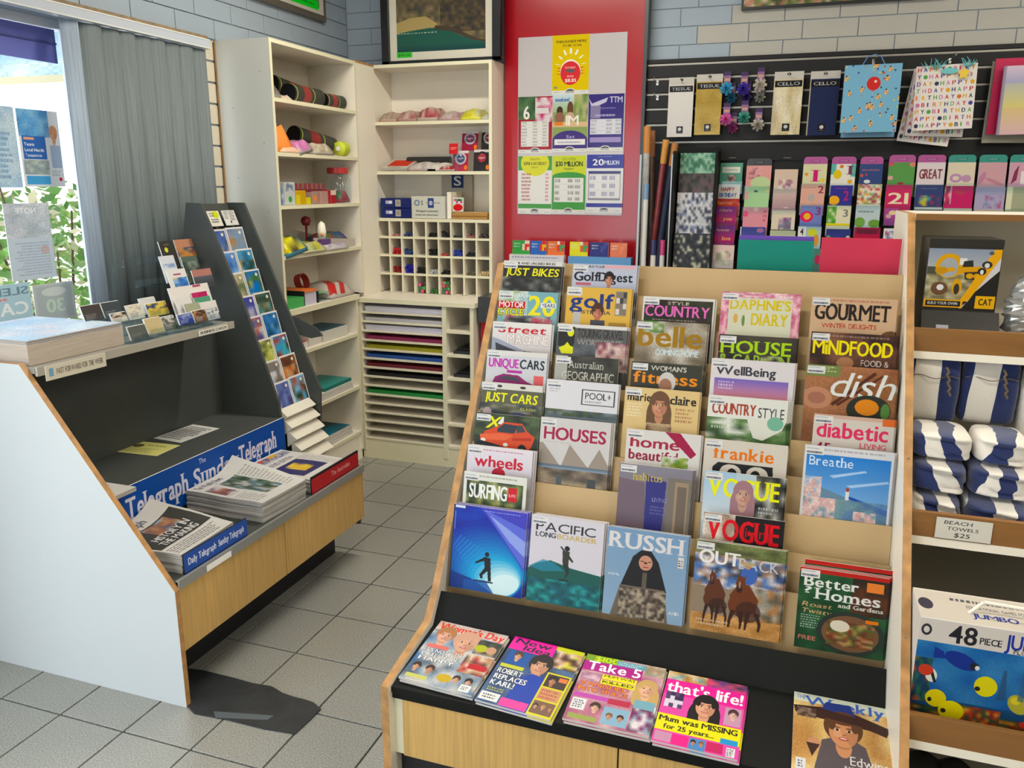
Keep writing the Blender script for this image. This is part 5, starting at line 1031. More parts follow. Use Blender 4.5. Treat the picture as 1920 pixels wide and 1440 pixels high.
for k in range(26):
    c = a+ux*(w*(.12+.3*rg.random() if k < 16 else w*0+.75+.2*rg.random()))+uy*rg.uniform(-.02, .0)+Vector((0, rg.uniform(-.02, 0), 0)); d = Vector((rg.uniform(-1, 1), rg.uniform(-.4, .2), rg.uniform(.1, 1))).normalized()*.035; s_ = d.orthogonal().normalized()*.004
    b.face([c-s_, c+s_, c+d+s_*.4, c+d-s_*.4])
o = b.build('ribbon_tuft', AQ); o['kind'] = 'stuff'; tag(o, 'aqua shredded ribbon tufts on top of the front letter bag', 'ribbon')
tg = thing('swing_tag', 'yellow star tag hanging on the front letter gift bag', 'tag', tuple(a))
st_ = []; c0 = a+ux*w*.78-uy*.045+Vector((0, -.012, 0))
for k in range(10): rr = .028 if k % 2 == 0 else .017; st_.append((c0.x+rr*math.sin(k*.628), c0.z+rr*math.cos(k*.628)))
MB().prism(st_, c0.y-.001, c0.y+.001, 'y').build('star', mat('star_yellow', '#dcb838', .4), tg)
MB().lathe([(0, 0), (.03, .001), (.03, .003), (0, .004)], n=18).build('ribbon_oval', AQ, tg, tr=Matrix.Translation(a+ux*w*.55-uy*.03+Vector((0, -.006, 0))) @ Matrix.Rotation(R_(90), 4, 'X') @ Matrix.Diagonal((1.2, .45, 1, 1)))
PNK = mat('bag_pink', '#a82c4c', .3)
bag((1862, 115), (1960, 112), (1846, 268), 4.565, mat('bag_olive', '#8c8878', .4), 'grey green gift bag at the back by the right edge', mat('bag_olive', '#8c8878', .4), 'gift bags at the right edge', t=.01)
bag((1868, 110), (1965, 106), (1856, 252), 4.54, img(120, 160, 'b02c50', [('g', 0, 0, 1, .3, 'c84060', 'b03050')]), 'crimson gift bag near the right edge', PNK, 'gift bags at the right edge', t=.015)
bag((1884, 124), (1985, 119), (1872, 253), 4.50, img(120, 160, 'c8b4c8', [('g', 0, 0, 1, .25, 'd8c4d4', 'a8a8c8'), ('g', 0, .25, 1, .6, 'b8b8b0', 'd8cc80'), ('g', 0, .6, 1, 1, 'd8c088', 'd8b4b8'), ('r', 0, 0, .05, 1, '9890a8')]), 'pastel rainbow gift bag at the right edge', mat('bag_mauve', '#a090a8', .4), 'gift bags at the right edge', t=.02)
# ---- gift wrap stand and rolls
gw = thing('wrap_sheet_stand', 'narrow black stand of folded wrapping sheets below the slatted hooks', 'stand', (float(aY(1305, 400, 4.5)[0]), 4.5, 0))
xa, xb = float(aY(1262, 400, 4.50)[0]), float(aY(1343, 400, 4.50)[0]); zt = float(aY(1300, 277, 4.52)[2])
MB().box(xa, 4.53, .3, xb, 4.55, zt).build('back_board', BLACKR, gw)
for x in (xa, xb-.012): MB().box(x, 4.40, .3, x+.012, 4.55, zt-.02).build('side_panel', BLACKR, gw)
MB().box(xa+.015, 4.38, 0, xb, 4.55, .3).build('base', BLACKR, gw)
wr = [((1276, 287), (1343, 287), 4.515, '5c9478', '3c7058 88b8a0 4c8468 a8ccb4', 15, 12, 'green flowered wrapping sheets at the top of the wrap stand'), ((1273, 325), (1341, 326), 4.495, '4c4844', '3c3a38 6a5c58 50504c 705860', 14, 10, 'dark brown patterned wrapping sheets, second in the wrap stand'),
      ((1270, 361), (1338, 362), 4.47, 'c8c8cc', 'e0e0e0 8890b0 3c4050 c8ccd0 e4e4e4 dcdce0', 16, 12, 'white and blue patterned wrapping sheets in the wrap stand'), ((1264, 437), (1335, 438), 4.445, '303236', '2c2e34 3c4048 c8c8b0 34363c 4a4c50 2c2e34', 15, 14, 'black flowered wrapping sheets, lowest in the wrap stand')]
for TL, TR, Y, bg, cs, nx, ny, lab in wr:
    a, b = Vector(aY(*TL, Y)), Vector(aY(*TR, Y)); a.x = max(a.x, xa+.014); w = min(b.x, xb-.014)-a.x; hh = .26
    m = img(120, 160, bg, [('n', 0, 0, 1, 1, cs, nx, ny+4, 1, nx)]); T = thing('wrapping_sheets', lab, 'wrapping paper', tuple(a), group='folded wrapping sheets in the wrap stand')
    for k in range(3): sheet_at('sheet', a+Vector((0, .004*k, -hh)), (1, 0, 0), (0, .04, 1), w, hh, .003, m, parent=T)
rb = thing('wrap_roll_bin', 'black framed bin holding rolls of wrapping paper beside the red panel', 'bin', (float(aY(1235, 400, 4.45)[0]), 4.45, 0))
xa, xb = float(aY(1196, 420, 4.42)[0]), float(aY(1258, 420, 4.42)[0]); zt2 = float(aY(1230, 290, 4.42)[2])
for x in (xa, xb-.01): MB().box(x, 4.40, 0, x+.01, 4.41, zt2).build('front_post', mat('brushed_post', '#8c8c88', .3, metal=.7), rb)
for x in (xa, xb-.01): MB().box(x, 4.58, 0, x+.01, 4.59, zt2).build('rear_post', KICK, rb)
MB().box(xa, 4.40, .02, xb, 4.59, .04).box(xa, 4.40, .02, xb, 4.404, .7).box(xa, 4.586, .02, xb, 4.59, .9).build('basket', KICK, rb)
for px, py, bx, Y, r, c, c2, lab in ((1214, 237, 1206, 4.46, .018, '#b0b0ac', '#b87830', 'silver wrapping roll with an orange end beside the red panel'), (1224, 245, 1222, 4.54, .014, '#5a4438', '#8a5a38', 'brown wrapping roll behind the silver one'), (1249, 262, 1224, 4.50, .017, '#84383c', '#c08838', 'dark red wrapping roll with a yellow end'),
        (1266, 268, 1236, 4.45, .017, '#c4c8cc', '#a06830', 'silver and navy striped wrapping roll'), (1262, 300, 1250, 4.52, .015, '#3a3c44', '#60605c', 'charcoal wrapping roll at the back of the bin')):
    a = Vector(aY(px, py, Y)); b0 = Vector(aY(bx, 470, Y)); d = (a-b0); b0 = b0-d*(.5); T = thing('wrapping_roll', lab, 'wrapping roll', tuple(b0), group='wrapping rolls in the bin')
    b0.z = max(b0.z, .06); d = a-b0
    MB().cyl(b0, b0+d*.86, r, n=16).build('roll', img(60, 100, c[1:], [('n', 0, 0, 1, 1, c[1:]+' '+c[1:]+' d0d0d0 303850', 5, 9)]) if 'striped' in lab else mat('roll_'+c[1:], c, .25, metal=.2, var=.3, vscale=20), T, smooth=False)
    MB().cyl(b0+d*.86, a, r*1.04, n=16).build('end_band', mat('end_'+c2[1:], c2, .4), T)
for px, c, lab in ((1212, ('#7090b0', '#c8ccc8'), 'pale blue small roll in the bin'), (1226, ('#28305c', '#d0ccc8'), 'navy capped small roll in the bin'), (1243, ('#b83c6c', '#c0ccc8'), 'pink and white striped small roll in the bin')):
    yy = 345 if px == 1212 else 450; a = Vector(aY(px, yy, 4.43)); T = thing('wrapping_roll', lab, 'wrapping roll', (a.x, a.y, .05))
    MB().cyl((a.x, a.y, .05), (a.x, a.y, a.z-.08), .014, n=14).build('roll', mat('white_roll', '#c8c6c0', .3), T); MB().cyl((a.x, a.y, a.z-.08), (a.x, a.y, a.z), .0145, n=14).build('cap', mat('cap_'+c[0][1:], c[0], .3), T)
# ---- greeting cards: px x0,x1, top y, plane row, background, ops, label
def num(n, x, y, w, h, c): return [('t', n, x, y, w, h, c, 3)]
G = [
 ('A', 0, 1351, 1393, 305, '5a9c84', [('r', .1, .2, .9, .5, 'dce0d4'), ('l', .2, .3, .8, .4, 1, '80a090', .8), ('n', .35, .6, .7, .95, '4c6858 584848 d8b8a8', 3, 2)], 'green and white card'),
 ('A', 1, 1346, 1388, 345, 'e2dcd4', [('t', 'HAPPY', .15, .15, .6, .2, 'a02c40'), ('t', 'BIRTHDAY', .08, .45, .78, .2, '2858a0')], 'white card reading HAPPY BIRTHDAY'),
 ('A', 2, 1343, 1386, 372, 'b03830', [('n', 0, .1, 1, .3, 'c84838 e08040 b02c38', 5, 2)], 'red strip card'),
 ('A', 3, 1341, 1381, 387, '8c2468', [('g', 0, 0, 1, .8, '60247c', 'b82c60'), ('t', 'A friend for', .2, .12, .6, .14, 'd8b880', 0), ('t', 'you', .4, .55, .4, .18, 'e8a868', 1, .2)], 'purple magenta card'),
 ('A', 4, 1339, 1378, 424, '8c2468', [('g', 0, 0, 1, .8, '60247c', 'b82c60'), ('t', 'Remember', .15, .12, .6, .15, 'd8b880', 0), ('t', 'love', .4, .55, .4, .2, 'e8a868', 1, .2)], 'violet magenta card'),
 ('A', 5, 1337, 1377, 459, 'dcc0bc', [('n', .15, .25, .85, .9, 'e0d8c4 c8b8a8 8c8878 dcd0c0', 4, 4)], 'pale pink card with small pictures'),
 ('B', 0, 1400, 1447, 310, 'dc9c98', [('n', .1, .1, .6, .6, 'dca0a0 a06878 dc9c98', 5, 4), ('e', .6, .8, .4, .3, 'b8cc98')], 'salmon floral card'),
 ('B', 1, 1397, 1443, 350, 'a4cc98', [('r', 0, .2, .15, .6, 'd8a8a0'), ('e', .45, .2, .08, .05, '404850'), ('n', .8, 0, 1, .3, 'd8c888 a4cc98', 3, 3)], 'mint green card'),
 ('B', 2, 1394, 1441, 388, 'd8909c', [('e', .1, .3, .1, .15, 'e05878'), ('e', .5, .1, .1, .1, 'e0b8a8'), ('l', .8, .1, .95, .7, 3, 'b84858', .8)], 'rose pink card'),
 ('B', 3, 1388, 1435, 425, '484c98', [('e', .8, .15, .15, .1, 'c878a8'), ('r', 0, 0, .04, 1, 'e0e0e0')], 'indigo card'),
 ('C', 0, 1453, 1497, 317, 'd4bcaa', [('n', .2, .5, .8, 1, 'b08890 90607c d4bcaa e0d4cc', 5, 4)], 'beige card with purple flowers'),
 ('C', 1, 1450, 1494, 355, 'bc9c98', [('g', 0, 0, 1, 1, 'd0b8ac', 'a88890'), ('l', .5, .85, .7, .95, 1, 'e8e0e0', .9)], 'dusky pink landscape card'),
 ('C', 2, 1448, 1492, 394, 'd8ccb4', [('n', .3, .35, .85, .95, '904c80 707888 b898b0 d8ccb4', 4, 4), ('r', 0, .96, 1, 1, '504840')], 'cream card with plum roses'),
 ('C', 3, 1444, 1492, 432, 'd8d0a8', [], 'pale yellow card'),
 ('D', 0, 1507, 1552, 307, 'd4d0a8', num('1', .45, .3, .22, .55, 'c82c78')+[('e', .15, .5, .08, .08, 'd89840'), ('e', .85, .8, .1, .1, 'e0c848')], 'cream birthday card with a magenta 1'),
 ('D', 1, 1503, 1548, 345, 'dca898', num('2', .72, .08, .22, .35, '883048')+[('l', .1, .12, .65, .2, 1, 'c06868', .7), ('e', .45, .65, .14, .2, 'b0a8a4')], 'peach birthday card with a 2'),
 ('D', 2, 1502, 1543, 385, '7080bc', num('3', .7, .1, .22, .4, '84307c')+[('e', .3, .6, .3, .3, 'd83470'), ('e', .32, .58, .16, .18, 'ecb838')], 'blue birthday card with a 3 and flame'),
 ('D', 3, 1497, 1541, 424, 'a8c0c4', [('r', 0, 0, .35, 1, 'dcdcd8'), ('t', '4', .1, .12, .14, .3, '302c38'), ('e', .62, .3, .2, .2, 'c8cc40'), ('e', .8, .7, .12, .3, 'd89440')], 'pale blue card with yellow animals'),
 ('D', 4, 1526, 1542, 466, '487c70', [('e', .5, .7, .3, .3, 'b83458')], 'sliver of a teal card between the two envelopes'),
 ('E', 0, 1560, 1606, 307, 'e0dcd0', [('r', 0, 0, .2, .5, '60b0a4'), ('r', .8, 0, 1, .6, '60b0a4'), ('t', '1', .72, .1, .16, .4, '783858', 3), ('e', .27, .5, .17, .22, 'e0c020'), ('e', .42, .12, .08, .08, 'd07838'), ('e', .8, .85, .1, .1, 'e0a838')], 'teal cornered birthday card with a yellow chick'),
 ('E', 1, 1558, 1600, 347, '34348c', [('t', '2', .62, .3, .22, .5, 'b03070'), ('l', .25, .12, .8, .22, 1, 'a84890', .8), ('e', .2, .8, .25, .25, 'ecac30')], 'navy birthday card with an orange giraffe'),
 ('E', 2, 1552, 1597, 385, 'dcd8b8', [('t', '3', .68, .2, .2, .35, '787878'), ('n', .0, .05, .4, .95, '4c9838 68a840 dcd8b8', 3, 5), ('r', 0, .88, 1, 1, 'e4d030')], 'cream birthday card with a green tree'),
 ('E', 3, 1550, 1596, 429, '303c80', [('e', .1, .6, .12, .3, '609068'), ('e', .9, .5, .1, .2, 'c8b898')], 'dark blue card with small green plants'),
 ('F', 0, 1614, 1657, 307, '34487c', [('l', .1, .25, .9, .38, 1, 'b06878', .9), ('e', .1, .6, .07, .08, 'c85848'), ('e', .3, .55, .06, .07, 'b84040'), ('e', .35, .92, .14, .1, 'e0e0dc')], 'navy card with a small white car'),
 ('F', 1, 1610, 1655, 345, 'e0d4c0', [('n', 0, 0, 1, 1, 'e4dcc8 c04850 d8a858 e4dcc8 e0d4c0 78a070 a04058', 9, 8)], 'busy cream patterned card'),
 ('F', 2, 1606, 1652, 386, 'b8c8cc', [('l', .1, .2, .8, .35, 1, '607888', .9), ('e', .2, .8, .22, .25, '70a048'), ('e', .8, .85, .25, .2, '68983c')], 'pale sky card with green hills'),
 ('F', 3, 1603, 1652, 426, 'b02848', [('r', .1, .1, .9, .3, '701c38')], 'crimson card in the lowest visible row'),
 ('G', 0, 1668, 1718, 304, '58944c', [('e', .05, .05, .15, .12, 'c85868'), ('e', .9, .1, .12, .1, 'd88870'), ('e', .5, .95, .12, .06, 'a83040'), ('e', .1, .7, .1, .1, 'd8a0a0')], 'grass green card with pink corners'),
 ('G', 1, 1663, 1712, 346, 'cc3868', [('t', '21', .12, .38, .76, .5, 'e8dcb8')], 'cerise card with a cream 21'),
 ('G', 2, 1660, 1686, 390, 'a04890', [('e', .6, .4, .3, .2, 'dcc898'), ('e', .3, .7, .2, .2, 'c8a0a0')], 'purple card with a cream balloon'),
 ('G', 3, 1658, 1686, 428, 'd8d8e0', [('n', .1, .2, .9, .9, 'd8d8e0 6880a8 a85870 d8d8e0', 4, 3)], 'white card with tiny hearts'),
 ('H', 0, 1722, 1775, 304, 'd8ccd0', [('t', 'GREAT', .1, .3, .8, .4, '78343c')], 'pale pink card reading GREAT'),
 ('H', 1, 1719, 1771, 346, '303c70', [('l', .2, .12, .8, .22, 1, '7080b0', .8), ('n', .1, .45, .9, .95, '303c70 c8b440 303c70 a83048 303c70 48a0a0', 6, 3)], 'navy card with party figures'),
 ('H', 2, 1716, 1768, 388, 'dcd8cc', [('r', 0, .1, 1, .2, '50586c')], 'white card edge under the party card'),
 ('I', 0, 1780, 1832, 304, 'd8ccb4', [('e', .32, .7, .22, .2, 'b488b4'), ('e', .7, .72, .18, .17, 'b890b0'), ('e', .32, .7, .12, .1, 'd8ccb4')], 'cream card with mauve swirls'),
 ('I', 1, 1774, 1828, 348, 'c42c68', [('n', 0, 0, .25, .8, '503040 dcb0b0 c42c68', 3, 4), ('t', 'Happy', .4, .2, .3, .15, 'a86030', 0)], 'magenta card with dark figures'),
 ('I', 2, 1771, 1824, 390, 'd4ccb8', [], 'cream card edge under the magenta card'),
 ('J', 0, 1838, 1891, 304, 'c89ca4', [('e', .15, .7, .1, .3, 'b0709c', .7, .4), ('e', .6, .85, .35, .08, 'b87890', .8, .4)], 'mauve card with feather strokes'),
 ('J', 1, 1832, 1888, 350, 'a8a0c0', [('n', .3, .35, .9, .9, 'a8a0c0 b06088 a8a0c0 8890b8', 7, 4)], 'lavender card with small blossoms'),
 ('J', 2, 1829, 1884, 392, 'd8c0b0', [], 'blush card edge under the lavender card'),
 ('K', 0, 1896, 1948, 304, 'cc9cb0', [('p', [(.1, 1), (.2, .4), (.35, .1), (.3, .8)], '782c4c'), ('r', .45, .4, .9, 1, 'e4dcd8')], 'rose card with a dark stem at the right edge'),
 ('K', 1, 1891, 1946, 350, 'a0a488', [('r', 0, 0, .2, 1, 'd8d8b8')], 'sage green striped card at the right edge')]
def sq(o, k):
    # the lower part of each card is hidden by the next row: keep the design in the visible part
    o = list(o); t = o[0]
    if t in 'rgnl': o[2] *= k; o[4] *= k
    elif t == 't': o[3] *= k; o[5] *= k
    elif t == 'e': o[2] *= k; o[4] *= k
    elif t == 'p': o[1] = [(x, y*k) for x, y in o[1]]
    return tuple(o)
headers = {'A': None, 'B': '2c3032', 'C': None, 'D': 'a04c88', 'E': 'a04c88', 'F': 'a04c88', 'G': 'a04c88', 'H': 'a04c88', 'I': '2c8478', 'J': '2c8478', 'K': '2c8478'}
topx = {}
POCKC = clear('pocket_plastic', gloss=.03)
cr = thing('card_rack', 'clear stepped greeting card rack on the slatted wall', 'card rack', (.3, 4.5, 1.2))
rown = ('top', 'second', 'third', 'fourth', 'fifth', 'lowest')
for col, r, xa, xb, y, bg, ops, lab in G:
    Y = 4.57-.028*r; a, b = Vector(aY(xa, y, Y)), Vector(aY(xb, y, Y)); w = (b-a).x; hh = w*1.35
    if y > 455: hh = .12
    k_ = .66 if r < 5 else 1
    m = img(90, 120, bg, [sq(q, k_) for q in ops], rough=.35)
    o = sheet_at('greeting_card', (a.x, Y, a.z-hh), (1, 0, 0), (0, .12, 1), w, hh, .004, m); tag(o, '%s, %s row of cards' % (lab, rown[r]), 'greeting card', 'greeting cards on the rack')
    if r == 0: topx[col] = (a.x, b.x, a.z, Y)
    MB().box(a.x-.006, Y-.012, a.z-hh-.006, b.x+.006, Y-.0105, a.z-hh*.62).box(a.x-.006, Y-.012, a.z-hh-.006, b.x+.006, Y+.009, a.z-hh-.003).box(a.x-.0068, Y-.012, a.z-hh-.006, a.x-.006, 4.612, a.z-hh+.02).build('pocket', POCKC, cr)
for c, (xa, xb, z, Y) in topx.items():
    if headers[c]:
        p = []; w = xb-xa
        for k in range(7): an = math.pi/2*k/6; p.append((xa+.018-.018*math.sin(an)+0, z+.025+.018*math.cos(an)-.018))
        p = [(xa, z-.03)]+[(xa+.018-.018*math.cos(math.pi/2*k/6), z+.017+.018*math.sin(math.pi/2*k/6)) for k in range(7)]+[(xb-.018+.018*math.sin(math.pi/2*k/6), z+.017+.018*math.cos(math.pi/2*k/6)) for k in range(7)]+[(xb, z-.03)]
        o = MB().prism(p, Y+.026, Y+.029, 'y').build('header_tab', mat('tab_'+headers[c], '#'+headers[c], .3), cr)
        sheet_at('tab_text', (xa+w*.3, Y+.0255, z+.008), (1, 0, 0), (0, 0, 1), w*.4, .012, .0005, img(60, 16, headers[c], [('l', .1, .2, .9, .8, 1, 'd8c8d4', .7)]), parent=o)
for xx in (1372, 1475):
    p = aY(xx, 298, 4.6); sheet_at('tab_text', (p[0]-.02, 4.614, p[2]), (1, 0, 0), (0, 0, 1), .045, .012, .0005, img(60, 16, '2a2a2a', [('l', .1, .2, .9, .8, 1, 'a8a8a8', .7)]), parent=cr)
# ================================================================ MAGAZINE RACK (front right)
RX0, RX1 = -.90, .285
mr = thing('magazine_rack', 'big reclined magazine rack with beige dividers and wood-edged side panel', 'magazine rack', (-.3, 2.1, 0))
prof = [(1.64, 0), (1.64, .352), (1.90, .398), (1.955, .462), (2.515, 1.352), (2.60, 1.352), (2.64, 0)]
MB().prism(prof, RX0-.022, RX0, 'x', 0, 1).build('side_panel', [EDGE, WHITE], mr, bevel=.0008)
zk = lambda k: 1.357-.0866*k
yk = lambda z: 1.98+.627*(z-.453)
T12 = math.tan(R_(12)); C12, S12 = math.cos(R_(12)), math.sin(R_(12))
for k in range(10):
    z = zk(k); y = yk(z); L = .30 if k < 8 else .24
    MB().box(RX0, 0, -L, RX1, .006, 0).build('divider_board', BEIGE, mr, tr=Matrix.Translation((0, y, z)) @ Matrix.Rotation(R_(-12), 4, 'X'))
MB().prism([(1.975, .456), (1.985, .450), (1.925, .370), (1.915, .376)], RX0, RX1, 'x').build('front_lip', BLACKR, mr)
MB().prism([(1.655, .330), (1.655, .345), (1.916, .378), (1.93, .36)], RX0, RX1, 'x').build('ledge', BLACKR, mr)
MB().box(RX0, 1.66, .31, RX1, 1.672, .331).build('front_rail', BLACKR, mr)
MB().box(RX0, 1.98, .38, RX1, 2.60, .39).build('slot_floor', BEIGE, mr)
MB().box(RX0, 2.592, .1, RX1, 2.60, 1.352).build('back_panel', BEIGE, mr)
MB().box(RX0, 1.70, 0, RX1, 2.58, .142).build('kickboard', KICK, mr)
MB().box(RX0, 1.668, .142, RX0+.025, 1.69, .32).build('end_stile', CREAM, mr)
MB().box(RX0+.027, 1.662, .142, -.309, 1.680, .318).build('front_panel', WOOD, mr, bevel=.001)
MB().box(-.305, 1.662, .142, RX1, 1.680, .318).build('front_panel', WOOD, mr, bevel=.001)
MB().box(RX0, 1.685, .142, RX1, 2.58, .32).build('carcass', KICK, mr)
STK = img(80, 36, 'dcdad6', [('l', .05, .1, .8, .35, 1, '9098a8', .8), ('l', .05, .5, .95, .95, 1, '404860', .9)])
COLN = ('', 'leftmost', 'second', 'third', 'fourth', 'rightmost')
ROW = {1: 'top', 2: 'second', 3: 'third', 4: 'fourth', 5: 'fifth', 6: 'sixth', 7: 'seventh', 8: 'eighth', 9: 'bottom'}
def mag_plane(k, off=.028): z = zk(k); return ((0, yk(z)-off, z), (0, -C12, S12))
def cover(ops, bg, w=176, h=232): return img(w, h, bg, ops, rough=.42, spec=.2)
WAVE = [('g', 0, 0, 1, 1, '28289c', '1c3c90'), ('n', 0, 0, 1, 1, '1c2c90 2850b8 1c50a8 202c88', 6, 8, 1, 1, .6)]
def _mix(a, b, t): return ''.join('%02x' % round(int(a[i:i+2], 16)*(1-t)+int(b[i:i+2], 16)*t) for i in (0, 2, 4))
for k in range(16):
    t = k/15; WAVE.append(('e', .44+.30*t, .66+.22*t, .60-.38*t, .48-.36*t, _mix('2038a0', '1c98d0', t*1.6) if t < .6 else _mix('1c98d0', 'd8f0f0', (t-.6)/.4), .85, -.5))
WAVE += [('p', [(.36, 0), (1, 0), (1, .68), (.84, .5), (.62, .26)], '4848b8'), ('p', [(.42, .02), (1, .2), (1, .66), (.8, .44)], '6878d8', .8), ('p', [(.5, .08), (1, .34), (1, .52), (.78, .36)], 'b0c4f0', .6),
    ('p', [(0, .8), (.3, .86), (.6, 1), (0, 1)], '1c3c88'), ('p', [(.2, .88), (.5, .86), (.62, 1), (.2, 1)], '2858a0', .8)]
for k in range(9): WAVE.append(('p', [(.02+.03*k, .5+.03*k), (.12+.05*k, .36+.02*k), (.14+.05*k, .37+.02*k), (.035+.03*k, .51+.03*k)], '58a8e0', .35))
WAVE += [('e', .5, .55, .03, .028, '14181c'), ('p', [(.46, .58), (.55, .59), (.56, .71), (.48, .72)], '14181c'), ('p', [(.47, .585), (.34, .66), (.35, .675), (.49, .62)], '14181c'), ('p', [(.48, .71), (.41, .8), (.43, .84), (.46, .84), (.455, .8), (.52, .745), (.535, .86), (.575, .86), (.56, .7)], '14181c'), ('r', .34, .865, .6, .885, '183050'),
    ('l', .42, .03, .95, .045, 1, 'b0c0f0', .8), ('r', .02, .08, .035, .3, 'a8b8e8', .6), ('r', 0, 0, .012, 1, '202030'), ('r', .02, .01, .16, .04, 'd8d8dc')]
def horse(cx, cy, k, c, d):
    return [('p', [(cx-.05*k, cy+.02), (cx+.06*k, cy), (cx+.16*k, cy+.16), (cx+.14*k, cy+.30), (cx-.10*k, cy+.30), (cx-.12*k, cy+.14)], c), ('e', cx, cy+.24, .13*k, .11*k, c), ('e', cx+.07*k, cy+.3, .12*k, .1*k, d, .7),
        ('e', cx-.02*k, cy, .045*k, .075*k, c), ('e', cx-.03*k, cy+.055*k, .028*k, .035*k, d), ('p', [(cx-.05*k, cy-.05), (cx-.04*k, cy-.1), (cx-.02*k, cy-.06)], c), ('p', [(cx+.02*k, cy-.05), (cx+.03*k, cy-.1), (cx, cy-.06)], c), ('r', cx-.035*k, cy-.02, cx-.025*k, cy+.05, 'c8b8a8', .7)]+[
        ('p', [(cx+q*k, cy+.3), (cx+(q+.05)*k, cy+.3), (cx+(q+e+.03)*k, cy+.42), (cx+(q+e+.02)*k, cy+.5), (cx+(q+e)*k, cy+.5), (cx+(q+e)*k, cy+.42)], d) for q, e in ((-.1, -.02), (-.03, .02), (.05, -.01), (.12, .05))]
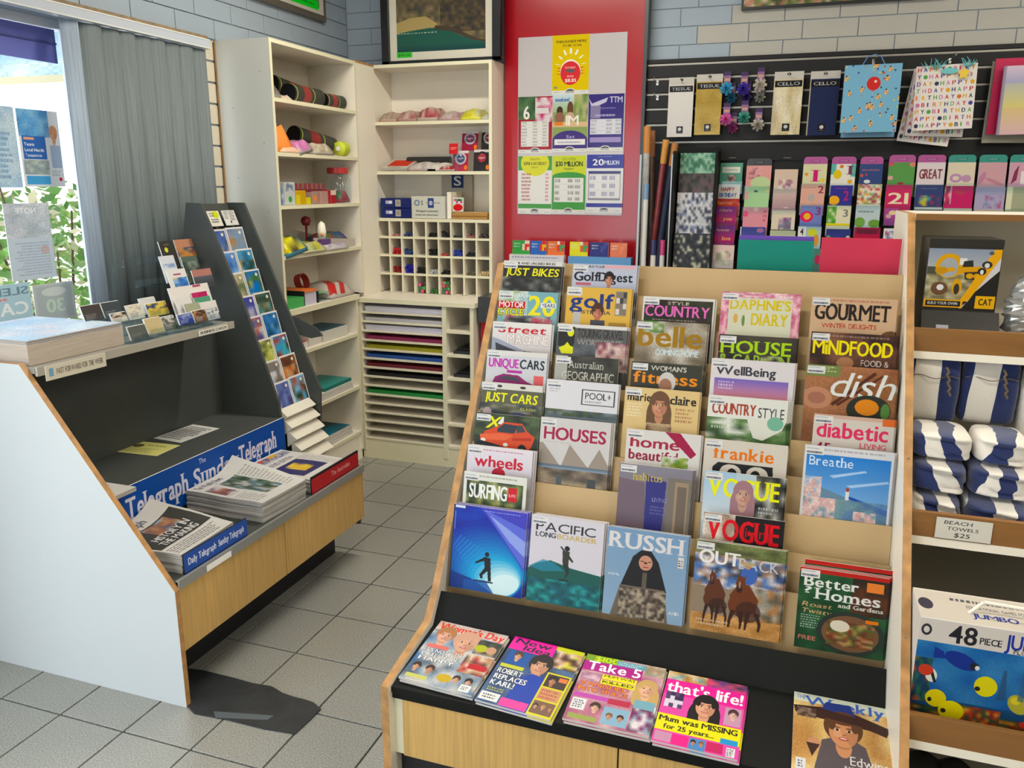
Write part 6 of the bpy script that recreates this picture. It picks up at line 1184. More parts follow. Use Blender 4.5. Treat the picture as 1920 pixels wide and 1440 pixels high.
MAGS = [
# col, k, x, y, x2, bg, ops, copies behind, label
(1, 1, 945, 488, 1055, '2c2c2a', [('r', 0, 0, 1, .05, 'd4d2cc'), ('t', 'RARE AND UNUSED BIKES', .12, .012, .76, .028, '2c2c2c'), ('t', 'JUST BIKES', .04, .085, .9, .085, 'e8e020', 1, .15), ('n', 0, .19, 1, .6, '4a4a48 6c6c68 30302e 8c8c88 282826', 12, 10)], 1, 'magazine with a yellow slanted title on black, top of the leftmost column'),
(1, 2, 936, 544, 1040, '78a8b0', [('n', 0, 0, .5, .3, 'c8d0c8 90a878 a0b8b8', 5, 4), ('t', 'AUSTRALIAN', .2, .03, .34, .035, 'e0e8e4'), ('r', 0, .12, .46, .2, 'c02c2c'), ('t', 'MOTOR', .02, .125, .42, .065, 'ececec'), ('t', 'CYCLE', .0, .205, .44, .075, 'e4dc30', 1, 0, 0, '202020'), ('t', '20', .52, .05, .44, .22, 'ecdc20'), ('r', .72, .12, .98, .18, 'dce0e0'), ('t', 'YEARS', .74, .13, .22, .04, '303030'), ('n', .1, .28, .9, .5, '303030 c85060 a8a8a0 505860', 7, 5), ('t', 'REVIEWS', .58, .31, .36, .06, 'c85868')], 1, 'magazine with a big yellow 20 and a red title band, leftmost column'),
(1, 3, 925, 602, 1035, 'd8d4d4', [('g', 0, 0, 1, .5, 'e0dcd8', 'c0b8bc'), ('t', 'Street', .1, .04, .8, .08, 'c02830', 1, .1), ('t', 'MACHINE', .26, .135, .7, .11, 'e8e0dc', 1, 0, 0, 'a08c88'), ('p', [(0, .18), (.12, .2), (.6, .33), (.95, .42), (.95, .5), (0, .5)], '9aa0b0'), ('p', [(.06, .24), (.5, .34), (.5, .42), (.1, .42)], '3c3c44'), ('p', [(.55, .32), (.8, .33), (1, .42), (.6, .44)], '403838')], 1, 'white magazine with red and pale block title over a silver car, leftmost column'),
(1, 4, 914, 655, 1016, 'c8c8cc', [('r', 0, 0, 1, .05, 'd8d4d0'), ('t', 'UNIQUE', .04, .09, .5, .1, 'c030a8'), ('t', 'CARS', .56, .09, .4, .1, '202830'), ('r', .35, .215, .6, .245, 'b03898'), ('p', [(.08, .42), (.16, .3), (.3, .26), (.55, .27), (.68, .33), (.95, .4), (.95, .5), (.08, .5)], '8c2868'), ('p', [(.2, .32), (.32, .28), (.52, .29), (.6, .34)], '48404c'), ('r', .8, .26, .96, .42, 'd86868')], 1, 'magazine with a purple and black title over a plum coupe, leftmost column'),
(1, 5, 904, 715, 1015, '5c5c48', [('r', 0, 0, 1, .07, 'd4d0c8'), ('e', .3, .035, .04, .015, '303030'), ('e', .68, .035, .05, .015, '403838'), ('t', 'JUST CARS', .06, .11, .86, .1, 'e8e428', 1, .12), ('n', 0, .23, 1, .6, '4c4c38 5c6048 3c3c34 8c8878 30384c', 9, 9), ('e', .12, .34, .07, .06, 'b09898'), ('e', .62, .36, .16, .05, '485068'), ('t', 'CLASSIC', .66, .26, .26, .025, 'd8d840')], 1, 'magazine with a yellow slanted title over parked cars, fifth in the leftmost column'),
(1, 6, 893, 772, 1012, '2c3428', [('n', 0, 0, 1, .25, '3c4c30 202820 506040 384028', 9, 6), ('t', 'X', .17, .03, .22, .13, 'e8e030', 1, .2), ('t', '4', .36, .03, .1, .12, 'e0e0dc'), ('p', [(.06, .34), (.16, .2), (.4, .12), (.46, .08), (.74, .08), (.82, .16), (.95, .22), (.9, .34), (.7, .46), (.1, .46)], 'd05438'), ('p', [(.36, .16), (.46, .1), (.68, .11), (.62, .2), (.36, .2)], '303840'), ('p', [(.66, .11), (.74, .1), (.8, .17), (.66, .19)], '3c4448'), ('p', [(.08, .24), (.4, .21), (.62, .22), (.5, .28), (.1, .3)], 'e06c48'), ('e', .76, .4, .08, .09, '1c1c1e'), ('e', .76, .4, .04, .045, '8c8c8c'), ('e', .14, .3, .04, .02, 'e0e0d8'), ('e', .5, .33, .04, .02, 'e0e0d8'), ('p', [(.6, .25), (.9, .23), (.9, .26), (.6, .28)], 'b03c28'), ('p', [(.04, .3), (.3, .33), (.5, .36), (.48, .46), (.06, .44)], '1c2024'), ('l', .08, .34, .4, .4, 2, '404850', .9)], 1, 'magazine with a red off-road pickup truck and yellow X, leftmost column'),
(1, 7, 878, 833, 1000, 'd0ccd4', [('g', 0, 0, 1, .5, 'dcd4dc', 'c4c0c8'), ('l', .2, .03, .9, .05, 1, 'b05060', .8), ('t', 'wheels', .12, .1, .74, .12, 'c02838'), ('e', .5, .28, .1, .06, 'b83040'), ('r', .4, .29, .6, .34, '3c3c4c'), ('r', .4, .34, .6, .42, 'b03040')], 2, 'white magazine with lower case red title above a small red car, leftmost column'),
(1, 8, 871, 883, 989, 'd8d8d0', [('n', .05, .08, .95, .6, '485830 6a7840 303c28 8c9050 202c20 a0a068', 12, 9), ('t', 'SURFING', .1, .12, .6, .15, 'e8e8e4', 1, 0), ('r', .72, .12, .86, .27, 'c83038'), ('t', 'LIFE', .74, .19, .1, .03, 'ecd0d0'), ('l', .1, .02, .9, .05, 1, '808870', .6)], 0, 'white bordered surf magazine with white capitals on green leaves, leftmost column'),
(1, 9, 852, 944, 990, '2858b0', WAVE, 2, 'blue magazine with a surfer inside a curling wave, bottom row at the left'),
(2, 1, 1075, 494, 1195, 'b8bccc', [('t', 'BUILD YOUR', .2, .015, .3, .025, '303038'), ('r', .5, .01, .98, .045, 'dca8b0'), ('t', 'Golf', .03, .09, .4, .1, '18181c', 3), ('t', 'Digest', .42, .09, .52, .1, '18181c', 3), ('f', .58, .16, .075, 'c08468', '201814'), ('r', .06, .21, .3, .24, 'c06878'), ('n', .1, .3, 1, .6, '606878 383c48 9098a8', 6, 5)], 1, 'grey golf magazine with black serif title and smiling man, top of the second column'),
(2, 2, 1064, 537, 1185, 'd8ae50', [('r', 0, 0, .22, .1, 'd8d4cc'), ('t', 'golf', .06, .07, .68, .16, '28387c', 1), ('r', .76, .03, .94, .3, '908478'), ('n', .77, .04, .93, .29, '3c3c3c d0c8c0 807468', 3, 4, 0), ('t', 'AUSTRALIA', .1, .26, .6, .035, '303050'), ('f', .5, .27, .09, 'b87458', '4c2c20'), ('r', .4, .36, .62, .5, '484850'), ('r', .12, .28, .24, .5, 'b8b4b0'), ('r', .68, .38, .95, .46, 'a8843c')], 1, 'gold yellow magazine with a navy lower case title and bearded man, second column'),
(2, 3, 1046, 606, 1176, '585858', [('r', .0, 0, 1, .04, 'd8d4d0'), ('t', 'TOURING GRAVEL', .3, .05, .66, .09, '383430'), ('t', 'WORKHORSE', .3, .16, .64, .07, '908c88'), ('r', .02, .03, .26, .25, '242420'), ('e', .2, .09, .05, .05, 'dcdc28'), ('p', [(.04, .27), (.12, .24), (.16, .2), (.2, .24), (.3, .27), (.24, .33), (.08, .33)], 'dcdc28'), ('n', .58, .18, 1, .5, 'a87880 c8a8a0 5c4048 d8c0b8 803c48', 7, 6), ('n', .25, .22, .58, .5, '606468 4c5054', 4, 4)], 2, 'dark magazine with a yellow splash and pink crowd, second column'),
(2, 4, 1042, 665, 1161, '34342e', [('n', 0, 0, 1, .4, '34342e 44443a 2c2c28 504c40', 7, 5), ('r', 0, .0, .2, .28, 'a8a8a0'), ('t', 'Australian', .22, .05, .55, .08, 'c8c4b8', 2), ('t', 'GEOGRAPHIC', .12, .17, .82, .09, 'c8c4b8', 2), ('e', .32, .3, .1, .04, '90887c')], 0, 'dark green magazine with thin pale serif title, second column'),
(2, 5, 1026, 710, 1161, 'd6d4d8', [('r', .5, .08, .96, .25, '3c3c40'), ('r', .515, .09, .945, .24, 'd6d4d8'), ('t', 'POOL+', .55, .115, .36, .07, '2c2c30', 0), ('l', .55, .205, .8, .225, 1, '707078', .8), ('l', .05, .06, .2, .14, 3, 'a8a0a8', .8), ('n', 0, .32, 1, .6, '505c60 384448 7c8488 485838', 14, 6), ('r', 0, .39, 1, .45, '68747c')], 1, 'white magazine with a small boxed title above a dark pool photo, second column'),
(2, 6, 1015, 781, 1147, 'cac6c4', [('t', 'HOUSES', .06, .1, .88, .13, 'a02848'), ('l', .05, .25, .5, .27, 1, 'a8a098', .7), ('p', [(0, .28), (.05, .27), (.33, .52), (0, .52)], '988c80'), ('p', [(.33, .52), (.44, .27), (.74, .52)], '988c80'), ('p', [(.7, .52), (.86, .29), (1, .46), (1, .52)], '988c80'), ('g', 0, .5, 1, .545, '586878', '8898a8'), ('n', 0, .545, 1, .8, '887868 a09078 4c4438 685c50', 9, 5), ('r', .28, .6, .36, .72, '505858'), ('r', .72, .62, .84, .76, '404848')], 2, 'pale magazine with crimson capitals above pointed roofs, second column'),
(2, 9, 998, 964, 1135, 'd0ccd4', [('t', 'PACIFIC', .07, .07, .82, .1, '2c2c30', 0), ('t', 'LONG', .07, .185, .28, .055, '3c3c44'), ('t', 'BOARDER', .37, .185, .54, .055, 'c0a868'), ('p', [(0, .62), (.1, .56), (.3, .5), (.6, .56), (1, .6), (1, 1), (0, 1)], '1c5850'), ('p', [(.0, .6), (.2, .5), (.34, .52), (.5, .6), (.2, .64)], '3088a8', .7), ('n', 0, .72, 1, 1, '1c6868 206070 184c50 309898 1c5058', 14, 8), ('e', .52, .34, .035, .03, '1c1c1c'), ('p', [(.46, .37), (.56, .37), (.55, .52), (.47, .52)], '34382c'), ('p', [(.48, .38), (.42, .33), (.44, .32), (.5, .37)], '34382c'), ('p', [(.54, .4), (.62, .48), (.6, .49), (.54, .45)], '34382c'), ('p', [(.47, .52), (.55, .52), (.57, .62), (.5, .7), (.53, .62)], '24302c'), ('r', .44, .7, .56, .715, '202828')], 2, 'white magazine with a surfer on a green wave, bottom row second from left'),
(3, 2, 1207, 555, 1341, '342e2a', [('r', 0, 0, 1, .03, 'd8d4cc'), ('r', 0, 0, .025, 1, 'd8d4cc'), ('r', .975, 0, 1, 1, 'd8d4cc'), ('n', .025, .03, .975, .5, '2c2820 403830 303c24 241f1c', 7, 6), ('t', 'STYLE', .35, .05, .3, .03, 'c8b8a8'), ('t', 'COUNTRY', .04, .095, .9, .115, 'e070b8', 1, .0), ('l', .15, .235, .8, .26, 1, 'a8a090', .8)], 1, 'dark magazine with pink capital title, top of the third column'),
(3, 3, 1194, 600, 1327, '9c9484', [('n', 0, 0, 1, .5, 'a8a090 c8c0b4 706450 8c8070', 6, 5), ('n', .1, 0, .4, .12, '507838 688c48 c8c0b4', 5, 3), ('t', 'belle', .04, .05, .9, .22, '9c7418', 1), ('t', 'COMING HOME', .3, .3, .6, .06, 'c8dce0')], 1, 'taupe magazine with a huge mustard lower case title, third column'),
(3, 4, 1185, 677, 1318, '38382e', [('t', "WOMAN'S", .28, .03, .5, .05, 'd0ccc0'), ('t', 'fitness', .04, .1, .9, .12, 'e88c20', 1), ('e', .52, .2, .12, .11, 'c8c4c0'), ('e', .5, .24, .09, .08, '9c7058'), ('n', 0, .3, 1, .5, '38382e 2c2c24', 3, 3)], 0, 'dark magazine with an orange lower case title and white capped figure, third column'),
(3, 5, 1173, 724, 1313, 'd8bc84', [('t', 'marie', .04, .06, .32, .08, '1c1814', 3), ('t', 'claire', .62, .06, .34, .09, '1c1814', 3), ('f', .48, .17, .13, 'c08868', '6a4c34', 1), ('n', .32, .36, .66, .5, '6a4c34 a89070 c8ac88', 4, 3), ('l', .04, .16, .26, .32, 5, 'e8dcc0', .8), ('l', .7, .18, .95, .34, 4, '9c6848', .7)], 1, 'sandy magazine with a long-haired woman, third column'),
(3, 6, 1176, 803, 1316, 'd4d0cc', [('t', 'home', .06, .07, .66, .11, 'a02c44'), ('t', 'beautiful', .05, .21, .66, .1, '8c2438'), ('p', [(.52, .0), (.72, .0), (.95, .2), (.88, .25)], '9c2848'), ('n', .5, .25, .85, .45, '90a040 60882c b0b878 d4d0cc', 5, 5)], 1, 'white magazine with a crimson lower case title and corner ribbon, third column'),
(3, 7, 1163, 867, 1300, '706470', [('g', 0, 0, 1, 1, '84808c', '5c5058'), ('p', [(0, .15), (.36, .18), (.4, .6), (.3, 1), (0, 1)], '70606c'), ('p', [(.38, .1), (.66, .15), (.62, 1), (.4, 1)], '38387c'), ('r', .68, .1, 1, 1, '787068'), ('r', .78, .14, .96, 1, '9c8870'), ('r', .81, .18, .94, 1, '706458'), ('t', 'habitus', .2, .08, .4, .08, 'c8b040', 2), ('t', 'LIVING', .48, .32, .2, .04, '8888b8', 0), ('l', .46, .4, .7, .5, 3, '8080a8', .6)], 2, 'mauve grey magazine with a thin yellow title and a doorway, third column'),
(3, 9, 1141, 986, 1293, '7c98b4', [('g', 0, 0, 1, 1, '7898b8', '8ca8c0'), ('t', 'RUSSH', .03, .05, .92, .17, 'd8d4d4', 3), ('p', [(.34, .3), (.44, .22), (.56, .22), (.66, .34), (.78, .66), (.2, .66)], '1c1a1c'), ('p', [(.2, .64), (.76, .64), (.82, 1), (.1, 1)], '6c6054'), ('n', .2, .66, .78, 1, '4c4038 988c78 6c6054 b0a48c 3c342c', 17, 11), ('e', .5, .36, .085, .085, 'c49078'), ('e', .5, .36, .02, .01, '302020'), ('r', .44, .34, .48, .35, '30201c'), ('r', .53, .34, .57, .35, '30201c'), ('r', .47, .4, .54, .412, 'a04848'), ('r', .47, .47, .53, .66, '5c5448'), ('t', 'HOME', .04, .52, .14, .025, 'dcdce0'), ('t', 'AND', .82, .86, .13, .03, 'dcdce0'), ('r', .89, .24, .96, .36, 'd8d4d0'), ('l', .9, .27, .95, .35, 3, '404040', .8)], 1, 'slate blue magazine with a long black-haired woman in leopard coat, bottom row'),
(4, 2, 1354, 546, 1503, 'd0d0b8', [('n', 0, 0, 1, .06, 'd088a0 e8b8c0 c06880 e8d0d0', 20, 3), ('n', 0, 0, .1, 1, 'd088a0 e8b8c0 c06880', 3, 26), ('n', .9, 0, 1, 1, 'd088a0 e8b8c0 c06880', 3, 26), ('t', "DAPHNE'S", .12, .08, .76, .1, 'd0b830', 3), ('t', 'DIARY', .4, .22, .46, .12, 'd0b830', 3), ('e', .2, .28, .03, .05, 'd8a860'), ('e', .3, .3, .02, .06, '708850')], 0, 'magazine with pink flowered border and yellow lettering, top of the fourth column'),
(4, 3, 1349, 626, 1496, '38342e', [('n', 0, 0, 1, .5, '38342e 484238 2c2824', 5, 5), ('t', 'HOUSE', .03, .06, .9, .13, 'a8d030', 3), ('t', '& GARDEN', .02, .2, .9, .12, '98b848', 3), ('n', .55, .2, .8, .34, 'a8b878 38342e', 4, 4)], 1, 'dark magazine with lime green capital title, fourth column'),
(4, 4, 1335, 671, 1492, 'd6d0d2', [('t', 'WellBeing', .06, .07, .72, .09, '34343c', 1), ('g', .05, .2, .94, .4, '7868b8', 'd88890'), ('l', .1, .22, .3, .32, 3, 'd8d0e8', .7)], 1, 'white magazine with dark title over a violet sunset, fourth column'),
(4, 5, 1329, 740, 1479, 'dcdcd4', [('t', 'COUNTRY', .06, .07, .55, .11, 'a04838', 1), ('t', 'STYLE', .64, .09, .32, .1, '34343a', 0), ('n', 0, .22, 1, .5, '48643c 5c7c48 385030 dcdcd4', 7, 6), ('p', [(.5, .2), (1, .2), (.95, .3), (.72, .42), (.6, .4)], 'd8d8cc'), ('e', .86, .24, .1, .07, '78b098'), ('l', .06, .26, .3, .34, 2, 'd0e0c8', .7)], 3, 'white magazine with red and black capitals over green trees, fourth column'),
(4, 6, 1322, 821, 1479, 'd0c8bc', [('t', 'frankie', .12, .07, .72, .12, 'e07830', 3), ('p', [(.12, .28), (.18, .23), (.84, .23), (.86, .5), (.12, .5)], '1c1c1e'), ('e', .34, .32, .13, .08, 'd0c8bc'), ('e', .66, .32, .13, .08, 'd0c8bc'), ('e', .36, .34, .06, .06, '1c1c1e'), ('e', .64, .34, .06, .06, '1c1c1e')], 0, 'cream magazine with orange lower case title and black face drawing, fourth column'),
(4, 7, 1322, 881, 1474, 'b4c4cc', [('g', 0, 0, .4, .5, 'a0c0d8', 'd0d8dc'), ('n', .65, 0, 1, .5, 'a8a8a0 3c3c34 c8c8c4 1c1c1c', 4, 5), ('t', 'VOGUE', .06, .06, .88, .18, 'e8e81c', 3), ('f', .5, .2, .12, 'c49c8c', 'a07880', 1), ('l', .7, .3, .95, .38, 2, 'c8c8c8', .8)], 1, 'pale blue magazine with neon yellow title and pink-haired face, fourth column'),
(4, 8, 1320, 959, 1473, '1c1818', [('n', 0, 0, .4, .5, 'c8b8a8 a89080 e0d8cc 907868', 4, 5), ('t', 'VOGUE', .06, .05, .88, .2, 'd82028', 3), ('t', 'living', .5, .1, .38, .1, 'c02028', 0), ('l', .5, .27, .9, .3, 1, 'a0a0a0', .7)], 0, 'black magazine with red serif capitals, fourth column'),
(4, 9, 1306, 1011, 1476, '8c7c68', [('n', 0, 0, 1, .14, '5c6438 6c7848 484c30 7c7c50', 8, 3), ('n', 0, .14, 1, .5, '4868a0 c8c0c0 a88470 303848 7c6458 d8d4d0 5878b0', 15, 9), ('t', 'OUT', .05, .1, .46, .14, 'e8e4e4', 1), ('t', 'BACK', .5, .14, .44, .12, 'c8c4c0', 0), ('n', .5, .45, 1, .8, '908c80 b0a898 605848 a8784c', 8, 6), ('e', .62, .32, .09, .1, '4868b0'), ('e', .6, .22, .035, .035, 'b88868'), ('e', .6, .195, .09, .02, 'b0a078'), ('r', 0, .8, 1, 1, 'b88850'), ('n', 0, .8, 1, 1, 'b88850 c89860 a87840', 8, 4)]+horse(.24, .4, .85, '5c3422', '33201a')+horse(.56, .42, 1.15, '6a3a22', '382018')+[('l', .06, .86, .45, .94, 2, 'd8d0c8', .6)], 1, 'magazine with two galloping brown horses on orange dirt, bottom row'),
(5, 2, 1523, 555, 1684, 'c8a888', [('l', .2, .02, .95, .05, 1, 'b06858', .7), ('t', 'GOURMET', .05, .07, .88, .16, '28201c', 3), ('t', 'WINTER DELIGHTS', .14, .27, .64, .045, 'b03c30'), ('e', .95, .4, .12, .08, '705038')], 1, 'tan magazine with black serif capitals over red lettering, top of the rightmost column'),
(5, 3, 1522, 621, 1685, '4c342c', [('n', 0, 0, 1, .5, '3c2824 5c3c30 342420 7c5440', 7, 6), ('l', .2, .02, .95, .05, 1, 'a89890', .6), ('t', 'MiNDFOOD', .03, .08, .92, .14, 'ecdc28', 1), ('t', 'FOOD &', .6, .26, .32, .06, 'd8d0c8', 0), ('e', .42, .3, .1, .06, 'a87858')], 1, 'brown magazine with bright yellow title, rightmost column'),
(5, 4, 1513, 682, 1687, '946444', [('n', 0, 0, 1, .8, '946444 a47050 845438', 4, 6), ('r', 0, 0, .38, .11, '708048'), ('l', .02, .01, .34, .07, 3, 'd8e0b8', .8), ('e', .14, .33, .17, .11, 'b88468'), ('e', .14, .33, .1, .06, 'a06c58'), ('p', [(.3, .38), (.75, .04), (.78, .06), (.33, .4)], '502c20'), ('p', [(.36, .38), (.85, .06), (.87, .07), (.38, .4)], '502c20'), ('t', 'dish', .26, .06, .7, .24, 'd8dcd8', 0, .25), ('e', .72, .42, .24, .15, '2c3028'), ('e', .7, .39, .13, .08, 'd88838'), ('e', .9, .42, .05, .08, '588040')], 1, 'rust magazine with white script title, chopsticks and a bowl, rightmost column'),
(5, 5, 1527, 775, 1679, 'ccc4bc', [('r', 0, 0, 1, .035, 'c8a898'), ('r', .85, 0, 1, .07, 'd87040'), ('t', 'diabetic', .05, .07, .88, .15, 'd84468', 1), ('t', 'LIVING', .6, .25, .32, .05, 'd86878', 1), ('t', '45', .04, .28, .2, .1, '8c2040', 1), ('e', .65, .42, .3, .12, 'a89880'), ('e', .62, .42, .2, .08, 'd0a040')], 1, 'pale magazine with a pink lower case title and a large 45, rightmost column'),
(5, 6, 1510, 833, 1679, '90b4dc', [('r', 0, 0, 1, 1, 'd4d4d8'), ('l', .05, .02, .95, .05, 1, '9898a0', .7), ('g', .03, .08, .97, .7, '3c80cc', '90b8e0'), ('t', 'Breathe', .06, .1, .5, .09, 'dce8f4', 2), ('p', [(.3, .28), (.7, .2), (.72, .215), (.35, .3)], 'a8c8ec'), ('p', [(.5, .36), (.95, .28), (.97, .3), (.55, .38)], 'a8c8ec'), ('p', [(.5, .45), (.97, .56), (.97, .63), (.5, .5)], '2c50a8'), ('p', [(.03, .36), (.3, .42), (.6, .5), (.97, .62), (.97, .85), (.03, .85)], '6888a0'), ('n', .03, .5, .97, .85, '6c90a0 587c90 7c9c98 5878a8', 12, 6, 1, 1, .7), ('n', .03, .3, .22, .5, 'd8b8b4 e4ccc4 90b4d8 c8a0a0', 6, 6), ('n', .03, .5, .4, .8, 'd8b8b4 e4ccc4 7898a8 c8a0a0', 9, 8), ('n', .6, .6, .85, .8, 'd8b8b4 e4ccc4 7898a8 c8a0a0', 7, 6), ('r', .5, .4, .54, .5, 'd8dce0'), ('e', .52, .4, .02, .02, 'a04848')], 2, 'sky blue magazine with blossom and a lighthouse, rightmost column'),
(5, 9, 1501, 1062, 1670, '24482c', [('n', 0, 0, 1, 1, '1c4428 285434 183820 305c38', 6, 8), ('r', 0, .0, 1, .05, 'b83430'), ('r', .6, .05, 1, .5, '2c2820'), ('n', .6, .1, 1, .5, '2c2820 5c3420 38281c', 4, 4), ('t', 'Better', .06, .1, .62, .12, 'e0e0dc', 3), ('t', 'Homes', .2, .235, .72, .13, 'e0e0dc', 3), ('t', 'and Gardens', .46, .385, .5, .05, 'd8d4cc', 3), ('r', .76, .08, .95, .2, 'e88848'), ('t', '?', .07, .23, .08, .08, 'd8e0d8'), ('t', 'Roast', .05, .42, .34, .055, 'd8a878', 0, .2), ('t', 'Twisty', .05, .5, .34, .055, 'd8a878', 0, .2), ('l', .05, .57, .28, .75, 6, 'b8c8b8', .8), ('t', 'FREE', .04, .84, .2, .05, 'c87868'), ('e', .62, .74, .38, .27, '28342c'), ('e', .62, .74, .32, .22, '705038'), ('n', .36, .6, .88, .9, '8c4828 5c3820 a89850 48602c c09068 6c3424', 10, 9, 1, 1, .85), ('e', .5, .66, .11, .07, 'd8d0bc'), ('r', .78, .54, .92, .58, 'e07c30')], 3, 'green magazine with white serif title and a bowl of food, bottom row right end')]
for col, k, x, y, x2, bg, ops, cp, lab in MAGS:
    pl = mag_plane(k); a = Vector(hit(x, y, *pl)); b = Vector(hit(x2, y+8, *pl)); w = min(b.x-a.x, .228) if k != 9 else b.x-a.x
    if w < .19: w = .195
    hgt = .272 if k < 9 else (a.z-.458)/C12
    m = cover(ops, bg); uy = Vector((0, S12, C12)); n = Vector((0, -C12, S12)); th = .005
    P0 = a-uy*hgt
    o = sheet_at('magazine', P0, (1, 0, 0), uy, w, hgt, th, m, PAPER); tag(o, lab, 'magazine', 'magazines standing in the rack')
    if (col, k) not in ((1, 9), (3, 9)):
        s = sheet_at('price_sticker', P0+uy*(hgt-.024)+Vector((.003, 0, 0))+n*.0004, (1, 0, 0), uy, .045, .02, .0003, STK, parent=o)
    rg = random.Random(x)
    for q in range(cp):
        d = -n*(th+.0016)*(q+1)+Vector((.0035*(q+1)+rg.uniform(0, .002), 0, 0))+uy*(.0016*(q+1) if k == 9 else rg.uniform(-.002, .001))
        if (q+1)*(th+.0016)+th > .029: break
        c = o.copy(); COL.objects.link(c); c.location = o.location+d; c['label'] = 'spare copy behind the %s row magazine of the %s column' % (ROW[k], COLN[col])+(', %s of %s' % (('nearest', 'middle' if cp == 3 else 'rear', 'rearmost')[q], ('', 'one', 'two', 'three')[cp]) if cp > 1 else ''); c['group'] = 'spare magazine copies behind the front ones'
        if q == cp-1 and cp == 3 and col == 5: c.location += uy*.012
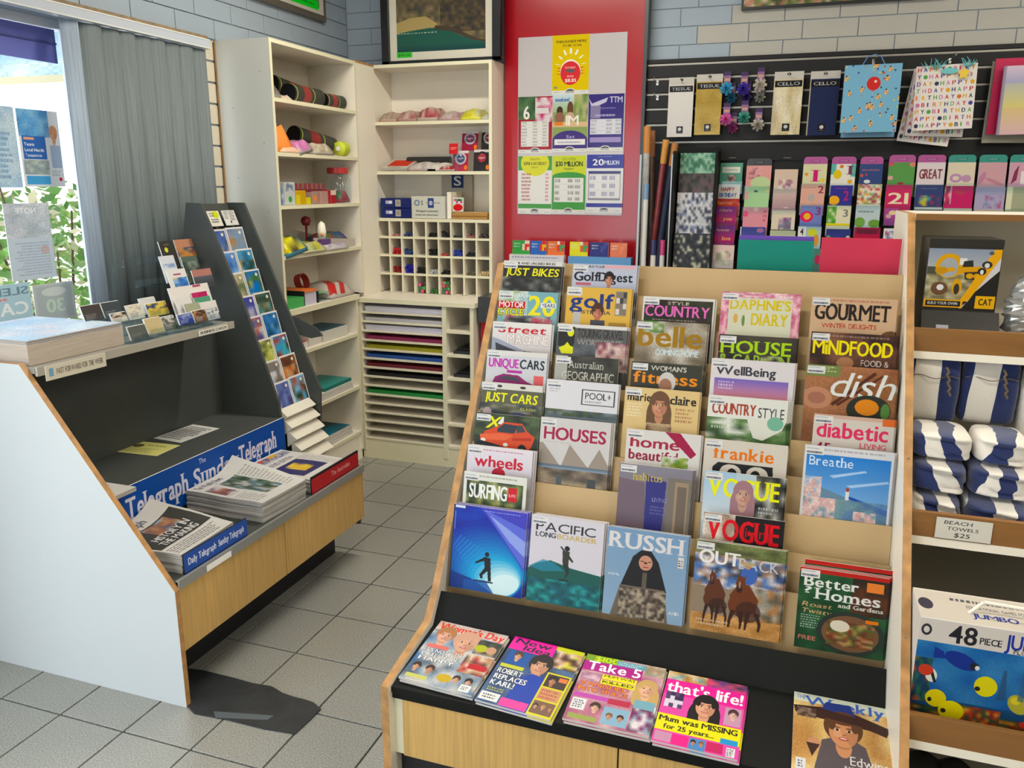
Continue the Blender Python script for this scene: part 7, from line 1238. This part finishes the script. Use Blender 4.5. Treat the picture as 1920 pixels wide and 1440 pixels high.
# ---- weeklies lying on the ledge
LP = ((0, 1.66, .3465), (0, -.126, .992))
def people(seed, n, x0, y0, x1, y1):
    rg = random.Random(seed); out = []
    for i in range(n): out.append(('f', x0+(x1-x0)*(i+.5)/n, (y0+y1)/2, (x1-x0)/n*.3, rg.choice(['d0a080', 'c08c70', 'dcb098']), rg.choice(['3a2418', '80583c', '1c1410', 'b08850'])))
    return out
WK = [
 ((828, 1171), (954, 1200), (747, 1276), 'c8c8c8', [('n', 0, 0, 1, 1, 'c8c8c8 90a0b0 586878 d0c8c0 3c6898', 8, 10), ('n', 0, 0, 1, .15, 'd8c8c0 c8a898 d0c0c0', 5, 2), ('t', "Woman's Day", .03, .02, .94, .11, 'e03c20', 1, .12), ('f', .2, .22, .13, 'dca890', 'b07850'), ('f', .52, .27, .17, 'd8a488', 'd0a088'), ('n', .68, .16, 1, .4, '383c30 505840 a08878 282c28', 5, 5), ('e', .76, .3, .09, .06, 'b0b828'), ('e', .9, .3, .07, .06, 'c89878'), ('r', .05, .4, .36, .46, 'e07870'), ('t', "IT'S NOT TOO", .06, .47, .56, .055, 'f0f0f0', 1, 0, 0, '181818'), ('t', 'LATE TO BE', .06, .54, .52, .055, 'f0f0f0', 1, 0, 0, '181818'), ('t', 'HAPPY', .06, .61, .5, .06, 'f0f0f0', 1, 0, 0, '181818'), ('n', .64, .42, 1, .72, '504030 c08868 b02c30 d8c8b0 c8a078', 5, 5), ('r', .74, .56, .98, .64, 'c02830')]+people(1, 2, .02, .72, .4, .84)+[('e', .55, .86, .1, .06, 'c8a830'), ('r', .05, .9, .35, .96, 'c8c870')]+people(2, 2, .62, .76, .95, .9)+[('r', .8, .88, .94, .98, 'e8e8e4'), ('l', .82, .9, .92, .96, 3, '303030', .9)], 'weekly magazine with an orange title and two bald men, leftmost on the ledge'),
 ((967, 1200), (1097, 1232), (895, 1320), '38507c', [('n', 0, 0, 1, 1, '38507c 284878 506c90 304060', 6, 8), ('r', 0, 0, .62, .2, 'e838a0'), ('t', 'New', .05, .015, .5, .08, '2c1c30', 1, .1), ('t', 'Idea', .2, .1, .38, .08, '2c1c30', 1, .1), ('r', .62, 0, 1, .06, 'c8cc28'), ('n', .64, .06, 1, .32, '3c2820 c89880 5c3828 e0c8b8 d8d050', 5, 5), ('r', .06, .22, .36, .42, '2858a0'), ('f', .2, .28, .06, 'd0a080', '503828'), ('f', .54, .34, .15, 'cc9878', '201c1c'), ('p', [(.36, .58), (.5, .48), (.68, .5), (.72, 1), (.34, 1)], '2444a8'), ('r', .04, .43, .36, .48, 'c8c840'), ('t', 'ROBERT', .05, .5, .34, .07, 'f0f0f0', 1, 0, 0, '181818'), ('t', 'REPLACES', .05, .59, .44, .07, 'f0f0f0', 1, 0, 0, '181818'), ('t', 'KARL!', .05, .68, .32, .07, 'f0f0f0', 1, 0, 0, '181818'), ('l', .06, .78, .3, .84, 2, 'c8c840', .9), ('r', .02, .86, .28, .97, 'e4e4e0'), ('l', .06, .88, .24, .95, 2, '303030', .9), ('r', .3, .88, .66, .99, 'e850a0'), ('r', .68, .4, 1, 1, 'dcd030'), ('r', .7, .42, .98, .6, '40302c'), ('f', .79, .5, .06, 'b07858', '1c1410'), ('r', .86, .44, .97, .5, 'e08050'), ('r', .7, .62, .98, .78, 'c89868'), ('l', .72, .63, .96, .77, 3, 'b83850', .7), ('r', .7, .8, .98, .97, '785848')]+people(4, 3, .7, .82, .98, .92), 'weekly magazine with a pink block title and a man in blue, second on the ledge'),
 ((1102, 1233), (1249, 1262), (1053, 1354), 'b87088', [('n', 0, 0, 1, 1, 'b87088 c890a0 a05878 d0b0b0', 6, 8), ('r', 0, 0, .45, .1, '80a030'), ('t', '$100', .12, .01, .3, .075, 'c8e028', 1), ('r', .4, .02, .78, .1, '68a0b0'), ('l', .42, .03, .74, .09, 2, 'd0e0e8', .8), ('r', 0, .1, .74, .25, 'b02c88'), ('t', 'Take 5', .06, .1, .66, .13, 'f0f0f4', 1), ('n', .76, .0, 1, .16, '88907c a08870 c8b8a0', 4, 3), ('f', .84, .36, .12, 'e0b090', 'c8a468', 1), ('r', .28, .27, .7, .34, 'e8e020'), ('t', 'MUM WAS', .3, .275, .38, .03, '181818'), ('r', .28, .35, .7, .42, 'e0d820'), ('t', 'KILLED', .3, .36, .38, .035, '181818'), ('n', .02, .28, .26, .4, 'd8b8c8 a87890', 3, 3), ('t', 'VANISHED', .04, .42, .6, .06, 'e08830', 1, 0, 0, '882860'), ('t', 'INTO SPACE', .04, .5, .6, .06, 'e08830', 1, 0, 0, '882860'), ('r', .02, .6, .45, .66, 'c050b0'), ('r', .03, .68, .2, .84, 'e0e0e4'), ('l', .05, .7, .18, .82, 4, '505050', .9)]+people(6, 1, .22, .68, .42, .84)+[('r', .44, .6, .7, .68, 'b83850'), ('r', .42, .72, .72, .96, '88b0c8')]+people(7, 2, .44, .76, .7, .92)+[('n', .74, .6, 1, .98, '98a8b8 5c4058 e0d8dc 6c2858', 5, 6), ('r', .74, .54, .98, .66, '78a8b8'), ('r', .04, .9, .38, .97, '98a050')], 'weekly magazine with purple title band and a blonde woman, third on the ledge'),
 ((1255, 1265), (1401, 1295), (1218, 1395), 'e058a8', [('n', 0, 0, .5, .12, 'c89850 a87838 70a0b0 d8c0a0', 6, 2), ('n', .5, 0, 1, .12, '684080 e05878 40304c d84870', 5, 2), ('r', 0, .12, 1, .34, 'e83c9c'), ('t', "that's life!", .03, .15, .94, .15, 'f4f4f4', 1), ('r', .04, .3, .26, .52, '584068'), ('n', .04, .3, .26, .52, '584068 d8d0e0 382850', 4, 4, 0), ('f', .54, .42, .15, 'd8a080', '1c1418', 1), ('r', .78, .36, .98, .6, 'c898b0'), ('f', .88, .44, .06, 'e0b8a8', '503040'), ('r', 0, .62, 1, .84, 'e8e024'), ('t', 'Mum was MISSING', .03, .645, .93, .07, '1c1c18', 1), ('t', 'for 25 years...', .1, .75, .6, .06, '1c1c18', 1), ('r', .78, .78, .98, .85, '3c98d0'), ('r', .02, .86, .22, .98, 'c890b0'), ('r', .22, .86, .42, .99, 'e83c90'), ('r', .43, .86, .62, 1, '5888c0')]+people(9, 2, .43, .86, .62, .96)+[('r', .63, .86, .82, .98, 'c83868'), ('r', .86, .88, .96, .99, 'e0e0e4'), ('l', .87, .89, .95, .98, 5, '303030', .9)], 'weekly magazine with hot pink title, black-haired woman and yellow band, fourth on the ledge'),
 ((1489, 1300), (1664, 1334), (1487, 1470), 'c89c60', [('n', 0, 0, 1, 1, 'c89c60 d8b878 b88850 e0c890', 6, 7), ('r', 0, 0, 1, .1, 'd0d4c0'), ('t', 'Weekly', .12, .02, .84, .11, '4868b8', 3), ('t', 'THE', .03, .02, .1, .05, '8898c8'), ('p', [(.0, .16), (.3, .13), (.6, .13), (1, .24), (.96, .34), (.8, .3), (.2, .26), (.02, .24)], '3c2420'), ('n', .04, .17, .24, .28, '705c50 4c342c 8c7868', 6, 5), ('p', [(.28, .2), (.34, .06), (.6, .05), (.66, .2)], '2c3c80'), ('p', [(.3, .5), (.4, .46), (.66, .46), (.74, .5), (.88, 1), (.18, 1)], '5a5054'), ('f', .52, .36, .19, 'cc9068', '5c3c28', 0), ('p', [(.26, .14), (.8, .2), (.84, .28), (.24, .24)], '3c2420'), ('e', .22, .56, .07, .06, 'c89070'), ('t', 'Edwina', .58, .62, .38, .09, 'e4e0e0', 2), ('t', 'BARTHOLOMEW', .52, .73, .44, .035, 'e4e0e0'), ('p', [(.14, .56), (.28, .56), (.2, .7)], '402820'), ('r', .04, .74, .14, .86, 'd8d8dc'), ('l', .06, .76, .12, .84, 3, '404060', .9)], 'glossy magazine with a smiling woman in a wide dark hat, right end of ledge')]
for TL, TR, B_, bg, ops, lab in WK:
    n_ = 2 if 'hat' not in lab else 1
    for q in range(n_):
        if q == 0: m = img(230, 300, bg, ops, rough=.4, spec=.25)
        o, w, h = sheet('magazine', TL, TR, B_, LP, .006, m, PAPER, lift=.0065+(n_-1)*.0068-q*.0068)
        if q: o.location += Vector((.004, -.003, 0)); tag(o, 'copy lying under the '+lab.split(',')[0], 'magazine', 'weekly magazines on the ledge')
        else: tag(o, lab, 'magazine', 'weekly magazines on the ledge')
# ---- coloured envelopes standing behind the top divider
for TL, TR, c, lab in (((1385, 449), (1527, 452), 'teal', 'flat teal card envelope standing behind the rack top'), ((1386, 441), (1527, 443), 'violet', 'violet envelope edge showing behind the teal one'), ((1541, 445), (1692, 446), 'pink', 'flat coral pink envelope standing behind the rack top')):
    Y = {'teal': 2.62, 'violet': 2.632, 'pink': 2.625}[c]
    a, b = Vector(aY(*TL, Y)), Vector(aY(*TR, Y)); w = min(b.x, .282)-a.x
    em = mat('env_'+c, {'teal': '#128070', 'violet': '#6848a8', 'pink': '#c43450'}[c], .6, spec=.2, var=.04, vscale=6)
    o = sheet_at('envelope', (a.x, Y, 1.05), (1, 0, 0), (0, 0, 1), w, a.z-1.05, .004, em, em); tag(o, lab, 'envelope', 'coloured envelopes behind the rack')
eh = thing('envelope_ledge', 'hidden rear ledge carrying the coloured envelopes', 'ledge', (0, 2.63, 1.04)); MB().box(-.3, 2.601, 1.03, RX1-.003, 2.65, 1.0495).build('board', BEIGE, eh)
# ================================================================ RIGHT DISPLAY CABINET
cb = thing('display_cabinet', 'white display cabinet with wood edges at the right holding toys and towels', 'display cabinet', (.8, 2.6, 0))
CX0, CX1 = .286, 1.30
def fy(z): return 1.66+(z-.416)*.865
cprof = [(1.42, 0), (1.42, .14), (fy(.416), .416), (fy(1.526), 1.526), (2.95, 1.526), (2.98, 0)]
for x in (CX0, CX1): MB().prism(cprof, x, x+.02, 'x', 0, 1).build('side_panel', [EDGE, WHITE], cb, bevel=.0008)
MB().box(CX0+.02, 2.93, .05, CX1, 2.94, 1.52).build('back_panel', mat('grey_white_back', '#cfc8b8', .5), cb)
MB().box(CX0+.02, fy(1.51), 1.508, CX1, 2.94, 1.526, mats=[0, 0, 1, 0, 0, 0]).build('top_board', [WHITE, BROWN], cb)
shz = []
for q, (ylip, yb, yw) in enumerate(((614, 647, 660), (957, 992, 1002), (1336, 1378, 1390))):
    p = aX(1714 if q < 2 else 1702, ylip, CX0+.02); y_ = float(p[1])
    # solve on the reclined front line
    def onl(py, px):
        d = ray(px, py); t = (1.66+.865*(EYE-.416))/(d[1]-.865*d[2]); return EYEV+d*t
    p = onl(ylip, 1714 if q < 2 else 1702); zt = float(p[2]); p2 = onl(yb, 1714 if q < 2 else 1702); zb = zt-.062; Yf_ = float(p[1])
    shz.append((zb, Yf_))
    MB().box(CX0+.02, Yf_, zb-.018, CX1, 2.93, zb).build('shelf', mat('grey_white_shelf', '#c4c0b4', .5), cb)
    MB().box(CX0+.02, Yf_-.002, zb, CX1, Yf_+.012, zt).build('front_lip', [BROWN], cb, bevel=.001)
    MB().box(CX0+.02, Yf_-.003, zb-.02, CX1, Yf_-.001, zb).build('white_edge', WHITE, cb)
for z in (.3, .62, .95, 1.3): MB().cyl((CX0+.010, fy(z)-.0005, z), (CX0+.010, fy(z)-.001, z), .0035, n=10).build('screw', STEEL, cb)
(z1, y1), (z2, y2), (z3, y3) = shz
# toy box
CAT = img(300, 280, '24221e', [('r', 0, 0, 1, 1, '2a2824'), ('g', 0, .0, .98, .55, '8c98ac', 'c8c4b8'), ('n', 0, .42, .8, .86, 'a09870 887c50 b0a888 70684c c8c0a0', 12, 8), ('r', 0, .3, .14, .42, '4c5040'),
    ('e', .3, .28, .19, .2, 'dca018'), ('e', .3, .31, .13, .16, 'a4a8ac'), ('p', [(.12, .34), (.36, .3), (.4, .36), (.14, .42)], 'dca018'), ('e', .2, .36, .09, .06, 'c89010'), ('r', .44, .15, .54, .26, 'e0e0dc'), ('p', [(.5, .2), (.62, .18), (.64, .3), (.48, .32)], '2c2c2c'), ('p', [(.42, .3), (.74, .28), (.76, .38), (.42, .42)], 'd89c18'), ('p', [(.52, .38), (.76, .36), (.76, .5), (.54, .5)], '34302c'), ('e', .6, .44, .05, .045, 'd8a020'), ('e', .7, .44, .05, .045, 'd8a020'),
    ('e', .2, .66, .12, .11, '6c4c34'), ('e', .21, .64, .05, .05, 'e0e0e0'), ('e', .44, .62, .07, .13, 'd8a020'), ('e', .44, .66, .04, .09, '3c342c'),
    ('p', [(.9, .0), (1, .0), (1, .12), (.62, .86), (.5, .86)], 'e8a818'), ('p', [(1, .12), (1, .34), (.72, .68), (.54, .98), (.5, .98), (.62, .86)], 'd0ccd0'), ('p', [(1, .34), (1, 1), (.55, 1), (.7, .7)], '24221e'), ('e', .86, .06, .035, .03, '505860'), ('e', .82, .25, .07, .06, '303030'), ('e', .82, .26, .035, .04, 'dcdcdc'), ('e', .76, .36, .06, .06, '282828'), ('e', .76, .37, .025, .04, 'e0e0e0'),
    ('r', 0, .84, .55, .97, 'e8a818'), ('r', .03, .86, .52, .95, '24221e'), ('t', 'BUILD YOUR OWN', .06, .88, .42, .045, 'd8d8d4'), ('r', .72, .76, .99, .97, 'e8b020'), ('t', 'CAT', .77, .81, .18, .1, '24221e')])
tb_ = thing('toy_box', 'black and yellow construction toy box on the top cabinet shelf', 'box', (.44, 2.5, z1))
Yc = y1+.10
a = Vector(aY(1742, 465, Yc)); b = Vector(aY(1882, 468, Yc)); zbot = float(aY(1745, 578, Yc)[2]); ztop = float(aY(1742, 447, Yc)[2])
zb2 = max(z1+.001, zbot); W_ = b.x-a.x
MB().box(a.x, Yc, z1+.001, b.x, Yc+.16, ztop).build('carton', mat('toy_black', '#24221e', .35), tb_, bevel=.002)
sheet_at('front_print', (a.x+.002, Yc-.001, zb2+.0), (1, 0, 0), (0, 0, 1), W_-.004, a.z-zb2, .0008, CAT, parent=tb_)
MB().box(a.x, Yc-.0015, ztop-.022, b.x, Yc, ztop).build('top_flap', mat('toy_black', '#24221e', .35), tb_)
# lower dark carton in front of the toy box
lo = thing('dark_carton', 'low dark folded carton under the construction toy box', 'box', (.44, y1+.05, z1))
hh = max(.02, zb2-z1-.004)
MB().prism([(y1+.035, z1+.001), (y1+.035, z1+.01), (Yc-.003, z1+hh), (Yc-.003, z1+.001)], a.x, b.x+.01, 'x').build('carton', mat('toy_black', '#24221e', .35), lo)
o = sheet_at('sticker', (a.x+.035, y1+.06, z1+.5*hh+.004), (1, 0, 0), (0, Yc-y1-.04, hh), .03, .012, .0005, mat('lilac_sticker', '#a8a0b0', .5), parent=lo)
# plastic wrapped item at the right edge
wb = MB(); rg = random.Random(3); N = 22; Mm = 16; c0 = Vector((float(aY(1925, 520, y1+.12)[0])+.01, y1+.13, z1))
P = []
for i in range(N+1):
    r0 = []
    for j in range(Mm): t = 6.283*j/Mm; u = i/N; r = (.05*math.sin(math.pi*min(.95, u*.85+.12))**.5)*(1+.18*rg.uniform(-1, 1)); r0.append(c0+Vector((r*math.cos(t), r*math.sin(t), .002+.19*u)))
    P.append(r0)
for i in range(N):
    for j in range(Mm): wb.face([P[i][j], P[i][(j+1) % Mm], P[i+1][(j+1) % Mm], P[i+1][j]])
fm = mat('crinkled_film', '#b8b8b4', .15, metal=.5); o = wb.build('wrapped_parcel', fm); tag(o, 'crinkled clear plastic wrapped parcel at the right edge of the top shelf', 'parcel')
# ---- towels
def towel_mat(name, sx, ang, seed, navy='#16285c', off=0, wob=.01):
    m = bpy.data.materials.new(name); m.use_nodes = True; nt = m.node_tree; b = nt.nodes['Principled BSDF']; b.inputs['Roughness'].default_value = .95; b.inputs['Sheen Weight'].default_value = .4
    tc = node(nt, 'ShaderNodeTexCoord'); mp = node(nt, 'ShaderNodeMapping'); mp.inputs['Rotation'].default_value = (0, ang, 0); nt.links.new(tc.outputs['Object'], mp.inputs[0])
    nz = node(nt, 'ShaderNodeTexNoise'); nz.inputs['Scale'].default_value = 9; nt.links.new(tc.outputs['Object'], nz.inputs['Vector'])
    sp_ = node(nt, 'ShaderNodeSeparateXYZ'); nt.links.new(mp.outputs[0], sp_.inputs[0])
    a1 = node(nt, 'ShaderNodeMath', operation='MULTIPLY_ADD'); nt.links.new(nz.outputs[0], a1.inputs[0]); a1.inputs[1].default_value = wob*2; nt.links.new(sp_.outputs[0], a1.inputs[2])
    a2 = node(nt, 'ShaderNodeMath', operation='MULTIPLY_ADD'); nt.links.new(a1.outputs[0], a2.inputs[0]); a2.inputs[1].default_value = 1/sx; a2.inputs[2].default_value = off
    a3 = node(nt, 'ShaderNodeMath', operation='FRACT'); nt.links.new(a2.outputs[0], a3.inputs[0]); a4 = node(nt, 'ShaderNodeMath', operation='GREATER_THAN'); nt.links.new(a3.outputs[0], a4.inputs[0]); a4.inputs[1].default_value = .5
    mx = node(nt, 'ShaderNodeMix', data_type='RGBA'); nt.links.new(a4.outputs[0], mx.inputs[0]); mx.inputs[6].default_value = (*srgb(navy), 1); mx.inputs[7].default_value = (*srgb('#dcd6cc'), 1); nt.links.new(mx.outputs[2], b.inputs['Base Color'])
    nb = node(nt, 'ShaderNodeTexNoise'); nb.inputs['Scale'].default_value = 350; bp = node(nt, 'ShaderNodeBump'); bp.inputs['Strength'].default_value = .5; bp.inputs['Distance'].default_value = .003
    nt.links.new(tc.outputs['Object'], nb.inputs['Vector']); nt.links.new(nb.outputs[0], bp.inputs['Height']); nt.links.new(bp.outputs[0], b.inputs['Normal']); return m
def pillow(nm, lab, x0, x1, ya, yb, z0_, z1_, m, seed, group, fold=0):
    rg = random.Random(seed); b = MB(); N, M2 = 22, 28; E_ = .45 if fold else .26; c = Vector(((x0+x1)/2, (ya+yb)/2, (z0_+z1_)/2)); rx, ry, rz = (x1-x0)/2, (yb-ya)/2, (z1_-z0_)/2
    ph = [rg.uniform(0, 6) for _ in range(4)]
    def P(i, j):
        th = math.pi*i/N; ph_ = 2*math.pi*j/M2; s = lambda v, e: math.copysign(abs(v)**e, v)
        x = s(math.sin(th), E_)*s(math.cos(ph_), E_); y = s(math.sin(th), E_)*s(math.sin(ph_), E_); z = s(math.cos(th), E_)
        k = 1+.035*math.sin(5*z+ph[0]+3*x)+.03*math.sin(7*x+ph[1]+2*z)
        yy = y*ry*k
        if y < 0 and fold: yy += .10*ry*math.sin(z*fold+ph[2]+x*1.5)
        return Vector((x*rx*(1+.02*math.sin(6*z+ph[3])), yy, z*rz))
    for i in range(N):
        for j in range(M2):
            q = [P(i, j), P(i+1, j), P(i+1, (j+1) % M2), P(i, (j+1) % M2)]
            if i == 0: q = [q[0], q[1], q[2]]
            elif i == N-1: q = [q[0], q[1], q[3]]
            b.face(q)
    o = b.build(nm, m, smooth=True, loc=c); return tag(o, lab, 'towel', group)
TW = []
Yt = y2+.10
tz0, tzt = z2+.19, z1-.019
xs = [CX0+.022, float(aY(1794, 780, y1+.03)[0]), float(aY(1902, 780, y1+.03)[0])+.008, 1.0]
Yt = y1+.012
for k in range(2):
    xa, xb = xs[k]+.002, xs[k+1]-.002
    o = pillow('folded_towel', ('left' if k == 0 else 'right')+' upright navy and white striped beach towel, on top of the towel pile', xa, xb, Yt+.02*k, Yt+.18, tz0, tzt, towel_mat('towel_%d' % k, .128, R_(-4 if k else 0), k, off=(.88 if k == 0 else .86), wob=.003), k, 'striped beach towels')
    cd = MB(); xm = (xa+xb)/2+.025; ys = Yt+.02*k-.006; zc = tzt-.05
    for u in range(10): 
        A = Vector((xa+.006+(xb-xa-.012)*u/10, ys+.012*abs(u-5)/5-.004, zc+.004*math.sin(u))); B = Vector((xa+.006+(xb-xa-.012)*(u+1)/10, ys+.012*abs(u-4)/5-.004, zc+.004*math.sin(u+1))); cd.cyl(A, B, .0012, n=6)
    for u in range(7): A = Vector((xm-.004+.006*(u % 2)+.002*u, ys-.008, zc+.03-.011*u)); B = Vector((xm-.004+.006*((u+1) % 2)+.002*u, ys-.008, zc+.019-.011*u)); cd.cyl(A, B, .003, n=6)
    cd.build('cord', mat('brown_cord', '#6c5c44', .8), o)
rows_ = [(z2+.002, z2+.075), (z2+.074, z2+.15), (z2+.148, z2+.218)]
nm_ = ('bottom', 'middle', 'upper')
for r, (za, zb_) in enumerate(rows_):
    for k in range(2):
        xa, xb = xs[0]+.002+(0 if k == 0 else xs[1]-xs[0]+.01*(r-1)), xs[1]-.004+(.01*(r-1)) if k == 0 else xs[2]-.01
        pillow('rolled_towel', '%s rolled navy and white towel on the %s side of the pile' % (nm_[r], ('left', 'right')[k]), xa, xb, y2+.05+.04*r, y2+.3, za, zb_, towel_mat('rolled_%d%d' % (r, k), .075+.02*((r+k) % 2), R_((14, -20, 24, -12, 16, -24)[r*2+k]), r, off=.3*r+.4*k, wob=.03), 10+r*2+k, 'striped beach towels', fold=9)
pillow('folded_towel', 'cream striped towel at the far right of the towel pile', xs[2]+.004, xs[2]+.15, Yt+.03, Yt+.2, z2+.002, tzt, towel_mat('towel_c', .4, 0, 9, off=.72), 30, 'striped beach towels')
# towel price sign taped on the lip
TS = img(240, 120, 'dcd8cc', [('t', 'BEACH', .14, .12, .5, .16, '1c1c20', 0, .1), ('t', 'TOWELS', .2, .4, .56, .16, '1c1c20', 0, .1), ('t', '$25', .34, .68, .28, .2, '1c1c20', 0, .1)])
a = Vector(onl(970, 1760)); Ys = y2-.006
p0, p1, p2_ = Vector(aY(1757, 969, Ys)), Vector(aY(1863, 980, Ys)), Vector(aY(1760, 1005, Ys))
o = sheet_at('price_sign', (p0.x, Ys, p2_.z-.004), (1, 0, 0), (0, 0, 1), p1.x-p0.x, p0.z-p2_.z+.004, .0012, TS); tag(o, 'handwritten white sign reading BEACH TOWELS $25 taped below the towels', 'sign')
# puzzle box
Yp = y3+.045
c1 = Vector(aY(1703, 1152, Yp)); c1.x = max(c1.x, CX0+.024); c2 = Vector(aY(1918, 1188, Yp)); zt_ = float(aY(1703, 1152, Yp)[2])
PZ_ = Cv(520, 300, 'd4ccc4').do([('r', 0, 0, 1, .2, 'd8d0c8'), ('e', .05, .1, .035, .05, '2c2c34'), ('e', .05, .1, .02, .03, 'd8d0c8'), ('t', '48', .2, .03, .18, .15, '24242c'), ('t', 'PIECE', .4, .1, .14, .055, '24242c'), ('t', 'JUMBO', .56, .04, .36, .12, '2c3c98'), ('t', 'FLOOR PUZZLE', .62, .165, .36, .03, '34343c', 0),
    ('g', 0, .2, 1, 1, '3878b0', '14304c'), ('n', 0, .2, 1, .7, '3878b0 2c68a8 2458a0 4888c0', 8, 5, 1, 2, .8), ('n', 0, .78, 1, 1, 'a04028 c07038 304828 803020 284828 c8883c 182c38', 22, 8), ('n', 0, .35, .12, .75, '18405c c05038 306848 183850', 5, 7), ('n', .28, .72, .6, .95, 'b04830 d09040 88302c 304c30', 12, 7),
    ('e', .3, .33, .11, .07, '24388c', 1, .2), ('p', [(.18, .27), (.12, .24), (.12, .34), (.2, .33)], '24388c'), ('e', .39, .36, .03, .035, '20242c'), ('e', .41, .37, .015, .02, 'dce0e0'),
    ('e', .48, .52, .075, .09, 'dcd028'), ('e', .43, .55, .018, .02, '202020'), ('e', .7, .63, .07, .08, 'b0a840', 1, .3), ('e', .68, .6, .03, .035, 'd8c840'),
    ('e', .17, .7, .07, .08, 'dcc828'), ('e', .28, .79, .085, .09, 'e0d030'), ('e', .23, .8, .018, .02, '202020'), ('e', .13, .72, .014, .02, '202020'), ('e', .12, .5, .04, .06, 'e0e0d0', 1, .4), ('p', [(.1, .44), (.14, .56), (.16, .56), (.12, .43)], '202020'), ('e', .08, .46, .05, .05, 'c84838'), ('e', .9, .52, .035, .035, 'c83c38'), ('e', .93, .58, .03, .03, 'c83c38'), ('e', .76, .8, .035, .03, 'c84438'),
    ('p', [(.58, .35), (.6, .35), (.62, .62), (.56, .62)], '2c4c70', .7), ('p', [(.7, .32), (.72, .32), (.73, .6), (.69, .6)], '34587c', .6), ('e', .92, .95, .1, .07, 'c8b838'), ('n', .86, .9, .98, 1, 'c8b838 3c3420', 6, 1, 0)])
pzb = thing('puzzle_box', 'large floor puzzle box with tropical fish on the lower cabinet shelf', 'box', (.6, Yp, z3))
Wd = c2.x-c1.x+.1; zt_ = min(zt_, z2-.03); dpt = .14
MB().box(c1.x-.0, Yp+.001, z3+.001, c1.x+Wd, Yp+dpt, zt_).build('carton', mat('box_offwhite', '#cfc8bf', .5), pzb, bevel=.001)
sheet_at('front_print', (c1.x, Yp, z3+.002), (1, 0, 0), (0, 0, 1), Wd, zt_-z3-.003, .0008, pm_(PZ_), parent=pzb)
TP = img(300, 90, 'd0c8bc', [('e', .06, .5, .05, .2, '3c3848'), ('l', .24, .15, .8, .3, 1, '484854', .9), ('t', 'EDUCATIONAL GAMES FOR', .34, .38, .4, .1, '484854', 0), ('t', 'JUMBO', .36, .62, .3, .16, '2c3c98', 1), ('n', .9, .3, 1, .9, '3858a0 c89040 2c4890', 3, 3)])
sheet_at('top_print', (c1.x, Yp+.002, zt_+.0006), (1, 0, 0), (0, 1, 0), Wd, dpt-.01, .0005, TP, parent=pzb)
h_ = MB(); q = [Vector((c1.x+.10, Yp+.05, zt_)), Vector((c1.x+.125, Yp+.05, zt_+.03)), Vector((c1.x+.20, Yp+.05, zt_+.028)), Vector((c1.x+.25, Yp+.05, zt_))]
for u, v in zip(q, q[1:]): h_.cyl(u, v, .004, n=8)
h_.build('handle', WHITE, pzb)
# dark rounded items on the cabinet floor
for k, (px, r) in enumerate(((1728, .055), (1790, .05))):
    p = aY(px, 1452, y3+.10); o = MB().lathe([(0, 0), (r, 0), (r*1.02, .03), (r*.85, .075), (r*.4, .095), (0, .1)], n=24, c=(p[0], y3+.10, z3-.20)).build('black_round_case', mat('dark_round', '#191815', .4), smooth=True); tag(o, 'black rounded case below the puzzle shelf, %s of two' % ('left', 'right')[k], 'case')
MB().box(CX0+.02, 1.5, z3-.22, CX1, 2.93, z3-.202).build('shelf', mat('grey_white_shelf', '#c4c0b4', .5), cb)
MB().box(CX0+.02, 1.44, 0, CX1, 2.9, .1).build('plinth', KICK, cb)
